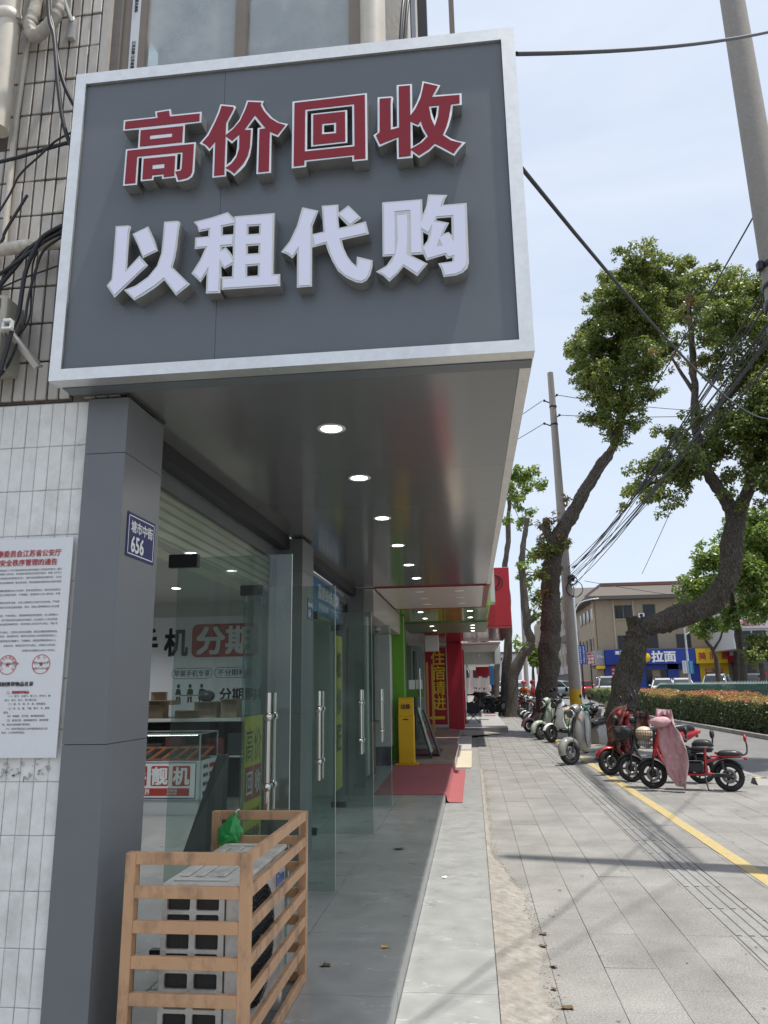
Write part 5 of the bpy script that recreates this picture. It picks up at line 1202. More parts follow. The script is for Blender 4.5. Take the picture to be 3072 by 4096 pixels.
for i in range(9):
    x = -4.9 + i * .29
    B('shelf_basket', MB().box(x - .12, x + .12, 10.15, 10.45, .71, .71 + rr.uniform(.12, .3), ch=.01), M('basket_red', (.14, .03, .03), .6) if i % 2 else M('basket_dark', (.05, .055, .06), .6), label=('dark red' if i % 2 else 'dark grey') + ' storage basket under the back shelf, number %s from the left wall' % ['one', 'two', 'three', 'four', 'five', 'six', 'seven', 'eight', 'nine'][i], cat='basket', group='baskets under the shelf', base=(x, 10.3, .71))
# glass display counter
DC = thing('display_counter', 'white phone counter with lit glass showcase top inside the shop', 'counter', (-3.9, 9.35, .13))
m_cw = M('counter_white', (.55, .57, .58), .4)
B('body', MB().box(-4.7, -3.245, 9.03, 9.68, .30, .735), m_cw, DC)
B('plinth', MB().box(-4.69, -3.255, 9.05, 9.66, .131, .30), m_cw, DC)
fr_ = MB()
for x in (-4.69, -3.262):
    for y in (9.035, 9.655): fr_.box(x, x + .016, y, y + .016, .735, 1.05)
for y in (9.035, 9.655): fr_.box(-4.674, -3.262, y, y + .016, 1.035, 1.05)
for x in (-4.69, -3.262): fr_.box(x, x + .016, 9.051, 9.655, 1.035, 1.05)
B('showcase_frame', fr_, m_alu, DC)
g_case = glass_mat('case_glass', (.86, .90, .89), 1.0, 0, 1.45)
B('showcase_glass', MB().box(-4.672, -3.264, 9.037, 9.043, .735, 1.034), g_case, DC)
B('showcase_glass', MB().box(-3.254, -3.248, 9.053, 9.653, .735, 1.034), g_case, DC)
B('showcase_top', MB().box(-4.674, -3.262, 9.053, 9.653, 1.037, 1.045), g_case, DC)
ls = MB()
for i in range(46): ls.box(-4.66 + i * .03, -4.648 + i * .03, 9.06, 9.068, 1.022, 1.03)
B('led_strip', ls, M('led_dots', (1, 1, .97), .3, emit=6.0), DC, kind='stuff')
B('tray_back', MB().box(-4.66, -3.27, 9.45, 9.47, .735, .86), M('orange_wood', (.42, .13, .045), .5), DC)
for i in range(9):
    x = -4.6 + i * .15
    B('phone_tray', MB().add([(x, 9.06, .74), (x + .13, 9.06, .74), (x + .19, 9.44, .86), (x + .06, 9.44, .86), (x, 9.06, .75), (x + .13, 9.06, .75), (x + .19, 9.44, .87), (x + .06, 9.44, .87)], [(3, 2, 1, 0), (4, 5, 6, 7), (0, 1, 5, 4), (1, 2, 6, 5), (2, 3, 7, 6), (3, 0, 4, 7)]), MATS['orange_wood'], DC)
    B('phone', MB().add([(x + .012, 9.08, .758), (x + .10, 9.08, .758), (x + .15, 9.38, .853), (x + .062, 9.38, .853)], [(0, 1, 2, 3)]), M('phone_screen', (.03, .035, .045), .1, spec=.7), DC)
yp = 9.026
sgn = MB().box(-4.66, -3.285, yp, yp + .003, .315, .72)
bl_ = MB()
for q in ((-4.66, -3.285, .315, .325), (-4.66, -3.285, .71, .72), (-3.295, -3.285, .325, .71), (-4.66, -4.65, .325, .71)): bl_.box(q[0], q[1], yp - .002, yp - .0002, q[2], q[3])
rd = MB(); tw_ = MB()
for k, ch in enumerate('二手靓机'):
    cx = -4.26 + k * .265
    rd.prism(rrect(cx - .108, cx + .108, .455, .68, .02), 'Y', yp - .0022, yp - .0004); text(tw_, ch, (cx, yp - .004, .567), .18, bold=.03, height=.19, width=.19, **FR)
rd.box(-4.6, -3.36, yp - .0022, yp - .0004, .345, .43)
text(tw_, '极致世界', (-3.98, yp - .004, .388), .07, bold=.02, **FR); text(tw_, '当面检测', (-3.57, yp - .004, .405), .03, bold=.01, **FR); text(tw_, '提供质保', (-3.57, yp - .004, .37), .03, bold=.01, **FR)
sp_ = B('front_sign', sgn, m_pw, DC)
B('sign_border', bl_, M('navy_print', (.03, .05, .14), .5), sp_); B('red_square', rd, m_pred, sp_); B('lettering', tw_, m_pw, sp_)
xe = -3.2435
sd = MB(); sr = MB(); st_ = MB()
sd.box(xe, xe + .002, 9.10, 9.62, .20, .73)
for k in range(5):
    z = .66 - k * .10
    sr.box(xe + .0022, xe + .0035, 9.36, 9.58, z - .03, z + .02); text(st_, '回收手机', (xe + .004, 9.22, z), .05, bold=.01, width=.16, **ST)
pr_ = B('side_sign', sd, m_pw, DC); B('red_square', sr, m_pred, pr_); B('lettering', st_, m_pk, pr_)
# leaning dark sheet behind the cage (folded stand)
t = thing('leaning_board', 'dark grey board leaning inside the near shop window', 'board', (-2.45, 7.1, .13))
B('board', MB().add([(-2.65, 7.02, .131), (-2.30, 7.10, .131), (-2.33, 7.25, .95), (-2.42, 7.2, .95), (-2.65, 7.05, .131), (-2.30, 7.13, .131), (-2.33, 7.28, .95), (-2.42, 7.23, .95)], [(0, 1, 2, 3), (7, 6, 5, 4), (0, 4, 5, 1), (1, 5, 6, 2), (2, 6, 7, 3), (3, 7, 4, 0)]), M('board_grey', (.08, .08, .085), .6), t)
# ------------------------------------------------------------------ the shops further along
m_whp = M('white_panel', (.56, .555, .535), .45, var=.05, vs=5)
m_whs = M('white_soffit', (.62, .60, .57), .25, var=.05, vs=3, bump=.01, bs=3)
m_redtrim = M('red_trim', (.33, .02, .035), .4)
m_navy = M('navy_plinth', (.02, .025, .045), .35)
m_green = M('green_panel', (.10, .30, .018), .35, var=.05)
m_greeng = M('green_gloss_soffit', (.17, .30, .045), .10, bump=.03, bs=1.6)
m_dgreen = M('dull_green_soffit', (.13, .16, .085), .35)
m_redp = M('red_panel', (.46, .012, .030), .4, var=.04)
m_redg = M('red_gloss_soffit', (.35, .03, .04), .10, bump=.04, bs=1.4)
m_gran = M('brown_granite', (.12, .085, .07), .25, var=.5, vs=70)
m_gold = M('gold_paint', (.62, .42, .03), .45)
m_brt = M('beige_trim', (.55, .48, .36), .5)
S3 = thing('white_shop', 'narrow white panelled shop unit with white ceiling canopy beyond the grey shop', 'building', (-1.7, 13.0, .13))
B('soffit', MB().box(-1.36, .215, 10.835, 13.88, 2.955, 2.99), m_whs, S3)
B('red_edge', MB().box(-1.37, .30, 10.80, 10.834, 2.945, 3.0), m_redtrim, S3); B('red_edge', MB().box(-1.37, .30, 13.881, 13.92, 2.945, 3.0), m_redtrim, S3)
B('wood_edge', MB().box(.217, .29, 10.835, 13.88, 2.94, 3.05), M('red_wood', (.30, .13, .10), .6, var=.2, vs=20), S3)
B('fascia', MB().box(.295, .33, 10.82, 13.9, 3.0, 4.1), m_whp, S3)
for (x, y) in ((-.75, 11.4), (-.75, 12.3), (-.75, 13.2), (-.15, 11.4), (-.15, 12.3), (-.15, 13.2)):
    B('downlight', MB().lathe([(0, -.004), (.05, -.005), (.075, -.004), (.078, .0)], (x, y, 2.955), 'Z', 20), m_ring, S3)
B('bulkhead', MB().box(-1.90, -1.385, 10.84, 15.0, 2.56, 2.95), M('bulkhead_grey', (.34, .32, .295), .3, var=.06), S3)
B('white_board', MB().box(-1.53, -1.505, 10.98, 11.18, .35, 2.62, ch=.004), m_whp, S3)
B('rear_wall', MB().box(-1.98, -1.92, 10.84, 14.5, .13, 2.6), m_whp, S3)
for y in (11.9, 12.7, 13.5): B('panel_joint', MB().box(-1.919, -1.912, y, y + .012, .13, 2.6), m_frame, S3)
B('pilaster', MB().box(-1.86, -1.56, 14.60, 15.0, .47, 2.55, ch=.004), m_whp, S3)
B('plinth', MB().box(-1.865, -1.60, 14.605, 15.0, .131, .469), m_navy, S3)
B('door_gap', MB().box(-1.93, -1.90, 14.2, 14.6, .13, 2.6), m_frame, S3)
ct = thing('granite_counter', 'brown granite topped low counter standing by the white shop wall', 'counter', (-1.85, 12.2, .13))
B('base', MB().box(-1.91, -1.70, 11.6, 13.4, .131, .96), m_gran, ct); B('top', MB().box(-1.91, -1.64, 11.55, 13.45, .961, 1.0, ch=.004), M('granite_top', (.10, .095, .09), .2, var=.4, vs=80), ct)
cmr = thing('dome_camera', 'small white dome security camera under the white shop bulkhead', 'camera', (-1.60, 13.0, 2.55))
B('base', MB().lathe([(0, 0), (.06, 0), (.065, -.03), (.05, -.045)], (-1.60, 13.0, 2.549), 'Z', 18), m_whp, cmr)
B('dome', MB().ball((-1.60, 13.0, 2.505), .042, 12, 8), m_frame, cmr)
# ---- green shop
S4 = thing('green_shop', 'bright green shopfront with glossy green canopy and glass doors', 'building', (-1.5, 17.0, .13))
B('pilaster', MB().box(-1.60, -1.33, 15.02, 15.3, .19, 2.93, ch=.004), m_green, S4)
B('soffit', MB().box(-1.60, .34, 13.93, 17.0, 2.955, 2.985), m_greeng, S4)
B('soffit', MB().box(-1.60, .40, 17.003, 20.2, 2.93, 2.96), m_dgreen, S4)
B('fascia', MB().box(.345, .38, 13.94, 20.2, 2.99, 4.0), M('lime_fascia', (.25, .55, .02), .4), S4)
B('fascia_end', MB().box(.385, .47, 13.96, 14.5, 3.05, 3.85), m_whp, S4)
for (x, y) in ((-.95, 14.6), (-.95, 16.0), (-.9, 17.8), (-.9, 19.2), (.0, 14.6), (.0, 16.0), (.05, 17.8), (.05, 18.6), (.05, 19.6)):
    z = 2.954 if y < 17 else 2.929
    d = B('downlight', MB().lathe([(.05, -.003), (.07, -.004), (.075, .0)], (x, y, z), 'Z', 18), m_ring, S4); B('lens', MB().lathe([(0, -.002), (.05, -.002)], (x, y, z), 'Z', 18), m_led, d)
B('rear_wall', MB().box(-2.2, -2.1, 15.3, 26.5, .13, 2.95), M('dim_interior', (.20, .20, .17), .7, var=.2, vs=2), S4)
B('shop_window_pane', MB().box(-1.486, -1.474, 15.32, 17.0, .2, 2.9), glass_mat('green_shop_glass', (.45, .55, .45), 1, 0, 1.5), S4)
B('window_frame', MB().box(-1.50, -1.46, 15.30, 15.34, .19, 2.93).box(-1.50, -1.46, 17.0, 17.05, .19, 2.93), m_green, S4)
gb = MB().box(-1.473, -1.468, 15.34, 17.0, 1.30, 1.52)
B('green_band', gb, M('band_green', (.10, .22, .03), .5), S4)
bt = MB(); text(bt, '小酥锅 小酥锅', (-1.466, 16.15, 1.41), .1, width=1.4, **ST); text(bt, '四川风味', (-1.466, 16.0, .9), .2, width=1.2, **ST)
B('lettering', bt, m_pw, S4)
dl = B('door', MB().box(-1.46, -1.07, 17.05, 17.062, .2, 2.45), g_door, S4)
B('door_band', MB().box(-1.46, -1.09, 17.044, 17.049, 1.33, 1.50), MATS['band_green'], dl)
B('door_handle', MB().tube([(-1.16, 17.0, .75), (-1.16, 17.0, 1.95)], .013, 10), m_steel, dl)
nt_ = MB()
for x in (-1.34, -1.18): nt_.box(x - .07, x + .07, 17.036, 17.042, 1.50, 1.70)
B('paper_notice', nt_, m_pw, dl)
dl2 = B('door', MB().box(-1.50, -1.46, 19.58, 20.4, .25, 2.45), m_frame, S4)
B('wood_handle', MB().box(-1.17, -1.12, 19.55, 19.59, .5, 2.15).box(-1.04, -.98, 19.55, 19.59, .45, 2.1), M('varnished_wood', (.45, .24, .05), .4), dl2)
B('wall_sign_box', MB().box(-1.2, -.85, 19.9, 20.15, 2.45, 2.86, ch=.01), m_whp, S4)
B('floor', MB().box(-2.1, -.40, 15.005, 18.9, .0, .19), M('beige_floor_tile', (.33, .28, .25), .25, var=.15, vs=8), S4)
B('floor', MB().box(-2.1, -.42, 18.905, 24.0, .0, .25), M('mauve_floor_tile', (.25, .21, .20), .3, var=.15, vs=8), S4)
B('step', MB().box(-.398, -.09, 15.01, 18.9, .0, .055), M('sand_step', (.52, .46, .36), .7, var=.12, vs=9, bump=.3), S4)
B('step', MB().box(-.418, -.10, 18.91, 24.2, .0, .07), M('grey_step', (.40, .39, .375), .7, var=.12, vs=9), S4)
B('ramp', MB().add([(-1.6, 24.0, .20), (-.1, 24.2, .07), (1.05, 26.2, .005), (-.3, 26.55, .12), (-1.6, 26.55, .20)], [(0, 1, 2, 3, 4)]), m_conc, S4)
dm = MB().box(-1.42, -.72, 15.95, 17.6, .1905, .200, ch=.003)
B('door_mat', dm, M('dark_red_mat', (.10, .016, .022), .9, var=.2, vs=30, bump=.5, bs=120), label='small dark red doormat on the green shop floor', cat='mat', base=(-1.07, 16.8, .19))
# yellow kiosk
KY = thing('kiosk', 'yellow self-service kiosk post standing by the green shop corner', 'kiosk', (-1.34, 15.55, .19))
m_ky = M('kiosk_yellow', (.68, .42, .012), .4, var=.04)
B('base_plate', MB().box(-1.56, -1.12, 15.42, 15.72, .191, .215, ch=.004), m_ky, KY)
B('body', MB().box(-1.49, -1.19, 15.47, 15.68, .215, 1.08, ch=.012), m_ky, KY)
hd_ = MB().prism([(15.47, 1.08), (15.68, 1.08), (15.68, 1.40), (15.60, 1.415), (15.53, 1.39)], 'X', -1.48, -1.20)
B('head', hd_, m_ky, KY)
B('slot', MB().box(-1.395, -1.295, 15.463, 15.4705, 1.0, 1.02), m_frame, KY)
kt = MB(); text(kt, '出极', (-1.34, 15.487, 1.25), .1, bold=.02, up=(0, .19, .98), right=(1, 0, 0), width=.17); B('lettering', kt, m_pk, KY)
KY.location += Vector((.05, -.72, -.06))
# leaning A-board
AB = thing('sandwich_board', 'small folding advertising board with colourful poster leaning beside the yellow kiosk', 'sign', (-.98, 15.75, .19))
def slab(mb, a, b, w_, th): # leaning plate from bottom a to top b
    a = Vector(a); b = Vector(b); u = (b - a).normalized(); r_ = Vector((0, 1, 0)); n = u.cross(r_).normalized()
    vs_ = [a - r_ * w_ / 2, a + r_ * w_ / 2, b + r_ * w_ / 2, b - r_ * w_ / 2]
    mb.add([v - n * th / 2 for v in vs_] + [v + n * th / 2 for v in vs_], [(0, 1, 2, 3), (7, 6, 5, 4), (0, 4, 5, 1), (1, 5, 6, 2), (2, 6, 7, 3), (3, 7, 4, 0)]); return mb
B('front_frame', slab(MB(), (-.86, 15.55, .20), (-1.13, 15.55, 1.17), .55, .03), m_frame, AB)
B('rear_frame', slab(MB(), (-.72, 15.95, .20), (-1.02, 15.9, 1.10), .5, .03), m_frame, AB)
B('poster', slab(MB(), (-.862, 15.55, .30), (-1.105, 15.55, 1.14), .48, .034), M('poster_pale_green', (.38, .52, .44), .4, var=.3, vs=7), AB)
pm = MB()
rr = random.Random(2)
for i in range(26):
    u = rr.uniform(.08, .8); v = rr.uniform(-.17, .17); s_ = rr.uniform(.02, .06)
    c = Vector((-.862, 15.55, .30)).lerp(Vector((-1.105, 15.55, 1.14)), u) + Vector((.0195, v, .0055))
    d1 = Vector((-.243, 0, .84)).normalized() * s_
    pm.add([c + Vector((0, -s_, 0)) - d1, c + Vector((0, s_, 0)) - d1 * rr.uniform(.3, 1), c + Vector((0, s_ * rr.uniform(.3, 1), 0)) + d1, c + Vector((0, -s_ * rr.uniform(.3, 1), 0)) + d1], [(0, 1, 2, 3)])
B('printed_shapes', pm, M('print_multi', (.48, .12, .07), .5, var=.9, vs=9), AB, kind='stuff')
# ---- guesthouse: red pilaster, light box and the projecting red sign
S5 = thing('red_shop', 'red shopfront with projecting red sign box and red pilaster', 'building', (-.6, 24.0, .13))
B('sign_box', MB().box(.30, 1.09, 20.5, 26.4, 3.10, 4.68, ch=.01), m_redp, S5)
B('soffit', MB().box(-1.6, 1.085, 20.5, 26.4, 3.04, 3.095), m_redg, S5)
B('pilaster', MB().box(-.86, -.33, 26.5, 27.0, .12, 3.03, ch=.01), m_redp, S5)
B('cable_coil', MB().torus((.66, 20.45, 4.30), .17, .013, 'Y', 30, 6).torus((.70, 20.44, 4.27), .20, .012, 'Y', 30, 6).torus((.64, 20.43, 4.26), .15, .010, 'Y', 30, 6), m_cable, S5)
LS = thing('light_box_sign', 'tall red guesthouse sign with yellow characters 住宿请进 and an arrow', 'sign', (-1.25, 26.4, .16))
B('panel', MB().box(-1.60, -.89, 26.38, 26.48, .30, 2.86), M('deep_red', (.40, .010, .028), .4), LS)
fb_ = MB()
for q in ((-1.63, -1.60, .27, 2.89), (-.89, -.86, .27, 2.89)): fb_.box(q[0], q[1], 26.36, 26.5, q[2], q[3])
for q in ((.27, .30), (2.86, 2.89)): fb_.box(-1.60, -.89, 26.36, 26.5, *q)
B('frame', fb_, m_brt, LS)
lt = MB()
for k, ch in enumerate('住宿请进'): text(lt, ch, (-1.17, 26.37, 2.50 - k * .50), .50, bold=.014, **FR)
lt.add([(-1.52, 26.372, .52), (-1.32, 26.372, .63), (-1.32, 26.372, .57), (-.98, 26.372, .57), (-.98, 26.372, .47), (-1.32, 26.372, .47), (-1.32, 26.372, .41)], [(0, 1, 2, 3, 4, 5, 6)])
B('lettering', lt, M('sign_yellow', (.85, .62, .02), .5), LS)
# ---- row of further shops (simple but real volumes)
S6 = thing('distant_shop', 'far shop with slatted white ceiling and red door frame past the red sign', 'building', (-.5, 32, .17))
B('floor', MB().box(-1.6, 1.12, 26.6, 60, .0, .17), M('grey_step2', (.30, .295, .285), .75, var=.15, vs=6), S6)
B('wall', MB().box(-1.6, -.45, 29.0, 36, .17, 3.0), m_whp, S6)
B('door_frame', MB().box(-.45, -.36, 27.0, 27.4, .17, 2.9).box(-.45, -.30, 29.3, 29.6, .17, 2.9), m_redp, S6)
B('shop_window_pane', MB().box(-.40, -.39, 29.7, 40, .2, 2.7), g_front, S6)
B('soffit', MB().box(-.8, 1.0, 26.7, 33, 2.98, 3.03), m_whs, S6)
for k in range(9): B('ceiling_slat', MB().box(-.8, .98, 27.0 + k * .65, 27.5 + k * .65, 2.94, 2.978), m_whs, S6)
B('end_panel', MB().box(-.6, .95, 33.0, 33.2, 2.45, 2.98).box(.96, 1.2, 32.5, 33.3, 2.45, 3.2), m_whp, S6)
B('hanging_lamp', MB().tube([(.2, 28.5, 2.94), (.2, 28.5, 2.7)], .01, 6).ball((.22, 28.5, 2.64), .06, 10, 8), m_whp, S6)
B('banner', MB().box(-.33, -.31, 27.8, 29.6, 1.35, 1.58), m_redp, S6)
S7 = thing('distant_shop', 'farthest shop row with corrugated canopy and hanging red sign', 'building', (-.2, 45, .17))
B('wall', MB().box(-3, -.3, 36, 70, .0, 6.5), m_int, S7); B('shop_window_pane', MB().box(-.29, -.28, 37, 62, .2, 2.5), g_front, S7)
B('soffit', MB().box(-.3, 1.05, 36, 60, 2.75, 2.85), m_whs, S7)
B('hanging_sign', MB().box(.2, 1.0, 46, 46.1, 2.1, 2.65), m_redp, S7); B('hanging_sign', MB().box(1.0, 1.25, 46.2, 46.3, 1.6, 2.7), m_pblue, S7)
UP = thing('street_building', 'upper storeys of the terrace behind the shop canopies', 'building', (-3, 30, 0))
B('wall', MB().box(-6.5, -.35, 11.0, 80, 3.05, 7.2), m_int, UP)
rm = MB().box(.45, 1.0, 36.5, 38.0, .1705, .178)
B('door_mat', rm, m_mat, label='small faded red mat on the far shop step', cat='mat', base=(.7, 37, .17))
# camping chair
CH = thing('folding_chair', 'black folding camp chair standing on the far grey shop step', 'chair', (.05, 30.3, .17))
cm = MB()
for (a, b) in (((-.28, 29.95, .175), (.22, 30.45, .66)), ((.22, 29.95, .175), (-.28, 30.45, .66)), ((-.28, 29.95, .175), (-.28, 30.45, .66)), ((.22, 29.95, .175), (.22, 30.45, .66)), ((-.28, 30.5, .175), (-.28, 29.95, .62)), ((.22, 30.5, .175), (.22, 29.95, .62)), ((-.28, 30.5, .175), (.22, 29.98, .62)), ((.22, 30.5, .175), (-.28, 29.98, .62))):
    B('leg', MB().tube([a, b], .011, 6), m_frame, CH)
secs = [[(-.28 + .5 * k / 6, y, z - .05 * math.sin(math.pi * k / 6)) for k in range(7)] for (y, z) in ((29.95, .62), (30.2, .55), (30.45, .60), (30.55, .95))]
m_cloth = M('black_cloth', (.03, .03, .034), .85, bump=.2, bs=100)
B('seat', MB().loft(secs, caps=False, closed=False), m_cloth, CH)
# ------------------------------------------------------------------ trees
import numpy as np
def bark_mat(name, c0, c1, sc=13.0):
    m = bpy.data.materials.new(name); m.use_nodes = True; t = m.node_tree; L = t.links.new; p = t.nodes['Principled BSDF']
    p.inputs['Roughness'].default_value = .9
    g = t.nodes.new('ShaderNodeNewGeometry'); mp_ = t.nodes.new('ShaderNodeMapping'); mp_.inputs['Scale'].default_value = (1, 1, .22)
    L(g.outputs['Position'], mp_.inputs['Vector'])
    v = t.nodes.new('ShaderNodeTexVoronoi'); v.feature = 'DISTANCE_TO_EDGE'; v.inputs['Scale'].default_value = sc * 2.4
    nz_ = _n(t, 'ShaderNodeTexNoise', Scale=sc * 1.5, Detail=7.0, Roughness=.7); L(mp_.outputs['Vector'], nz_.inputs['Vector'])
    ad = t.nodes.new('ShaderNodeVectorMath'); ad.operation = 'MULTIPLY_ADD'; ad.inputs[1].default_value = (.12, .12, .12)
    L(nz_.outputs['Color'], ad.inputs[0]); L(mp_.outputs['Vector'], ad.inputs[2]); L(ad.outputs['Vector'], v.inputs['Vector'])
    r = t.nodes.new('ShaderNodeValToRGB'); r.color_ramp.elements[0].color = (*c0, 1); r.color_ramp.elements[1].color = (*c1, 1)
    r.color_ramp.elements[0].position = .0; r.color_ramp.elements[1].position = .22
    L(v.outputs['Distance'], r.inputs['Fac'])
    mu = t.nodes.new('ShaderNodeMixRGB'); mu.blend_type = 'MULTIPLY'; mu.inputs['Fac'].default_value = .7
    L(r.outputs['Color'], mu.inputs['Color1']); L(nz_.outputs['Fac'], mu.inputs['Color2'])
    L(mu.outputs['Color'], p.inputs['Base Color'])
    b = t.nodes.new('ShaderNodeBump'); b.inputs['Strength'].default_value = 1.0; b.inputs['Distance'].default_value = .03
    L(v.outputs['Distance'], b.inputs['Height']); L(b.outputs['Normal'], p.inputs['Normal'])
    return m
m_bark = bark_mat('camphor_bark', (.035, .029, .024), (.24, .20, .16))
m_lime = bark_mat('limewashed_bark', (.22, .20, .18), (.80, .78, .74))
def leaf_mat(name, cols):
    m = bpy.data.materials.new(name); m.use_nodes = True; t = m.node_tree; L = t.links.new; t.nodes.clear()
    o = t.nodes.new('ShaderNodeOutputMaterial'); p = t.nodes.new('ShaderNodeBsdfPrincipled'); tr = t.nodes.new('ShaderNodeBsdfTranslucent'); mx_ = t.nodes.new('ShaderNodeMixShader')
    g = t.nodes.new('ShaderNodeNewGeometry'); r = t.nodes.new('ShaderNodeValToRGB')
    els = r.color_ramp.elements
    els[0].position = 0; els[0].color = (*cols[0], 1); els[1].position = 1; els[1].color = (*cols[-1], 1)
    for i, c in enumerate(cols[1:-1]):
        e = els.new((i + 1) / (len(cols) - 1)); e.color = (*c, 1)
    L(g.outputs['Random Per Island'], r.inputs['Fac']); L(r.outputs['Color'], p.inputs['Base Color'])
    hs = t.nodes.new('ShaderNodeHueSaturation'); hs.inputs['Value'].default_value = 1.5; hs.inputs['Saturation'].default_value = 1.1
    L(r.outputs['Color'], hs.inputs['Color']); L(hs.outputs['Color'], tr.inputs['Color'])
    p.inputs['Roughness'].default_value = .38; p.inputs['Specular IOR Level'].default_value = .55
    mx_.inputs['Fac'].default_value = .40
    L(p.outputs['BSDF'], mx_.inputs[1]); L(tr.outputs['BSDF'], mx_.inputs[2]); L(mx_.outputs['Shader'], o.inputs['Surface'])
    return m
m_leaf = leaf_mat('camphor_leaf', [(.06, .098, .024), (.11, .15, .034), (.17, .205, .05), (.30, .31, .095)])
m_leafy = leaf_mat('fresh_leaf', [(.09, .15, .03), (.15, .22, .045), (.20, .27, .06), (.24, .29, .08)])
m_leafr = leaf_mat('young_red_leaf', [(.10, .11, .035), (.24, .13, .06), (.14, .15, .045), (.28, .17, .09)])
def leaf_mesh(name, pos, nor, ln, wd, rng, off):
    """one folded diamond (4 verts, 2 tris) per leaf"""
    n = len(pos)
    ax = rng.normal(size=(n, 3)); ax[:, 2] -= .55
    ax -= nor * (ax * nor).sum(1)[:, None]; ax /= np.linalg.norm(ax, axis=1)[:, None] + 1e-9
    sd = np.cross(nor, ax)
    l = ln * rng.uniform(.6, 1.25, n)[:, None]; w_ = l * wd
    v = np.empty((n, 4, 3))
    v[:, 0] = pos; v[:, 1] = pos + ax * l * .45 + sd * w_ - nor * l * .08; v[:, 2] = pos + ax * l - nor * l * .12; v[:, 3] = pos + ax * l * .45 - sd * w_ - nor * l * .08
    v = v.reshape(-1, 3) - np.array(off)
    me = bpy.data.meshes.new(name)
    me.vertices.add(n * 4); me.vertices.foreach_set('co', v.ravel())
    idx = np.arange(n * 4).reshape(n, 4); tri = np.concatenate([idx[:, [0, 1, 2]], idx[:, [0, 2, 3]]]).ravel()
    me.loops.add(n * 6); me.loops.foreach_set('vertex_index', tri.astype(np.int32))
    me.polygons.add(n * 2); me.polygons.foreach_set('loop_start', np.arange(0, n * 6, 3, dtype=np.int32)); me.polygons.foreach_set('loop_total', np.full(n * 2, 3, dtype=np.int32))
    me.update(); me.validate()
    return me
def crown_pts(clumps, per, seed, sub=10, subr=.33):
    rng = np.random.default_rng(seed); P = []; N = []
    for (x, y, z, r) in clumps:
        k = max(6, int(sub * 2.3 * min(2.4, (r / .7) ** 1.4)))
        d = rng.normal(size=(k, 3)); d /= np.linalg.norm(d, axis=1)[:, None]
        c = np.array([x, y, z]) + d * r * rng.uniform(.15, 1.12, (k, 1)) * np.array([1, 1, .9])
        for cc in c:
            rs = r * subr * rng.uniform(.7, 1.25)
            m_ = int(per * (rs / .27) ** 2 * rng.uniform(.6, 1.2)); m_ = max(8, min(m_, 520))
            q = rng.normal(size=(m_, 3)); q /= np.linalg.norm(q, axis=1)[:, None]
            q[:, 2] *= np.where(q[:, 2] < 0, .6, 1.0)
            pp = cc + q * rs * (rng.uniform(.35, 1, (m_, 1)) ** .6)
            nn = q * .7 + rng.normal(size=(m_, 3)) * .5 + np.array([0, 0, .55]); nn /= np.linalg.norm(nn, axis=1)[:, None]
            P.append(pp); N.append(nn)
    return np.concatenate(P), np.concatenate(N), rng
def limb(mb, pts, r0, r1, n=14, sub=5, rough=.06, flare=0, seed=0):
    s = spline(pts, sub); k = len(s)
    rad = [r0 + (r1 - r0) * (i / (k - 1)) ** .8 for i in range(k)]
    rad = [r_ * (1 + flare * math.exp(-i / 1.6)) * (1 + .10 * mnoise.noise(Vector((i * .7, seed, 0)))) for i, r_ in enumerate(rad)]
    st = len(mb.v); mb.tube(s, rad, n)
    for i in range(st, len(mb.v)):
        v = mb.v[i]; q = Vector((v.x * 11, v.y * 11, v.z * 2.6)); mb.v[i] = v + mnoise.noise_vector(v * 2.2) * rough * r0 * 2.6 + mnoise.noise_vector(v * 7.0) * rough * r0 + (mnoise.noise_vector(q) + mnoise.noise_vector(q * 2.3) * .5) * .022 * min(1.0, r0 * 4)
    return mb
TR = TREES
def twigs(mb, clumps, anchors, r_, seed):
    if not anchors: return
    rr_ = random.Random(seed)
    for c in clumps:
        c_ = Vector(c[:3]); a = min(anchors, key=lambda q: (Vector(q) - c_).length); a = Vector(a)
        mid = a.lerp(c_, .5) + Vector((rr_.uniform(-.2, .2), rr_.uniform(-.2, .2), rr_.uniform(-.1, .25))) * c[3]
        mb.tube(spline([a, mid, c_], 4), [r_ * (1 - .75 * i / 8) for i in range(9)], 6)
# tree 1: tall camphor leaning right, beside the yellow-banded pole
b1 = TR['t1_trunk'][0]
t = thing('street_tree', 'tall camphor tree with limewashed trunk leaning right beside the yellow banded pole', 'tree', (b1[0], b1[1], 0), group='camphor trees along the pavement')
tk = MB(); low = [p for p in TR['t1_trunk'] if True]
limb(tk, TR['t1_trunk'][1:6], .335, .30, 40, 16, .10, seed=1); trunk = B('trunk', tk, m_bark, t)
B('limewashed_base', limb(MB(), [(b1[0], b1[1], -.05), TR['t1_trunk'][1]], .35, .338, 40, 20, .08, flare=.35, seed=2), m_lime, t)
lb = MB(); limb(lb, TR['t1_trunk'][5:], .30, .07, 30, 12, .08, seed=3); B('limb', lb, m_bark, trunk)
for k, n_ in (('t1_b1', .12), ('t1_b2', .11)): B('limb', limb(MB(), TR[k], n_, .04, 10, 6, .08, seed=4), m_bark, trunk)
B('limb', limb(MB(), TR['t1_stub'], .17, .12, 12, 5, .12, seed=5), m_bark, trunk)
tw_ = MB(); twigs(tw_, TR['t1_cl'], TR['t1_trunk'][9:] + TR['t1_b1'] + TR['t1_b2'], .035, 1); B('twigs', tw_, m_bark, t, kind='stuff')
P_, N_, rg_ = crown_pts(TR['t1_cl'], 170, 1); link('crown', leaf_mesh('crown', P_, N_, .115, .27, rg_, wloc(t)), m_leaf, t)
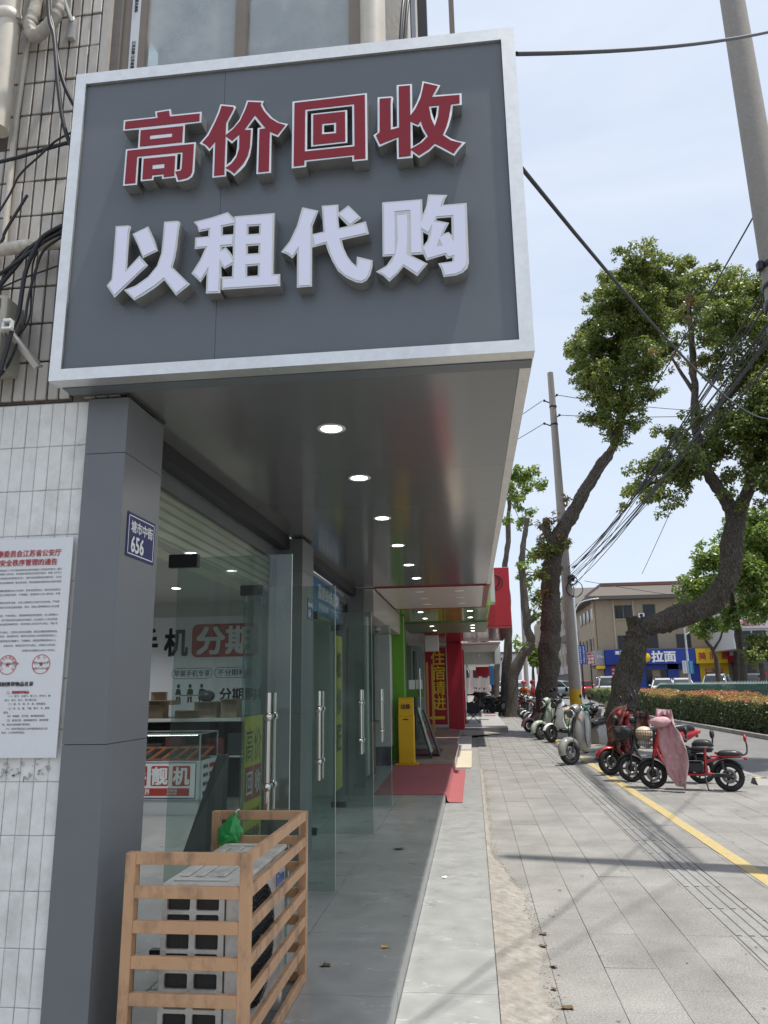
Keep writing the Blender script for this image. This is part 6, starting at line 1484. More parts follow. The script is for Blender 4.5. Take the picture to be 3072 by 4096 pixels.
P_, N_, rg_ = crown_pts(TR['t1_red'], 150, 2, sub=7, subr=.42); link('young_shoots', leaf_mesh('young_shoots', P_, N_, .13, .22, rg_, wloc(t)), m_leafr, t)['kind'] = 'stuff'
P_, N_, rg_ = crown_pts(TR['t1_grn'], 160, 3, sub=14, subr=.5); link('trunk_sprouts', leaf_mesh('trunk_sprouts', P_, N_, .12, .24, rg_, wloc(t)), m_leaf, t)
# tree 2: bent camphor sweeping right
b2 = TR['t2_trunk'][0]
t = thing('street_tree', 'camphor tree with a bent trunk sweeping right over the parked scooters', 'tree', (b2[0], b2[1], 0), group='camphor trees along the pavement')
bp_ = [(b2[0] - .03, b2[1], -.05)] + TR['t2_trunk'][1:]
trunk = B('trunk', limb(MB(), bp_[0:5], .29, .25, 44, 18, .11, flare=.25, seed=6), m_bark, t)
B('limb', limb(MB(), bp_[3:], .26, .20, 40, 16, .11, seed=7), m_bark, trunk)
B('burl', MB().ball(Vector(TR['t2_burl'][1]) + Vector((-.02, 0, .05)), .20, 26, 18, (1, 1, .9)).jitter(.09, 6).jitter(.03, 22), m_bark, trunk)
B('limb', limb(MB(), TR['t2_l'], .17, .05, 26, 10, .09, seed=8), m_bark, trunk); B('limb', limb(MB(), TR['t2_r'], .165, .08, 26, 10, .09, seed=9), m_bark, trunk)
for k in ('t2_b', 't2_b2', 't2_b3'): B('limb', limb(MB(), TR[k], .06, .03, 8, 6, .09, seed=10), m_bark, trunk)
tw_ = MB(); twigs(tw_, TR['t2_cl'], TR['t2_l'][1:] + TR['t2_r'][1:] + TR['t2_b'] + TR['t2_b2'] + TR['t2_b3'], .022, 2); B('twigs', tw_, m_bark, t, kind='stuff')
P_, N_, rg_ = crown_pts(TR['t2_cl'], 230, 4, subr=.36); link('crown', leaf_mesh('crown', P_, N_, .088, .27, rg_, wloc(t)), m_leaf, t)
P_, N_, rg_ = crown_pts(TR['t2_red'], 200, 5, sub=7, subr=.42); link('young_shoots', leaf_mesh('young_shoots', P_, N_, .085, .22, rg_, wloc(t)), m_leafr, t)['kind'] = 'stuff'
def simple_tree(label, keys, cl, per, lf, mat, r0, seed, group='trees across the street', n=10, extra=None, sub=10):
    b = TR[keys[0]][0]
    t = thing('street_tree', label, 'tree', (b[0], b[1], 0), group=group)
    pts = [(b[0], b[1], -.1)] + TR[keys[0]][1:]
    tr_ = B('trunk', limb(MB(), pts, r0, r0 * .4, n, 5, .08, flare=.2, seed=seed), m_bark, t)
    for k in keys[1:]: B('limb', limb(MB(), TR[k], r0 * .5, r0 * .2, 8, 5, .08, seed=seed + 1), m_bark, tr_)
    if cl:
        tw_ = MB(); twigs(tw_, TR[cl], pts[2:] + [q for k in keys[1:] for q in TR[k]], r0 * .12, seed); B('twigs', tw_, m_bark, t, kind='stuff')
        P_, N_, rg_ = crown_pts(TR[cl], per, seed, sub=sub); link('crown', leaf_mesh('crown', P_, N_, lf, .28, rg_, wloc(t)), mat, t)
    return t
simple_tree('broad pale green tree across the street behind the bent trunk', ['t3_trunk', 't3_b'], 't3_cl', 38, .24, m_leafy, .26, 21)
simple_tree('small pale green tree in front of the yellow shop', ['t4_trunk', 't4_b'], 't4_cl', 60, .2, m_leafy, .2, 22)
simple_tree('dark small tree at the right edge before the white building', ['t5_trunk'], 't5_cl', 60, .19, m_leaf, .18, 23)
simple_tree('gnarled pavement tree with a twisted trunk beyond the leaning camphor', ['l1_trunk', 'l1_b'], 'l_cl2', 55, .19, m_leafy, .34, 24, 'camphor trees along the pavement', 12)
simple_tree('tall thin pavement tree rising behind the red sign box', ['l2_trunk'], 'l_cl', 60, .19, m_leafy, .30, 25, 'camphor trees along the pavement', 12)
simple_tree('farthest pavement tree trunk beside the shop fronts', ['l3_trunk'], None, 0, 0, None, .34, 26, 'camphor trees along the pavement', 10)
simple_tree('round bright green tree far down the street', ['far_trunk'], 'far_cl', 30, .42, m_leafy, .3, 27)
# ------------------------------------------------------------------ scooters and e-bikes
m_tyre = M('tyre_rubber', (.018, .018, .019), .8, bump=.3, bs=120)
m_rim = M('alloy_rim', (.42, .42, .42), .35, metal=.9)
m_rimk = M('black_rim', (.03, .03, .032), .4)
m_blk = M('black_plastic', (.022, .022, .024), .45, var=.15, vs=12)
m_vinyl = M('black_vinyl', (.025, .025, .027), .38, bump=.1, bs=60)
m_chrome = M('chrome', (.65, .65, .65), .12, metal=1.0)
m_amber = M('amber_lens', (.6, .16, .01), .2)
m_redl = M('red_lens', (.40, .01, .012), .18)
def paint(name, c, rough=.22): return M('paint_' + name, c, rough, coat=.5, spec=.5)
p_grey = paint('grey', (.27, .265, .245)); p_white = paint('white', (.70, .70, .68)); p_mint = paint('mint', (.44, .52, .40)); p_pink = paint('pink', (.42, .20, .225))
p_red = paint('red', (.40, .012, .016)); p_black = paint('black', (.02, .02, .022)); p_maroon = paint('maroon', (.14, .016, .022)); p_cream = paint('cream', (.55, .48, .36)); p_teal = paint('teal', (.16, .34, .30)); p_silver = paint('silver', (.40, .41, .42))
MC = {}
def part(key, name, fn, mat, parent):
    if key not in MC:
        mb = MB(); fn(mb); me = mb.mesh(name); me.materials.append(None); MC[key] = me
    o = bpy.data.objects.new(name, MC[key]); COL.objects.link(o); o.parent = parent
    s = o.material_slots[0]; s.link = 'OBJECT'; s.material = mat
    return o
def wheel(root, style, x, r, w_, spokes, rimmat, steer=0):
    ty = part((style, 'tyre', r), 'wheel', lambda m: m.torus((0, 0, 0), r - w_, w_, 'Y', 30, 10, .95), m_tyre, root); ty.location = (x, 0, r)
    def rim(m):
        m.lathe([(r - w_ * 1.7, -.028), (r - w_ * 1.2, -.03), (r - w_ * 1.15, .03), (r - w_ * 1.7, .028)], (0, 0, 0), 'Y', 28, closed=True)
        m.lathe([(0, -.045), (.04, -.045), (.05, -.02), (.05, .02), (.04, .045), (0, .045)], (0, 0, 0), 'Y', 16)
        for k in range(spokes):
            a = 2 * math.pi * k / spokes; c, s = math.cos(a), math.sin(a); t_ = .012 if spokes > 7 else .020
            m.tube([(c * .04, 0, s * .04), (c * (r - w_ * 1.5), 0, s * (r - w_ * 1.5))], [t_, t_ * .75], 6)
    part((style, 'rim', r, spokes), 'rim', rim, rimmat, ty)
    part((style, 'disc', r), 'brake_disc', lambda m: m.lathe([(.055, .05), (.10, .05), (.10, .053), (.055, .053)], (0, 0, 0), 'Y', 20, closed=True), M('brake_disc_dark', (.16, .16, .16), .4, metal=.8), ty)
    ty.rotation_euler = (0, 0, steer)
    return ty
def arcfender(m, cx, cz, r, a0, a1, hw, th=.006, n=12, drop=.35):
    secs = []
    for i in range(n + 1):
        a = R(a0 + (a1 - a0) * i / n); c, s = math.cos(a), math.sin(a)
        tap = 1 - .25 * abs(2 * i / n - 1) ** 3
        row = []
        for (yy, dr) in ((-1, -drop * hw * 1.6), (-.92, -.01), (-.5, .012), (0, .018), (.5, .012), (.92, -.01), (1, -drop * hw * 1.6), (.9, -drop * hw * 1.6), (.85, -.018), (0, .010), (-.85, -.018), (-.9, -drop * hw * 1.6)):
            row.append((cx + (r + dr) * c, yy * hw * tap, cz + (r + dr) * s))
        secs.append(row)
    m.loft(secs, smooth=True)
def scooter(label, x, y, ang, body, group='scooters parked along the pavement', style='retro', seatmat=None, fendermat=None, legmat=None, box=None, mirrors=True, detail=True, lean=.06, floormat=None, steer=.25, scale=1.0):
    t = thing('scooter', label, 'scooter', (x, y, 0), ang, group)
    t.rotation_euler = (lean, 0, ang); t.scale = (scale,) * 3
    seatmat = seatmat or m_vinyl; fendermat = fendermat or body; legmat = legmat or body
    r = .215; xf, xr = .63, -.60
    wheel(t, style, xf, r, .052, 12 if style == 'retro' else 6, m_rim if style == 'retro' else m_rimk, steer); wheel(t, style, xr, r, .052, 12 if style == 'retro' else 6, m_rim if style == 'retro' else m_rimk)
    part((style, 'ff'), 'front_fender', lambda m: arcfender(m, xf, r, r + (.045 if style == 'retro' else .02), -8 if style == 'retro' else 20, 165, .082 if style == 'retro' else .062, n=14, drop=.55 if style == 'retro' else .25), fendermat, t)
    def fork(m):
        for s in (-1, 1): m.tube([(xf, .066 * s, r), (xf - .06, .066 * s, r + .22), (.46, .03 * s, .62)], .017, 8)
        m.tube([(.47, 0, .55), (.33, 0, 1.0)], .028, 10)
    part((style, 'fork'), 'fork', fork, m_blk, t)
    def shield(m):
        prof = [(.40, .235, .13), (.445, .32, .185), (.455, .45, .205), (.425, .60, .21), (.38, .74, .195), (.335, .86, .14), (.31, .93, .09)]
        if style != 'retro': prof = [(.30, .26, .11), (.40, .36, .14), (.47, .52, .15), (.455, .68, .16), (.40, .82, .15), (.34, .93, .10), (.315, .98, .07)]
        secs = []
        for (xx, z, hw) in prof:
            f = [(xx - (.15 if style == 'retro' else .10) * (abs(k) ** 2.2), k * hw, z) for k in (-1, -.8, -.5, -.2, .2, .5, .8, 1)]
            bk = [(p[0] - (.10 if style == 'retro' else .06), p[1] * .93, p[2]) for p in f[::-1]]
            secs.append(f + bk)
        m.loft(secs)
    part((style, 'shield'), 'leg_shield', shield, legmat, t)
    if style == 'retro':
        part((style, 'crest'), 'trim_strip', lambda m: m.tube([(.462, 0, .40), (.455, 0, .50), (.425, 0, .66), (.38, 0, .80)], .011, 8), m_chrome, t)
        for s in (-1, 1): part((style, 'piping', s), 'shield_edge', lambda m: m.tube(spline([(.30, .165 * s, .30), (.365, .185 * s, .45), (.355, .19 * s, .62), (.31, .165 * s, .80)], 5), .008, 6), m_blk, t)
    def floor(m):
        secs = []
        for (xx, z0, z1, hw) in ((.36, .24, .31, .12), (.25, .21, .30, .16), (.0, .19, .29, .165), (-.22, .20, .30, .16), (-.32, .22, .36, .13)):
            secs.append([(xx, -hw, z1), (xx, -hw * .9, z0 + .02), (xx, -hw * .6, z0), (xx, hw * .6, z0), (xx, hw * .9, z0 + .02), (xx, hw, z1)])
        m.loft(secs)
    part((style, 'floor'), 'floorboard', floor, body if style == 'retro' else m_blk, t)
    part((style, 'fmat'), 'floor_mat', lambda m: m.box(-.20, .26, -.13, .13, .30, .316, ch=.005), floormat or m_vinyl, t)
    def rear(m):
        secs = []
        P_ = [(-.16, .30, .60, .10), (-.22, .24, .68, .145), (-.36, .23, .715, .175), (-.52, .27, .715, .185), (-.68, .36, .70, .17), (-.80, .46, .67, .13), (-.88, .55, .635, .075)]
        if style != 'retro': P_ = [(-.16, .34, .62, .09), (-.24, .30, .68, .125), (-.40, .38, .71, .14), (-.56, .46, .72, .14), (-.72, .54, .725, .12), (-.86, .61, .715, .085), (-.95, .66, .70, .05)]
        for (xx, z0, z1, hw) in P_:
            zc_ = (z0 + z1) / 2; hh = (z1 - z0) / 2
            secs.append([(xx, hw * math.copysign(abs(math.cos(a)) ** .62, math.cos(a)), zc_ + hh * math.copysign(abs(math.sin(a)) ** .62, math.sin(a))) for a in [2 * math.pi * k / 16 for k in range(16)]])
        m.loft(secs)
    part((style, 'rear'), 'rear_body', rear, body, t)
    def seat(m):
        secs = []
        for (xx, hw, z0, z1) in ((-.10, .07, .68, .72), (-.14, .11, .675, .755), (-.30, .135, .68, .79), (-.46, .14, .69, .785), (-.56, .13, .70, .80), (-.72, .125, .70, .815), (-.82, .09, .70, .79), (-.85, .06, .71, .76)):
            secs.append([(xx, -hw, z0), (xx, -hw, z1 - .03), (xx, -hw * .7, z1), (xx, 0, z1 + .008), (xx, hw * .7, z1), (xx, hw, z1 - .03), (xx, hw, z0)])
        m.loft(secs)
    part((style, 'seat'), 'seat', seat, seatmat, t)
    if detail:
        def hand(m):
            m.tube(spline([(.245, -.33, 1.03), (.29, -.2, 1.045), (.315, 0, 1.02), (.29, .2, 1.045), (.245, .33, 1.03)], 5), .013, 8)
        hb = part((style, 'bar'), 'handlebar', hand, m_chrome if style == 'retro' else m_blk, t); hb.rotation_euler = (0, 0, 0)
        for s in (-1, 1):
            part((style, 'grip', s), 'grip', lambda m: m.tube([(.243, .34 * s, 1.03), (.285, .21 * s, 1.044)], .019, 10), m_blk, hb)
            part((style, 'lever', s), 'brake_lever', lambda m: m.tube([(.30, .19 * s, 1.035), (.295, .33 * s, 1.02)], .006, 6), m_chrome, hb)
            if mirrors:
                mr_ = part((style, 'mstalk', s), 'mirror', lambda m: m.tube(spline([(.29, .2 * s, 1.05), (.28, .25 * s, 1.16), (.26, .30 * s, 1.22)], 4), .006, 6).lathe([(0, -.012), (.05, -.008), (.058, .0), (.05, .01), (0, .012)], (.255, .30 * s, 1.25), 'X', 16), m_blk, t)
        def headcl(m):
            secs = []
            for (xx, hw, z0, z1) in ((.25, .08, .93, 1.05), (.31, .10, .91, 1.07), (.37, .095, .90, 1.05), (.42, .07, .91, 1.02)):
                zc_ = (z0 + z1) / 2; hh = (z1 - z0) / 2
                secs.append([(xx, hw * math.cos(a), zc_ + hh * math.sin(a)) for a in [2 * math.pi * k / 14 for k in range(14)]])
            m.loft(secs)
        part((style, 'cowl'), 'handlebar_cowl', headcl, body, t)
        hl = part((style, 'hl'), 'headlight', lambda m: m.lathe([(.04, -.05), (.075, -.03), (.084, .03), (.078, .05), (.068, .045)], (.455, 0, .89), 'X', 22), m_chrome if style == 'retro' else m_blk, t)
        part((style, 'hlens'), 'lens', lambda m: m.lathe([(0, .032), (.045, .030), (.070, .040)], (.455, 0, .89), 'X', 22), M('lamp_lens_dark', (.12, .13, .13), .08, spec=.8), hl)
        for s in (-1, 1): part((style, 'ind', s), 'indicator', lambda m: m.ball((.42, .15 * s, .80), .022, 10, 6, (1, 1.2, .7)), m_amber, t)
        part((style, 'tail'), 'tail_light', lambda m: m.ball((-.89, 0, .61), .04, 10, 8, (.6, 1.3, .7)), m_redl, t)
        def stand(m):
            m.tube([(-.12, .10, .22), (-.16, .17, .01)], .009, 6); m.ball((-.16, .172, .012), .016, 8, 6, (1.4, 1, .6))
        part((style, 'stand'), 'kickstand', stand, m_chrome, t)
        def hug(m): arcfender(m, xr, r, r + .03, 60, 185, .055, n=8, drop=.2); m.box(-.95, -.90, -.09, .09, .38, .47)
        part((style, 'hug'), 'rear_fender', hug, m_blk, t)
        part((style, 'motor'), 'hub_motor', lambda m: m.lathe([(0, -.07), (.09, -.07), (.115, -.04), (.115, .04), (.09, .07), (0, .07)], (xr, 0, r), 'Y', 18), m_blk, t)
    if box:
        bx_ = part((style, 'box'), 'top_box', lambda m: m.loft([[(xx, sy * hw, z) for (sy, z) in ((-1, .80), (-1, 1.02), (-.7, 1.10), (.7, 1.10), (1, 1.02), (1, .80))] for (xx, hw) in ((-.80, .13), (-.84, .17), (-1.05, .17), (-1.09, .13))]), box, t)
        part((style, 'boxband'), 'box_band', lambda m: m.box(-1.092, -.798, -.172, .172, .955, .965), m_blk, bx_)
    return t
HA = lambda dx, dy: math.atan2(dy, dx)
def at_front(fx, fy, dx, dy, xf=.63):
    n = math.hypot(dx, dy); return fx - dx / n * xf, fy - dy / n * xf, math.atan2(dy, dx)
x, y, a = at_front(1.90, 15.95, -.70, -.71)
scooter('glossy grey retro scooter with round headlight and cream floor mat beside the bent tree', x, y, a, p_grey, box=p_cream, floormat=M('cream_mat', (.52, .45, .36), .8, var=.1), legmat=p_grey, mirrors=False, steer=-.30, scale=1.09)
x, y, a = at_front(2.16, 22.0, -.84, -.54)
scooter('white and black scooter with white front fender beside the limewashed tree', x, y, a, p_black, style='sport', fendermat=p_white, legmat=p_white, steer=.2, scale=1.12)
x, y, a = at_front(1.95, 23.1, -.84, -.54)
scooter('mint green retro scooter tucked between the white scooter and the tree', x, y, a, p_mint, seatmat=M('tan_seat', (.42, .30, .20), .5), steer=.2, scale=1.12)
x, y, a = at_front(1.83, 26.75, -.9, -.3)
scooter('dusty pink retro scooter just left of the limewashed trunk', x, y, a, p_pink, steer=.1)
x, y, a = at_front(2.75, 21.4, -.9, -.4)
scooter('teal scooter with a tan seat behind the grey scooter', x, y, a, p_teal, seatmat=MATS['tan_seat'], steer=.1)
x, y, a = at_front(2.35, 14.15, -.96, -.12)
SC3 = scooter('red scooter with black seat behind the two basket e-bikes', x, y, a, p_red, style='sport', fendermat=p_red, legmat=p_maroon, steer=.25, scale=1.04)
x, y, a = at_front(2.55, 18.6, -.9, -.35)
scooter('black scooter with tall mirrors just behind the grey scooter', x, y, a, p_black, style='sport', legmat=p_black, scale=1.0)
# second row, further away
far = [(2.3, 31.0, p_white, 'sport', p_white, 'white scooter in the far row, nearest of the white ones past the tree'), (2.3, 33.2, p_black, 'sport', p_silver, 'black scooter with silver shield in the far row past the tree'), (2.25, 34.9, p_white, 'sport', p_white, 'second white scooter in the far row past the tree'),
       (2.3, 36.9, p_black, 'retro', p_black, 'black retro scooter in the far row past the tree'), (2.3, 38.7, p_silver, 'sport', p_black, 'silver scooter in the far row past the tree'), (2.35, 40.8, p_black, 'sport', p_black, 'all black scooter in the far row past the tree'),
       (2.4, 43.0, p_black, 'sport', p_red, 'black scooter with a red shield in the far row'), (2.5, 45.5, p_white, 'retro', p_white, 'white retro scooter at the end of the far row'), (2.6, 48.5, p_black, 'sport', p_black, 'black scooter beyond the white retro one at the row end'), (2.6, 52, p_black, 'retro', p_silver, 'last black scooter of the far row')]
for i, (fx, fy, bd, st_, lg_, lab) in enumerate(far):
    x, y, a = at_front(fx, fy, -.9, -.35 + .08 * (i % 3)); scooter(lab, x, y, a, bd, 'scooters in the far row', st_, legmat=lg_, fendermat=lg_)
for i, (px_, py_, an, bd, lab) in enumerate(((.5, 40.5, 2.4, p_black, 'black scooter parked on the far shop step, nearest of its cluster'), (.75, 42.2, 2.9, p_black, 'black scooter in the middle of the shop step cluster'), (.95, 44.5, 3.0, p_black, 'black scooter at the street side of the shop step cluster'), (.4, 46.5, 2.6, p_maroon, 'maroon scooter at the back of the shop step cluster'), (1.3, 41.0, 2.9, p_silver, 'silver scooter at the pavement edge of the shop step cluster'))):
    s_ = scooter(lab, px_, py_, an, bd, 'scooters on the shop step', 'sport'); s_.location.z = .17 if px_ < 1.1 else 0
for (px_, py_, an, bd, lab) in ((9.0, 60, 1.2, p_maroon, 'maroon scooter standing on the road by the hedge end'), (9.6, 63, 1.3, p_black, 'black scooter behind the maroon one by the hedge end')):
    s_ = scooter(lab, px_, py_, an, bd, 'scooters by the hedge', 'sport'); s_.location.z = -.1

# ---- basket e-bikes
def ebike(label, x, y, ang, frame, group, goods='hat', tailpad=True, seat2=True, lean=.10, steer=.2, style='ebike'):
    t = thing('electric_bicycle', label, 'electric bicycle', (x, y, 0), ang, group); t.rotation_euler = (lean, 0, ang)
    r = .208; xf, xr = .53, -.53
    fw = wheel(t, style, xf, r, .040, 5, m_rimk, steer); wheel(t, style, xr, r, .044, 5, m_rimk)
    part((style, 'fm'), 'front_fender', lambda m: arcfender(m, xf, r, r + .015, 10, 165, .05, n=12, drop=.15), m_blk, t)
    part((style, 'rm'), 'rear_fender', lambda m: arcfender(m, xr, r, r + .018, 5, 150, .055, n=12, drop=.15), m_blk, t)
    part((style, 'flap'), 'mudguard_tip', lambda m: m.box(-.80, -.74, -.04, .04, .20, .225, ch=.006), m_chrome, t)
    def fork(m):
        for s in (-1, 1): m.tube([(xf, .058 * s, r), (.50, .058 * s, .46)], .015, 8).tube([(xf - .005, .058 * s, r + .03), (.512, .058 * s, .36)], .021, 8)
        m.tube([(.50, -.07, .46), (.50, .07, .46)], .016, 8)
    part((style, 'fork'), 'fork', fork, m_blk, t)
    part((style, 'col'), 'steering_column', lambda m: m.tube([(.50, 0, .44), (.435, 0, .72)], .030, 10).tube([(.435, 0, .72), (.37, 0, 1.0)], .022, 10), frame, t)
    hb = part((style, 'bar'), 'handlebar', lambda m: m.tube(spline([(.25, -.31, 1.04), (.33, -.2, 1.06), (.385, -.06, 1.02), (.385, .06, 1.02), (.33, .2, 1.06), (.25, .31, 1.04)], 5), .012, 8), m_blk, t)
    for s in (-1, 1):
        part((style, 'grip', s), 'grip', lambda m: m.tube([(.245, .32 * s, 1.04), (.315, .22 * s, 1.058)], .018, 10), m_blk, hb)
        part((style, 'lev', s), 'brake_lever', lambda m: m.tube([(.35, .18 * s, 1.05), (.32, .30 * s, 1.03)], .006, 6), m_blk, hb)
    hl = part((style, 'hl'), 'headlight', lambda m: m.lathe([(.03, -.06), (.058, -.03), (.062, .03), (.055, .04)], (.455, 0, .97), 'X', 16), m_blk, t)
    part((style, 'hlens'), 'lens', lambda m: m.lathe([(0, .036), (.05, .036)], (.455, 0, .97), 'X', 16), M('lamp_lens_clear', (.45, .46, .45), .1, spec=.8), hl)
    def basket(m):
        top = [(.46, -.16), (.76, -.16), (.76, .16), (.46, .16)]; bot = [(.49, -.13), (.72, -.13), (.72, .13), (.49, .13)]
        def ring(f, z): 
            p = [(b[0] + (a[0] - b[0]) * f, b[1] + (a[1] - b[1]) * f, z) for a, b in zip(top, bot)]; m.tube(p + [p[0]], .004 if f < 1 else .007, 5)
        for k in range(6): ring(k / 5, .58 + .052 * k)
        for e in range(4):
            for k in range(8):
                u = k / 8; a = (Vector(top[e]).lerp(Vector(top[(e + 1) % 4]), u)); b = (Vector(bot[e]).lerp(Vector(bot[(e + 1) % 4]), u))
                m.tube([(b.x, b.y, .58), (a.x, a.y, .84)], .0028, 4, caps=False)
        for k in range(6): m.tube([(.49 + k * .046, -.13, .58), (.49 + k * .046, .13, .58)], .003, 4)
    part((style, 'basket'), 'basket', basket, m_blk, t)
    def frame_(m):
        m.tube(spline([(.47, 0, .60), (.36, 0, .36), (.20, 0, .245), (-.10, 0, .225), (-.30, 0, .235), (-.42, 0, .22)], 6), .026, 10)
        m.tube([(-.22, 0, .23), (-.235, 0, .60)], .024, 10)
        m.tube(spline([(-.22, 0, .40), (-.36, 0, .44), (-.50, 0, .475), (-.72, 0, .49)], 5), .020, 8)
        for s in (-1, 1): m.tube([(-.25, .07 * s, .24), (xr, .07 * s, r)], .017, 8); m.tube([(-.30, .06 * s, .48), (-.72, .075 * s, .495)], .013, 8)
    part((style, 'frame'), 'frame', frame_, frame, t)
    part((style, 'batt'), 'battery_box', lambda m: m.box(-.19, .20, -.10, .10, .255, .40, ch=.02), m_blk, t)
    part((style, 'deck'), 'foot_deck', lambda m: m.box(-.19, .27, -.13, .13, .402, .418, ch=.006), m_vinyl, t)
    for s in (-1, 1): part((style, 'shock', s), 'shock_absorber', lambda m: m.tube([(-.42 , .085 * s, .46), (-.50, .085 * s, .25)], .012, 8).lathe([(.022, 0), (.026, .01), (.022, .02), (.026, .03), (.022, .04), (.026, .05), (.022, .06), (.026, .07), (.022, .08), (.026, .09), (.022, .1), (.026, .11), (.022, .12)], (-.458, .085 * s, .30), 'Z', 10), m_blk, t)
    def sad(m, x0, x1, w0, w1, z0, z1):
        n_ = 7; secs = []
        for i in range(n_ + 1):
            u = i / n_; xx = x0 + (x1 - x0) * u; hw = w0 + (w1 - w0) * u; e = 1 - .55 * abs(2 * u - 1) ** 4
            secs.append([(xx, -hw * e, z0), (xx, -hw * e, z0 + (z1 - z0) * .6 * e), (xx, -hw * .6 * e, z0 + (z1 - z0) * e), (xx, hw * .6 * e, z0 + (z1 - z0) * e), (xx, hw * e, z0 + (z1 - z0) * .6 * e), (xx, hw * e, z0)])
        m.loft(secs)
    part((style, 'sad'), 'saddle', lambda m: sad(m, -.06, -.36, .10, .14, .62, .72), m_vinyl, t)
    part((style, 'sadb'), 'saddle_backrest', lambda m: m.ball((-.355, 0, .80), .07, 12, 8, (.5, 1.25, 1.0)).tube([(-.35, 0, .66), (-.36, 0, .78)], .012, 8), m_vinyl, t)
    if seat2: part((style, 's2'), 'rear_seat', lambda m: sad(m, -.39, -.74, .115, .11, .50, .575), m_vinyl, t)
    if tailpad:
        tp_ = part((style, 'tp'), 'tail_bar', lambda m: m.tube(spline([(-.70, 0, .50), (-.79, 0, .53), (-.81, 0, .62), (-.80, 0, .72)], 5), .011, 8), m_blk, t)
        part((style, 'tpp'), 'tail_pad', lambda m: m.ball((-.795, 0, .745), .06, 12, 8, (.38, 1.3, 1.0)), m_redl, tp_)
    part((style, 'tl'), 'tail_light', lambda m: m.box(-.80, -.75, -.06, .06, .44, .48, ch=.01), m_redl, t)
    part((style, 'ks'), 'kickstand', lambda m: m.tube([(-.20, .09, .24), (-.24, .17, .02), (-.28, .18, .008)], .012, 8), m_blk, t)
    part((style, 'ped'), 'footpeg', lambda m: m.box(-.50, -.36, .11, .16, .225, .25, ch=.006).box(-.50, -.36, -.16, -.11, .225, .25, ch=.006), m_blk, t)
    part((style, 'cg'), 'chain_cover', lambda m: m.box(-.56, -.30, .074, .095, .19, .245, ch=.008), m_blk, t)
    return t
EX, EY, EA = 3.155, 12.225, math.atan2(.33, -1.01)
HERO = ebike('red electric bicycle with front basket and pink quilt, nearest of the parked bikes', EX, EY, EA, p_red, 'basket e-bikes')
x, y, a = at_front(2.49, 13.2, -.97, .20, .53)
E2 = ebike('black electric bicycle with front basket between the red bike and the red scooter', x, y, a, p_black, 'basket e-bikes', tailpad=False)
x, y, a = at_front(2.2, 29.6, -.9, -.2, .53)
ebike('silver electric bicycle with basket just past the limewashed tree', x, y, a, p_silver, 'basket e-bikes', tailpad=False, seat2=False)
# things in the baskets and the wind quilts; built in each bike's own frame, placed in the world
def bike_xf(o): return Matrix.Translation(o.location) @ o.rotation_euler.to_matrix().to_4x4()
def world_thing(name, label, cat, o, group=None):
    t = thing(name, label, cat, tuple(o.location), 0, group); t.rotation_euler = o.rotation_euler; return t
m_hat = M('cream_helmet', (.58, .47, .33), .4, var=.05)
t = world_thing('helmet', 'cream round helmet lying in the basket of the red electric bicycle', 'helmet', HERO)
B('shell', MB().ball((.61, .0, .80), .125, 18, 12, (1.1, 1.05, .85)), m_hat, t, local=True)
B('rim', MB().torus((.61, 0, .765), .128, .012, 'Z', 24, 8), M('helmet_rim', (.25, .18, .12), .6), t, local=True)
t = world_thing('shopping_bag', 'black and white crumpled bag under the helmet in the basket', 'bag', HERO)
B('bag', MB().ball((.60, 0, .655), .10, 14, 10, (1.15, 1.2, .75)).jitter(.03, 12), M('bag_grey', (.38, .36, .35), .6, var=.4, vs=9), t, local=True)
t = world_thing('raincoat', 'dark folded raincoat stuffed in the basket of the black electric bicycle', 'raincoat', E2)
B('cloth', MB().ball((.61, 0, .76), .15, 18, 12, (1.05, 1.1, .7)).jitter(.06, 9), M('raincoat_dark', (.05, .05, .055), .5, var=.4, vs=9), t, local=True)
def quilt(name, label, o, rows, mat, trim, thick=.05, ny=9, seam=.020):
    """padded sheet: rows of (left point, right point) in bike space, pillowed between stitched seams"""
    t = world_thing(name, label, 'windshield quilt', o)
    n = len(rows); front = []
    S = 4
    rs = []
    for i in range(n - 1):
        for k in range(S):
            u = k / S; rs.append((Vector(rows[i][0]).lerp(Vector(rows[i + 1][0]), u), Vector(rows[i][1]).lerp(Vector(rows[i + 1][1]), u), i + u))
    rs.append((Vector(rows[-1][0]), Vector(rows[-1][1]), n - 1))
    nx = 16
    secs = []
    for (a, b, v) in rs:
        d = (b - a); nrm = Vector((d.y, -d.x, 0)) if (abs(d.x) + abs(d.y)) > 1e-5 else Vector((0, 1, 0)); nrm.normalize()
        row_f = []; row_b = []
        for k in range(nx + 1):
            u = k / nx; p = a.lerp(b, u)
            pil = abs(math.sin((u * 3 + v * .5) * math.pi)) * abs(math.sin((u * 3 - v * .5) * math.pi))
            bulge = .10 * math.sin(math.pi * u) + seam * 2.2 * pil ** .5 + .02 * mnoise.noise(p * 6)
            row_f.append(p + nrm * -bulge); row_b.append(p + nrm * (-bulge + thick * (.25 + .75 * math.sin(math.pi * u))))
        secs.append(row_f + row_b[::-1])
    B('padding', MB().loft(secs), mat, t, local=True)
    e1 = [s[0] for s in secs]; e2 = [s[nx] for s in secs]
    B('piping', MB().tube(e1, .009, 6).tube(e2, .009, 6).tube(secs[-1][:nx + 1], .009, 6), trim, t, local=True)
    return t
m_qpink = M('pink_quilt', (.50, .27, .30), .75, var=.08, vs=10, bump=.3, bs=30, dirt=(.68, .56, .55), dirt_amt=.9, ds=6)
m_qpt = M('pink_quilt_trim', (.40, .33, .33), .7)
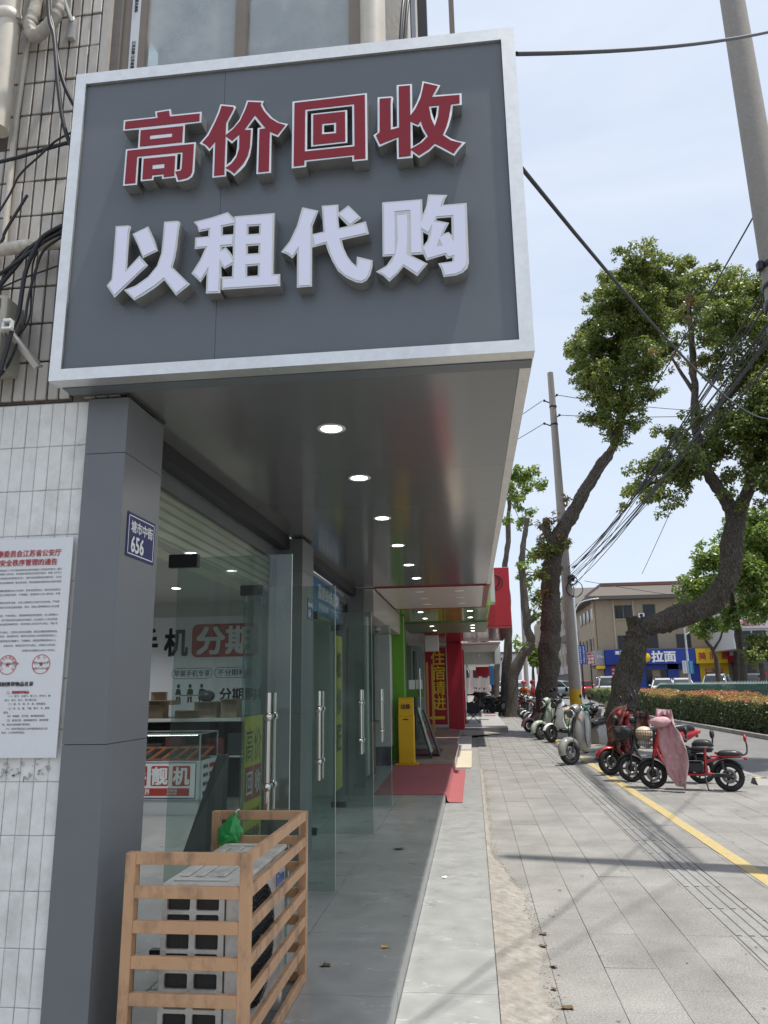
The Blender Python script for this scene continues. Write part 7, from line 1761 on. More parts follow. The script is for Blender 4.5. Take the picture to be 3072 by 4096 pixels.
Q = quilt('wind_quilt', 'pink quilted windshield cover hanging over the handlebar of the red electric bicycle', HERO,
      [((.37, .30, 1.15), (.17, .36, 1.13)), ((.40, .32, 1.04), (.16, .38, 1.0)), ((.40, .34, .94), (.13, .42, .88)), ((.38, .34, .80), (.06, .44, .74)), ((.37, .33, .62), (.00, .44, .56)), ((.35, .32, .42), (.00, .42, .36)), ((.28, .30, .20), (.05, .40, .12)), ((.20, .30, .06), (.08, .36, .03))], m_qpink, m_qpt)
B('glove', MB().ball((.33, .36, .95), .10, 16, 10, (1.5, .9, .8)).jitter(.02, 10), m_qpink, Q, local=True)
rr = random.Random(8)
m_qmar = M('maroon_quilt', (.11, .030, .036), .7, var=.25, vs=6, bump=.3, bs=30, dirt=(.42, .26, .14), dirt_amt=.9, ds=5)
Q2 = quilt('wind_quilt', 'dark maroon patterned quilt over the front of the red scooter', SC3,
      [((.40, -.26, 1.16), (.36, .30, 1.18)), ((.50, -.33, 1.05), (.46, .36, 1.06)), ((.56, -.36, .88), (.52, .38, .88)), ((.60, -.34, .68), (.58, .36, .68)), ((.60, -.26, .50), (.58, .28, .48)), ((.58, -.16, .40), (.57, .18, .38))], m_qmar, m_qmar, .05)
Q3 = quilt('wind_quilt', 'second maroon quilt with glove on the far handlebar of the black electric bicycle', E2,
      [((.40, -.36, 1.14), (.20, -.28, 1.14)), ((.46, -.38, 1.02), (.18, -.28, 1.0)), ((.50, -.36, .86), (.20, -.26, .82)), ((.46, -.34, .70), (.24, -.26, .66))], m_qmar, m_qmar, .05)
mir = MB().tube(spline([(.30, .20, 1.05), (.33, .24, 1.18), (.36, .27, 1.30)], 4), .007, 6).ball((.37, .275, 1.36), .07, 10, 8, (.3, .8, 1.1))
B('mirror', mir, m_blk, E2, local=True)
# ------------------------------------------------------------------ road rise, median hedge, fence
rise = MB().add([(4.9, 44, -.095), (70, 44, -.095), (70, 60, .45), (4.9, 60, .45), (70, 260, .5), (4.9, 260, .5)], [(0, 1, 2, 3), (3, 2, 4, 5)])
B('road', rise, m_asph, kind='structure')
KB = B('median_kerb', MB().box(8.40, 8.52, 16.0, 62, -.3, .0), m_kerb, kind='structure')
for i in range(40): B('kerb_stone', MB().box(8.38, 8.54, 16 + i * 1.15 + .004, 17.15 + i * 1.15 - .004, -.2, .03, ch=.01), m_kerb, KB)
B('median_soil', MB().box(8.55, 10.9, 15.5, 62, -.3, -.02), m_soil, kind='structure')
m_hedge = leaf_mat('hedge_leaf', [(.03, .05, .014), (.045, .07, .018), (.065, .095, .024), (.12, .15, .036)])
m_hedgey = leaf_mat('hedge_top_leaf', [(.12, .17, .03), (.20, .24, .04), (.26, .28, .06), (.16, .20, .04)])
m_hedger = leaf_mat('photinia_leaf', [(.34, .06, .04), (.42, .12, .07), (.30, .15, .06), (.26, .20, .06)])
HG = thing('hedge', 'long clipped median hedge with red young leaves on top', 'hedge', (9.6, 38, 0))
B('dark_core', MB().box(8.95, 10.3, 16.2, 61.5, .0, .88).jitter(.0, 1), M('hedge_core', (.018, .022, .010), .95, var=.4, vs=9), HG)  # plain dark box added inside the hedge to block gaps between leaves
def hedge_pts(n, y0, y1, top, rng, pw_=1.6):
    y_ = y0 + (y1 - y0) * rng.uniform(0, 1, n) ** pw_
    wob = np.sin(y_ * 1.7) * .05 + np.sin(y_ * .6 + 1) * .06
    h = .93 + .006 * (y_ - 20) + wob
    if top:
        x_ = rng.uniform(8.72, 10.5, n); z_ = h + rng.normal(0, .05, n) + .02
        nn = rng.normal(size=(n, 3)) * .55 + np.array([-.1, -.1, 1.0])
    else:
        x_ = 8.78 + rng.normal(0, .06, n) - np.sin(y_ * 2.3) * .03; z_ = h * rng.uniform(0.03, 1, n) ** .9
        nn = rng.normal(size=(n, 3)) * .6 + np.array([-1.0, -.2, .45])
    nn /= np.linalg.norm(nn, axis=1)[:, None]
    return np.stack([x_, y_, z_], 1), nn
rg_ = np.random.default_rng(31)
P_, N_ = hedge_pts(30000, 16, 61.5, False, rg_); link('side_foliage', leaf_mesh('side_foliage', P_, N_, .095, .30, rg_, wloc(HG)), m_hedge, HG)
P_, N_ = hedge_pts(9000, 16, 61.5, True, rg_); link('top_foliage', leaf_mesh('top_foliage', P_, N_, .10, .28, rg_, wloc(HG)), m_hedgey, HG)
P_, N_ = hedge_pts(13000, 20, 47, True, rg_, 1.2); P_[:, 2] += .0 + .05 * np.sin(P_[:, 1] * .45); link('red_top_foliage', leaf_mesh('red_top_foliage', P_, N_, .095, .26, rg_, wloc(HG)), m_hedger, HG)
# end of hedge facing the camera
n = 2500; P_ = np.stack([rg_.uniform(8.75, 10.45, n), 16.1 + rg_.normal(0, .06, n), rg_.uniform(.02, 1.0, n)], 1); N_ = rg_.normal(size=(n, 3)) * .6 + np.array([0, -1, .4]); N_ /= np.linalg.norm(N_, axis=1)[:, None]
link('end_foliage', leaf_mesh('end_foliage', P_, N_, .09, .3, rg_, wloc(HG)), m_hedge, HG)
FN = thing('picket_fence', 'green metal picket fence with pale tips running behind the hedge', 'fence', (11.0, 38, 0))
m_fg = M('fence_green', (.012, .10, .075), .4, var=.1); m_ft = M('fence_tip', (.5, .58, .52), .5)
pk = MB().box(-.018, .018, -.022, .022, .0, 1.47).mesh('picket'); pk.materials.append(m_fg)
tipm = MB().add([(-.019, -.023, 1.47), (.019, -.023, 1.47), (.019, .023, 1.47), (-.019, .023, 1.47), (0, 0, 1.60)], [(0, 1, 4), (1, 2, 4), (2, 3, 4), (3, 0, 4), (3, 2, 1, 0)]).mesh('tip'); tipm.materials.append(m_ft)
npk = 150
for i in range(npk):
    yy = 24.0 + i * .172; dz = -.42 * max(0, (yy - 47.2) / 2.6)
    p_ = link('picket', pk, None, FN, (0, yy - 38, dz)); link('tip', tipm, None, p_)
B('rail', MB().box(10.985, 11.015, 24, 49.8, .35, .39).box(10.985, 11.015, 24, 47.3, 1.22, 1.26), m_fg, FN)
# ------------------------------------------------------------------ utility poles and overhead lines
m_pole = M('pole_concrete', (.30, .275, .245), .85, var=.08, vs=8, bump=.3, bs=80, dirt=(.42, .40, .37), dirt_amt=.5, ds=30)
PN = thing('utility_pole', 'thick concrete utility pole crossing the upper right corner', 'pole', (3.20, 7.0, 0))
B('shaft', MB().tube([(3.20, 7.0, -.3), (3.15, 7.0, 3), (3.095, 7.0, 6), (3.03, 7.0, 10.5)], [.185, .165, .138, .105], 28), m_pole, PN)
for z, r_, h in ((5.45, .148, .07), (5.25, .150, .05), (5.02, .154, .10), (4.80, .158, .06)):
    B('strap', MB().lathe([(r_, 0), (r_ + .008, .01), (r_ + .008, h - .01), (r_, h)], (3.105, 7.0, z), 'Z', 28), m_frame, PN)
B('clamp', MB().box(2.91, 2.96, 6.93, 7.0, 5.44, 5.53, ch=.008), m_frame, PN)
PF = thing('utility_pole', 'slim concrete pole with yellow painted base behind the limewashed tree', 'pole', (3.47, 27.0, 0))
B('shaft', MB().tube([(3.46, 27.0, 1.4), (3.42, 27.0, 6), (3.37, 27.0, 13.0)], [.20, .165, .11], 20), m_pole, PF)
B('yellow_band', MB().tube([(3.47, 27.0, -.2), (3.46, 27.0, 1.4)], [.214, .2005], 20), worn('yellow_pole_paint', (.56, .34, .02), (.30, .275, .245), .60), PF)
for z in (11.6, 10.9): B('clamp', MB().lathe([(.128, 0), (.14, .02), (.14, .06), (.128, .08)], (3.385, 27.0, z), 'Z', 16), m_frame, PF)
for (dx, z) in ((-.3, 11.9), (-.35, 11.0), (.18, 12.1), (.22, 11.3)): B('insulator', MB().tube([(3.38, 27, z - .15), (3.38 + dx, 27, z)], .025, 8).ball((3.38 + dx, 27, z), .05, 8, 6), m_blk, PF)
B('junction_coil', MB().torus((3.62, 26.85, 5.1), .16, .02, 'Y', 20, 6).torus((3.66, 26.8, 4.8), .28, .015, 'Y', 24, 6).torus((3.60, 26.8, 4.75), .24, .015, 'X', 24, 6).ball((3.6, 26.8, 5.2), .12, 10, 8).jitter(.02, 8), m_cable, PF)
PS = thing('utility_pole', 'thin distant pole rising among the far pavement trees', 'pole', (4.9, 72, 0))
B('shaft', MB().tube([(4.9, 72, 0), (4.95, 72, 13.5)], [.22, .16], 12), m_pole, PS)
rr = random.Random(17)
for i in range(15):
    z0 = 4.72 + rr.uniform(0, .75); x0 = 3.12 + rr.uniform(-.14, .22); z1 = 5.15 + rr.uniform(-.35, .45)
    B('overhead_cable', MB().tube(catenary((x0, 6.9 + rr.uniform(-.1, .1), z0), (3.5 + rr.uniform(-.1, .2), 26.9, z1), rr.uniform(.05, .42), 18), rr.choice((.006, .007, .009, .011)), 6), m_cable,
      label='black overhead cable in the bundle sagging between the two utility poles', cat='cable', group='cable bundle between the poles', base=(x0, 6.9, z0))
for i, (a, b, sag, r_, lab) in enumerate((((.32, 2.97, 4.40), (3.6, 6.32, 7.68), .10, .011, 'black cable running from the top right of the sign across the pole'),
     ((.31, 2.97, 3.79), (5.8, 14.0, 6.33), .38, .011, 'black cable slanting down right from the sign side across the tree'),
     ((3.1, 7.0, 5.5), (3.8, 17.0, 3.9), .05, .006, 'thin stay wire dropping from the near pole clamp into the tree'),
     ((3.0, 27, 11.9), (-2.0, 33, 11.2), .2, .012, 'upper left wire leaving the slim pole top'), ((3.0, 27, 11.0), (-3.0, 33, 10.0), .2, .012, 'lower left wire leaving the slim pole top'),
     ((3.56, 27, 12.1), (14, 30, 12.0), .3, .012, 'upper right wire leaving the slim pole top'), ((3.6, 27, 11.3), (14, 24, 10.2), .3, .012, 'lower right wire leaving the slim pole top'),
     ((3.6, 27, 7.5), (3.3, 7.0, 6.6), .3, .01, 'single wire above the cable bundle between the poles'), ((6, 40, 6.8), (30, 55, 6.0), .5, .014, 'far wire crossing before the beige building'))):
    B('overhead_cable', MB().tube(catenary(a, b, sag, 18), r_, 6), m_cable, label=lab, cat='cable', group='overhead wires', base=a)
# ------------------------------------------------------------------ buildings across the street
m_bg = M('beige_brick', (.36, .29, .205), .85, var=.10, vs=3, bump=.2, bs=40)
m_bgt = M('beige_trim_stone', (.46, .38, .27), .8, var=.08)
m_roof = M('brown_roof_sheet', (.17, .075, .055), .6, var=.1)
m_eave = M('grey_eave', (.115, .10, .085), .8, var=.1)
m_wg = M('dark_window_glass', (.02, .026, .03), .12, spec=.35)
m_blue = M('sign_blue', (.012, .045, .30), .45, var=.05); m_syel = M('sign_yellow_panel', (.72, .47, .012), .5); m_sred = M('sign_red_panel', (.38, .015, .03), .5)
BB = thing('beige_building', 'beige brick three storey building with brown roof and blue noodle shop', 'building', (18, 80, .45))
Y = 75.0
B('wall', MB().box(12.1, 31, Y, Y + 14, .4, 9.45), m_bg, BB)
for i in range(40):
    B('brick_course', MB().box(12.09, 31, Y - .012, Y, 4.75 + i * .116, 4.75 + i * .116 + .1), m_bg, BB)
rf = B('roof', MB().add([(11.3, Y - .9, 9.75), (32, Y - .9, 9.75), (32, Y + 1.2, 11.0), (13.0, Y + 1.2, 11.0), (13.0, Y + 13, 11.0), (32, Y + 13, 11.0), (11.3, Y + 15, 9.75)], [(0, 1, 2, 3), (3, 2, 5, 4), (0, 3, 4, 6)]), m_eave, BB)
B('ridge_sheet', MB().box(12.9, 32, Y + 1.0, Y + 12, 10.95, 11.25), m_roof, rf)
B('eave_board', MB().box(11.2, 32, Y - 1.0, Y + 15, 9.45, 9.78), m_eave, rf)
for x0, x1, z0, z1 in ((13.94, 14.58, 7.69, 8.86), (14.76, 15.43, 7.69, 8.86), (16.59, 17.6, 7.7, 8.88), (14.0, 14.66, 4.78, 5.99), (14.83, 15.45, 4.78, 5.99), (16.7, 17.6, 4.8, 6.0), (19.4, 20.6, 7.7, 8.88), (22, 23.2, 7.7, 8.88), (19.4, 20.6, 4.8, 6.0), (25, 26.2, 7.7, 8.88)):
    f = B('window', MB().box(x0 - .06, x1 + .06, Y - .05, Y - .013, z0 - .06, z1 + .06), M('window_frame_dark', (.05, .045, .04), .5), BB)
    xm = (x0 + x1) / 2
    B('pane', MB().box(x0, xm - .025, Y - .06, Y - .051, z0, z1), m_wg, f); B('pane', MB().box(xm + .025, x1, Y - .06, Y - .051, z0, z1), m_wg, f)
    B('sill', MB().box(x0 - .1, x1 + .1, Y - .14, Y - .013, z0 - .14, z0 - .062), m_bgt, f)
for x in (13.75, 15.62): B('pier', MB().box(x - .07, x + .07, Y - .10, Y - .013, 4.75, 9.4), m_bgt, BB)
ac_ = B('wall_unit', MB().box(16.0, 16.55, Y - .4, Y - .02, 7.65, 8.1, ch=.02), m_pw, BB); B('fan', MB().lathe([(0, -.405), (.16, -.405)], (16.25, Y, 7.88), 'Y', 18), m_dark, ac_)
for k in range(4):
    for z in (7.7, 4.8): B('side_window', MB().box(12.02, 12.09, Y + 1.5 + k * 2.6, Y + 2.7 + k * 2.6, z, z + 1.2), m_wg, BB)
for x in (11.9, 12.0): B('drainpipe', MB().tube([(x, Y + .4, 3.4), (x, Y + .4, 9.4)], .09, 8), m_bgt, BB)
NS = thing('noodle_shop', 'blue noodle shop front with white 拉面 sign under the beige building', 'shop', (16.5, 74.5, .45))
B('sign_board', MB().box(12.5, 20.6, Y - 1.1, Y - .3, 3.30, 4.66), m_blue, NS)
for i in range(54): B('rib', MB().box(12.52 + i * .072, 12.55 + i * .072, Y - 1.13, Y - 1.101, 3.32, 4.64), m_blue, NS)
lt = MB(); text(lt, '拉面', (17.75, Y - 1.17, 3.97), 1.1, bold=.035, height=.98, width=2.15, **FR); text(lt, '清真', (13.75, Y - 1.17, 4.38), .36, bold=.03, width=.75, **FR); B('lettering', lt, m_pw, NS)
B('round_emblem', MB().lathe([(0, -1.16), (.42, -1.15), (.48, -1.1)], (16.1, Y, 3.9), 'Y', 28).lathe([(0, -1.16), (.30, -1.15), (.34, -1.1)], (15.6, Y, 4.0), 'Y', 28), m_syel, NS)
B('front_wall', MB().box(12.5, 16.2, Y - .3, Y - .02, .45, 3.28).box(18.2, 19.2, Y - .3, Y - .02, .45, 3.28).box(20.2, 21.1, Y - .3, Y - .02, .45, 3.28).box(16.2, 20.2, Y - .3, Y - .02, 2.80, 3.28), m_blue, NS)
B('doorway', MB().box(16.2, 18.2, Y + .01, Y + .05, .45, 2.8).box(19.2, 20.2, Y + .01, Y + .05, .45, 2.8), m_dark, NS)
B('glass_door', MB().box(16.25, 16.8, Y - .2, Y - .18, .45, 2.7).box(17.6, 18.15, Y - .2, Y - .18, .45, 2.7), m_wg, NS)
pr = B('red_poster', MB().box(13.0, 14.1, Y - .36, Y - .31, 1.5, 3.2), m_sred, NS); lt = MB(); text(lt, '新疆大盘鸡', (13.55, Y - .38, 2.85), .2, bold=.02, width=.9, **FR); text(lt, '特色拉面王', (13.55, Y - .38, 2.5), .2, bold=.02, width=.9, **FR); B('lettering', lt, m_pw, pr)
B('food_picture', MB().lathe([(0, -.385), (.3, -.38)], (13.5, Y, 1.95), 'Y', 20).lathe([(0, -.39), (.2, -.385)], (13.8, Y, 1.85), 'Y', 20), M('food_brown', (.34, .14, .05), .6, var=.6, vs=6), pr)
GS = thing('grey_shop', 'grey and white shop sign at the left corner of the beige building', 'shop', (12.0, 75, .45))
B('sign_board', MB().box(11.7, 12.45, Y - .6, Y + 5, 3.3, 4.66), M('sign_grey', (.30, .31, .32), .5), GS); lt = MB(); text(lt, '火 Pizza', (12.08, Y - .62, 4.1), .4, bold=.02, width=.62, **FR); B('lettering', lt, m_pw, GS)
B('yellow_strip', MB().box(11.72, 12.45, Y - .62, Y - .1, 2.95, 3.25), m_syel, GS)
B('wall', MB().box(11.75, 12.4, Y - .1, Y + 5, .45, 2.95), M('shop_tan', (.30, .24, .17), .7), GS)
YS = thing('yellow_shop', 'yellow shopfront with red characters 美而惠 beside the noodle shop', 'shop', (22, 74.5, .45))
B('sign_board', MB().box(20.66, 23.45, Y - 1.1, Y - .3, 3.27, 4.62), m_syel, YS); lt = MB()
for k, ch in enumerate('美而惠'): text(lt, ch, (21.2 + k * 1.02, Y - 1.13, 3.95), .72, bold=.02, **FR)
B('lettering', lt, m_sred, YS)
B('front_wall', MB().box(21.12, 21.6, Y - .3, Y - .02, .45, 3.27).box(23.2, 23.7, Y - .3, Y - .02, .45, 3.27).box(21.6, 23.2, Y - .3, Y - .02, 2.8, 3.27), m_syel, YS)
B('doorway', MB().box(21.6, 23.2, Y + .02, Y + .05, .45, 2.8), m_dark, YS)
for x in (21.95, 22.85): B('pink_notice', MB().box(x - .28, x + .28, Y - .32, Y - .31, 2.45, 2.8), M('notice_pink', (.6, .25, .25), .6), YS)
RS = thing('red_far_shop', 'small red shop sign at the right end of the yellow shop', 'shop', (24, 74.5, .45))
B('sign_board', MB().box(23.47, 24.7, Y - 1.1, Y - .3, 3.3, 4.6), m_sred, RS); lt = MB(); text(lt, '美福', (24.1, Y - 1.13, 4.1), .45, bold=.02, width=.9, **FR); B('lettering', lt, m_pw, RS)
B('front_wall', MB().box(23.72, 28, Y - .3, Y - .02, .45, 3.27), M('old_wall', (.25, .22, .2), .8, var=.3, vs=3), RS)
WB = thing('white_building', 'grey white building with red rooftop characters at the right edge', 'building', (27, 70, .45))
m_wb = M('white_render', (.55, .55, .54), .7, var=.06)
B('wall', MB().box(22.3, 36, 68.2, 80, 4.3, 7.55), m_wb, WB); B('lower_wall', MB().box(24.0, 36, 68.6, 80, .45, 4.3), M('dark_shopfront', (.08, .08, .085), .5, var=.4, vs=2), WB)
B('parapet', MB().box(22.2, 36, 68.0, 68.25, 6.0, 6.95), m_wb, WB)
for x0 in (22.65, 23.9, 25.2, 26.6): f = B('window', MB().box(x0, x0 + 1.1, 68.14, 68.19, 4.45, 5.8), m_wg, WB)
lt = MB(); text(lt, '一品雅苑大酒店', (24.2, 67.97, 6.48), .62, bold=.02, width=4.2, right=(-1, 0, 0), up=(0, 0, 1)); lt = MB(); text(lt, '一鹿雅大', (23.75, 67.97, 6.48), .62, bold=.02, width=2.4, **FR); B('lettering', lt, m_sred, WB)
lt = MB(); text(lt, '13-6', (22.9 + 2.5, 68.5, 1.9), .6, bold=.02, **FR); B('red_sign', MB().box(24.4, 27, 68.52, 68.58, 1.4, 2.4), m_sred, WB); B('number_lettering', lt, m_pw, WB)
LB = thing('pale_building', 'pale five storey building along the far side of the street', 'building', (17, 115, .45))
m_pb = M('pale_render', (.52, .47, .40), .8, var=.06)
B('wall', MB().box(14.0, 30, 105, 170, .45, 14.4), m_pb, LB)
for i in range(16):
    for k in range(4):
        yy = 106 + i * 3.9; z = 4.5 + k * 2.55
        f = B('window', MB().box(13.93, 13.99, yy, yy + 2.6, z, z + 1.5), m_wg, LB)
for i in range(17): B('pilaster', MB().box(13.7, 13.99, 105.2 + i * 3.9, 105.7 + i * 3.9, 3.8, 14.0), m_pb, LB)
B('shop_fascia', MB().box(13.4, 13.7, 106, 160, 3.0, 4.1), M('far_signs', (.42, .36, .38), .6, var=.6, vs=.22), LB); B('shop_fronts', MB().box(13.65, 13.98, 106, 165, .45, 3.0), MATS['dark_shopfront'], LB)
L2 = thing('low_annex', 'lower cream annex with grey eaves left of the beige building', 'building', (12.2, 84, .45))
B('wall', MB().box(12.0, 14.0, 89.2, 98, .45, 6.6), M('annex_cream', (.46, .40, .31), .8), L2); B('eave', MB().box(11.3, 14.2, 88.6, 98.5, 6.6, 7.4), m_eave, L2); B('window', MB().box(12.4, 12.9, 89.1, 89.19, 4.9, 6.2), m_wg, L2)
FB = thing('distant_building', 'white low building closing the far end of the street', 'building', (6, 210, .5))
B('wall', MB().box(-6, 12.5, 200, 220, .5, 9.5), M('far_white', (.62, .62, .62), .8, var=.1, vs=.4), FB); B('roof', MB().box(-6.5, 13, 199.5, 220.5, 9.5, 10.0), m_eave, FB)
F2 = thing('distant_building', 'pinkish block far behind the pavement trees', 'building', (-2, 150, .3))
B('wall', MB().box(-8, 3.2, 140, 170, .3, 13), M('far_pink', (.50, .40, .36), .8, var=.1, vs=.5), F2)
for i in range(3):
    for k in range(4): B('window', MB().box(-1.5 + i * 1.6, -.5 + i * 1.6, 139.9, 139.99, 3 + k * 2.6, 4.4 + k * 2.6), m_wg, F2)
# banners and street lamps
t = thing('banner_sign', 'vertical blue banner sign hanging beside the yellow banded pole', 'sign', (8.4, 60, 3.0))
B('panel', MB().box(8.12, 8.68, 59.95, 60.05, 3.03, 4.48), m_blue, t); lt = MB()
for c_, s_ in ((8.27, '无锡娃娃医疗美容'), (8.53, '张家港市正规医疗')):
    for k, ch in enumerate(s_): text(lt, ch, (c_, 59.93, 4.32 - k * .165), .15, **FR)
B('lettering', lt, m_pw, t); B('bracket', MB().tube([(8.4, 60, 4.48), (8.4, 60.2, 4.7), (8.4, 60.5, 4.7)], .03, 6).tube([(8.4, 60.5, -.1), (8.4, 60.5, 4.8)], .06, 8), m_frame, t)
t = thing('hotel_sign', 'red and white sign reading 24小时住宿超市 beside the blue banner', 'sign', (9.05, 60.3, 3.0))
B('panel', MB().box(8.76, 9.34, 60.2, 60.28, 3.03, 3.82), m_sred, t); lt = MB(); text(lt, '24小时', (9.05, 60.18, 3.68), .2, bold=.02, width=.5, **FR); text(lt, '住宿', (9.05, 60.18, 3.44), .24, bold=.02, width=.46, **FR); text(lt, '超市', (9.05, 60.18, 3.18), .24, bold=.02, width=.46, **FR); B('lettering', lt, m_pw, t)
B('post', MB().tube([(9.05, 60.35, -.1), (9.05, 60.35, 3.9)], .05, 8), m_frame, t)
m_lamp = M('lamp_post_white', (.62, .63, .64), .4)
def lamp(label, x, y, h, ax, az):
    t = thing('street_lamp', label, 'street lamp', (x, y, 0)); 
    B('post', MB().tube([(x, y, -.2), (x, y, h * .6), (x, y, h)], [.09, .07, .055], 10), m_lamp, t)
    B('arm', MB().tube(spline([(x, y, h * .86), (x + ax * .35, y, h * .86 + az * .75), (x + ax, y, h * .86 + az)], 5), .035, 8), m_lamp, t)
    B('lamp_head', MB().loft([[(x + ax + q, y + s_ * w_, h * .86 + az + dz + q * .1) for (s_, dz) in ((-1, 0), (-.6, .05), (.6, .05), (1, 0), (.6, -.03), (-.6, -.03))] for (q, w_) in ((-.05, .04), (.1, .11), (.55, .12), (.68, .05))]), m_lamp, t)
    return t
lamp('white street lamp standing behind the hedge before the blue shop', 14.0, 52, 5.3, .75, .25)
lamp('taller white street lamp beside the slim pole by the pale building', 8.1, 60, 8.2, 1.2, .9)
t = thing('lamp_banner', 'white and blue twin banners on the street lamp before the noodle shop', 'banner', (13.93, 51.9, 2.0))
B('white_panel', MB().box(13.60, 13.86, 51.86, 51.9, 2.14, 2.95), m_pw, t); B('blue_panel', MB().box(13.98, 14.28, 51.86, 51.9, 2.12, 2.93), M('banner_cyan', (.03, .27, .52), .5), t)
lt = MB(); l2_ = MB()
for k, ch in enumerate('做文明有礼张家港人'[:7]): text(lt, ch, (13.73, 51.85, 2.86 - k * .105), .09, **FR); text(l2_, ch, (14.13, 51.85, 2.84 - k * .105), .09, **FR)
B('lettering', lt, m_blue, t); B('lettering', l2_, m_pw, t)
# ------------------------------------------------------------------ cars
def car(label, x, y, ang, mat, suv=0, z=.45):
    t = thing('parked_car', label, 'car', (x, y, z), ang, 'cars parked across the street')
    k = 'suv' if suv else 'sed'
    H = 1.68 if suv else 1.46; BZ = .98 if suv else .90
    def body(m):
        P_ = [(2.25, .55, .38, .70), (2.15, .80, .28, .78), (1.6, .88, .25, .88), (.9, .90, .24, BZ - .02), (-.6, .90, .24, BZ), (-1.7, .89, .25, BZ + .02), (-2.1, .84, .30, BZ), (-2.22, .70, .40, BZ - .12)]
        m.loft([[(xx, -hw * .86, z0), (xx, -hw, z0 + .18), (xx, -hw, (z0 + z1) / 2 + .08), (xx, -hw * .93, z1 - .02), (xx, -hw * .7, z1), (xx, hw * .7, z1), (xx, hw * .93, z1 - .02), (xx, hw, (z0 + z1) / 2 + .08), (xx, hw, z0 + .18), (xx, hw * .86, z0)] for (xx, hw, z0, z1) in P_])
    part((k, 'body'), 'body', body, mat, t)
    xs = ((1.0, BZ - .03, .82), (.25, H - .06, .66), (-.3, H, .64), (-1.3, H - .02, .64), (-1.75, H - .12, .62), (-2.12, BZ, .76)) if suv else ((1.05, BZ - .04, .80), (.25, H - .06, .62), (-.3, H, .60), (-.9, H - .03, .60), (-1.3, H - .12, .60), (-1.95, BZ, .72))
    def cabin(m):
        secs = []
        for (xx, z1, hw) in xs: secs.append([(xx, -.80, BZ - .06), (xx, -hw - (.80 - hw) * .15, z1 - .02), (xx, -hw * .8, z1 + .0), (xx, hw * .8, z1 + .0), (xx, hw + (.80 - hw) * .15, z1 - .02), (xx, .80, BZ - .06)])
        m.loft(secs)
    part((k, 'cab'), 'windows', cabin, m_wg, t)
    def roof(m):
        secs = []
        for (xx, z1, hw) in xs[1:-1]: secs.append([(xx, -hw * 1.02, z1 - .035), (xx, -hw * .8, z1 + .012), (xx, hw * .8, z1 + .012), (xx, hw * 1.02, z1 - .035)])
        m.loft(secs)
        for s in (-1, 1):
            for i in (0, 2, len(xs) - 2):
                a = xs[i]; b = xs[min(i + 1, len(xs) - 1)]
                if i == 0: p0, p1 = (a[0], s * .81, BZ - .04), (b[0], s * b[2] * 1.03, b[1] - .03)
                elif i == 2: p0, p1 = (a[0], s * .83, BZ - .04), (a[0], s * a[2] * 1.05, a[1] - .03)
                else: p0, p1 = (b[0], s * .78, BZ - .02), (a[0], s * a[2] * 1.03, a[1] - .03)
                m.tube([p0, p1], .035, 6)
    part((k, 'roof'), 'roof', roof, mat, t)
    for i, (wx, s) in enumerate(((1.38, 1), (1.38, -1), (-1.32, 1), (-1.32, -1))):
        w_ = part(('carw',), 'wheel', lambda m: m.torus((0, 0, 0), .24, .085, 'Y', 24, 10, 1.1), m_tyre, t); w_.location = (wx, .80 * s, .325)
        part(('carr',), 'rim', lambda m: m.lathe([(0, -.07), (.06, -.08), (.19, -.06), (.2, .06), (.06, .08), (0, .07)], (0, 0, 0), 'Y', 18), m_rim, w_)
    for s in (-1, 1):
        part((k, 'hl', s), 'headlight', lambda m: m.ball((2.08, .62 * s, .70), .13, 10, 6, (.7, 1.2, .6)), M('car_lamp', (.6, .62, .62), .1), t)
        part((k, 'tl', s), 'tail_light', lambda m: m.ball((-2.12, .68 * s, BZ - .15), .12, 10, 6, (.6, 1, .9)), m_redl, t)
        part((k, 'mir', s), 'mirror', lambda m: m.ball((.75, .95 * s, BZ + .04), .09, 10, 6, (.7, 1, .7)), mat, t)
    part((k, 'plate'), 'number_plate', lambda m: m.box(-2.245, -2.225, -.22, .22, BZ - .42, BZ - .28), M('plate_blue', (.02, .06, .3), .4), t)
    return t
cw, cs, cd, cr, cgb = paint('car_white', (.66, .67, .67)), paint('car_silver', (.42, .43, .44)), paint('car_dark', (.05, .052, .056)), paint('car_red', (.34, .012, .02)), paint('car_grey_blue', (.20, .24, .26))
car('silver sport utility car parked before the yellow shop', 17.6, 58, 1.15, cs, 1); car('dark sport utility car parked right of the silver one', 20.0, 57.5, 1.2, cd, 1)
car('white saloon car parked before the noodle shop, left of the lamp', 14.4, 61, 1.35, cw); car('white saloon car just right of the street lamp banners', 16.0, 62, 1.4, cw)
car('white saloon car at the right edge behind the fence', 21.9, 55, 1.15, cw); car('silver people carrier left of the bent trunk beyond the hedge', 10.4, 62, 1.5, cs, 1)
car('red saloon car left of the silver people carrier', 9.6, 72, 1.9, cr); car('grey saloon car further left beyond the red one', 8.7, 78, 1.8, cgb); car('grey blue saloon car beside the slim pole', 6.9, 68, 2.4, cgb)
car('white van-like car far down the street', 5.6, 95, 1.7, cw, 1); car('silver car far down the street behind the riders', 4.4, 82, 1.6, cs); car('white car farthest down the street', 3.3, 110, 1.6, cw, 1)
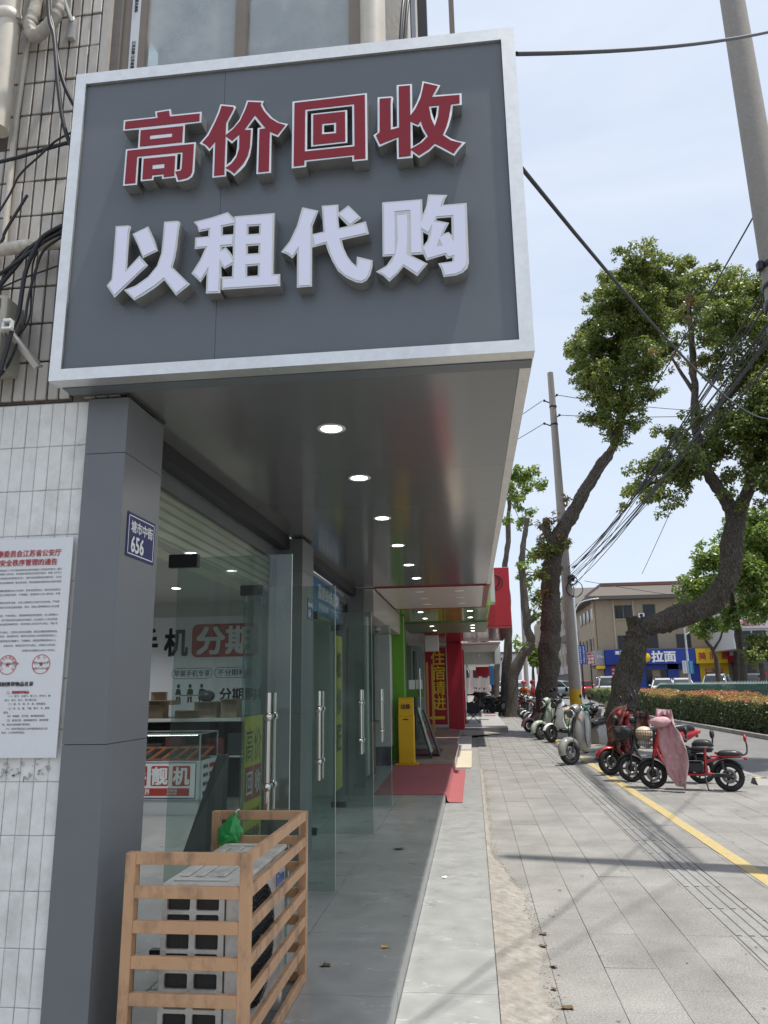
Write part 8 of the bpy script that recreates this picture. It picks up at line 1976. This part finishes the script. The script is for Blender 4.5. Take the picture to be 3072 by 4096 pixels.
# ------------------------------------------------------------------ people
def skin_mesh(name, verts, edges, radii, root=0):
    me = bpy.data.meshes.new(name); me.from_pydata(verts, edges, [])
    o = bpy.data.objects.new(name, me); COL.objects.link(o)
    md = o.modifiers.new('s', 'SKIN'); md.use_smooth_shade = True
    for i, r_ in enumerate(radii): me.skin_vertices[0].data[i].radius = (r_, r_) if not hasattr(r_, '__len__') else r_
    me.skin_vertices[0].data[root].use_root = True
    sb = o.modifiers.new('b', 'SUBSURF'); sb.levels = 1; sb.render_levels = 1
    dg = bpy.context.evaluated_depsgraph_get(); out = bpy.data.meshes.new_from_object(o.evaluated_get(dg))
    bpy.data.objects.remove(o); bpy.data.meshes.remove(me); out.name = name; out.materials.clear()
    for p in out.polygons: p.use_smooth = True
    return out
m_skin = M('skin', (.38, .24, .17), .55)
def person(label, x, y, z, ang, shirt, trousers, helmet=None, hair=True):
    t = thing('person', label, 'person', (x, y, z), ang)
    if 'pb' not in MC:
        V = [(0, 0, .95), (0, 0, 1.15), (0, 0, 1.36), (0, .01, 1.46), (0, .02, 1.50), (.0, .02, 1.62), (0, .015, 1.70)]; E_ = [(0, 1), (1, 2), (2, 3), (3, 4), (4, 5), (5, 6)]; Rr = [(.14, .10), (.12, .09), (.15, .09), .06, .052, .085, .07]
        for s in (-1, 1):
            b = len(V); V += [(s * .17, 0, 1.38), (s * .23, .02, 1.12), (s * .22, .14, .93), (s * .21, .19, .87)]; E_ += [(2, b), (b, b + 1), (b + 1, b + 2), (b + 2, b + 3)]; Rr += [.055, .042, .034, .03]
            for f in range(4): V.append((s * (.19 + .012 * f), .245 - .006 * f, .83 + .008 * f)); E_.append((b + 3, len(V) - 1)); Rr.append(.009)
            V.append((s * .18, .20, .85)); E_.append((b + 3, len(V) - 1)); Rr.append(.010)
            b = len(V); V += [(s * .09, 0, .88), (s * .10, .02, .50), (s * .10, -.01, .09), (s * .11, .13, .04)]; E_ += [(0, b), (b, b + 1), (b + 1, b + 2), (b + 2, b + 3)]; Rr += [.085, .055, .04, .035]
        MC['pb'] = skin_mesh('body', V, E_, Rr)
        V = [(0, 0, .93), (0, 0, 1.15), (0, 0, 1.37), (0, .01, 1.43)]; E_ = [(0, 1), (1, 2), (2, 3)]; Rr = [(.165, .125), (.145, .115), (.17, .112), .075]
        for s in (-1, 1): b = len(V); V += [(s * .18, 0, 1.38), (s * .235, .02, 1.12), (s * .225, .13, .95)]; E_ += [(2, b), (b, b + 1), (b + 1, b + 2)]; Rr += [.072, .058, .048]
        MC['ps'] = skin_mesh('shirt', V, E_, Rr)
        V = [(0, 0, .96), (0, 0, .90)]; E_ = [(0, 1)]; Rr = [(.155, .118), (.16, .12)]
        for s in (-1, 1): b = len(V); V += [(s * .09, 0, .84), (s * .10, .02, .50), (s * .10, -.005, .10)]; E_ += [(1, b), (b, b + 1), (b + 1, b + 2)]; Rr += [.10, .07, .055]
        MC['pt'] = skin_mesh('trousers', V, E_, Rr)
        for k in ('pb', 'ps', 'pt'): MC[k].materials.append(None)
    b_ = part('pb', 'body', None, m_skin, t); part('ps', 'shirt', None, shirt, t); part('pt', 'trousers', None, trousers, t)
    if helmet: part('ph', 'helmet', lambda m: m.ball((0, .01, 1.70), .135, 16, 10, (1, 1.12, .95)), helmet, t)
    else: part('phr', 'hair', lambda m: m.ball((0, -.008, 1.675), .104, 14, 10, (1, 1.08, 1.0)), m_frame, t)
    for s in (-1, 1): part(('pshoe', s), 'shoe', lambda m: m.ball((.11 * s, .07, .045), .075, 10, 6, (.65, 1.7, .6)), m_frame, t)
    return t
c_or = M('orange_vest', (.62, .13, .02), .6); c_red = M('red_jacket', (.50, .02, .02), .55); c_w = M('white_shirt', (.66, .66, .65), .7); c_k = M('dark_cloth', (.03, .032, .038), .8); c_hr = M('helmet_red', (.50, .035, .025), .25)
person('rider in an orange vest and red helmet among the far scooters', 2.85, 44, 0, 2.6, c_or, c_k, c_hr); person('rider in a red jacket and red helmet beside the limewashed tree', 3.15, 41.5, 0, 1.2, c_red, c_k, c_hr)
person('person in a white shirt standing behind the two riders', 3.1, 48, 0, .3, c_w, c_k); person('person in dark clothes standing behind the fence at the right edge', 18.0, 51, .2, 2.2, c_k, c_k); person('person in a white shirt inside the noodle shop doorway', 16.9, 73.6, .45, 3.0, c_w, c_k)
# yellow and black object at the right edge of the pavement
t = thing('parking_lock', 'low yellow and black wheel stop at the right edge of the pavement', 'wheel stop', (4.5, 12.9, 0))
B('ramp', MB().prism([(12.75, .002), (12.85, .09), (12.98, .09), (13.08, .002)], 'X', 4.28, 5.0), m_blk, t)
for i in range(4): B('yellow_stripe', MB().box(4.30 + i * .18, 4.38 + i * .18, 12.85, 12.98, .0905, .094), M('stripe_yellow', (.62, .48, .02), .5), t)
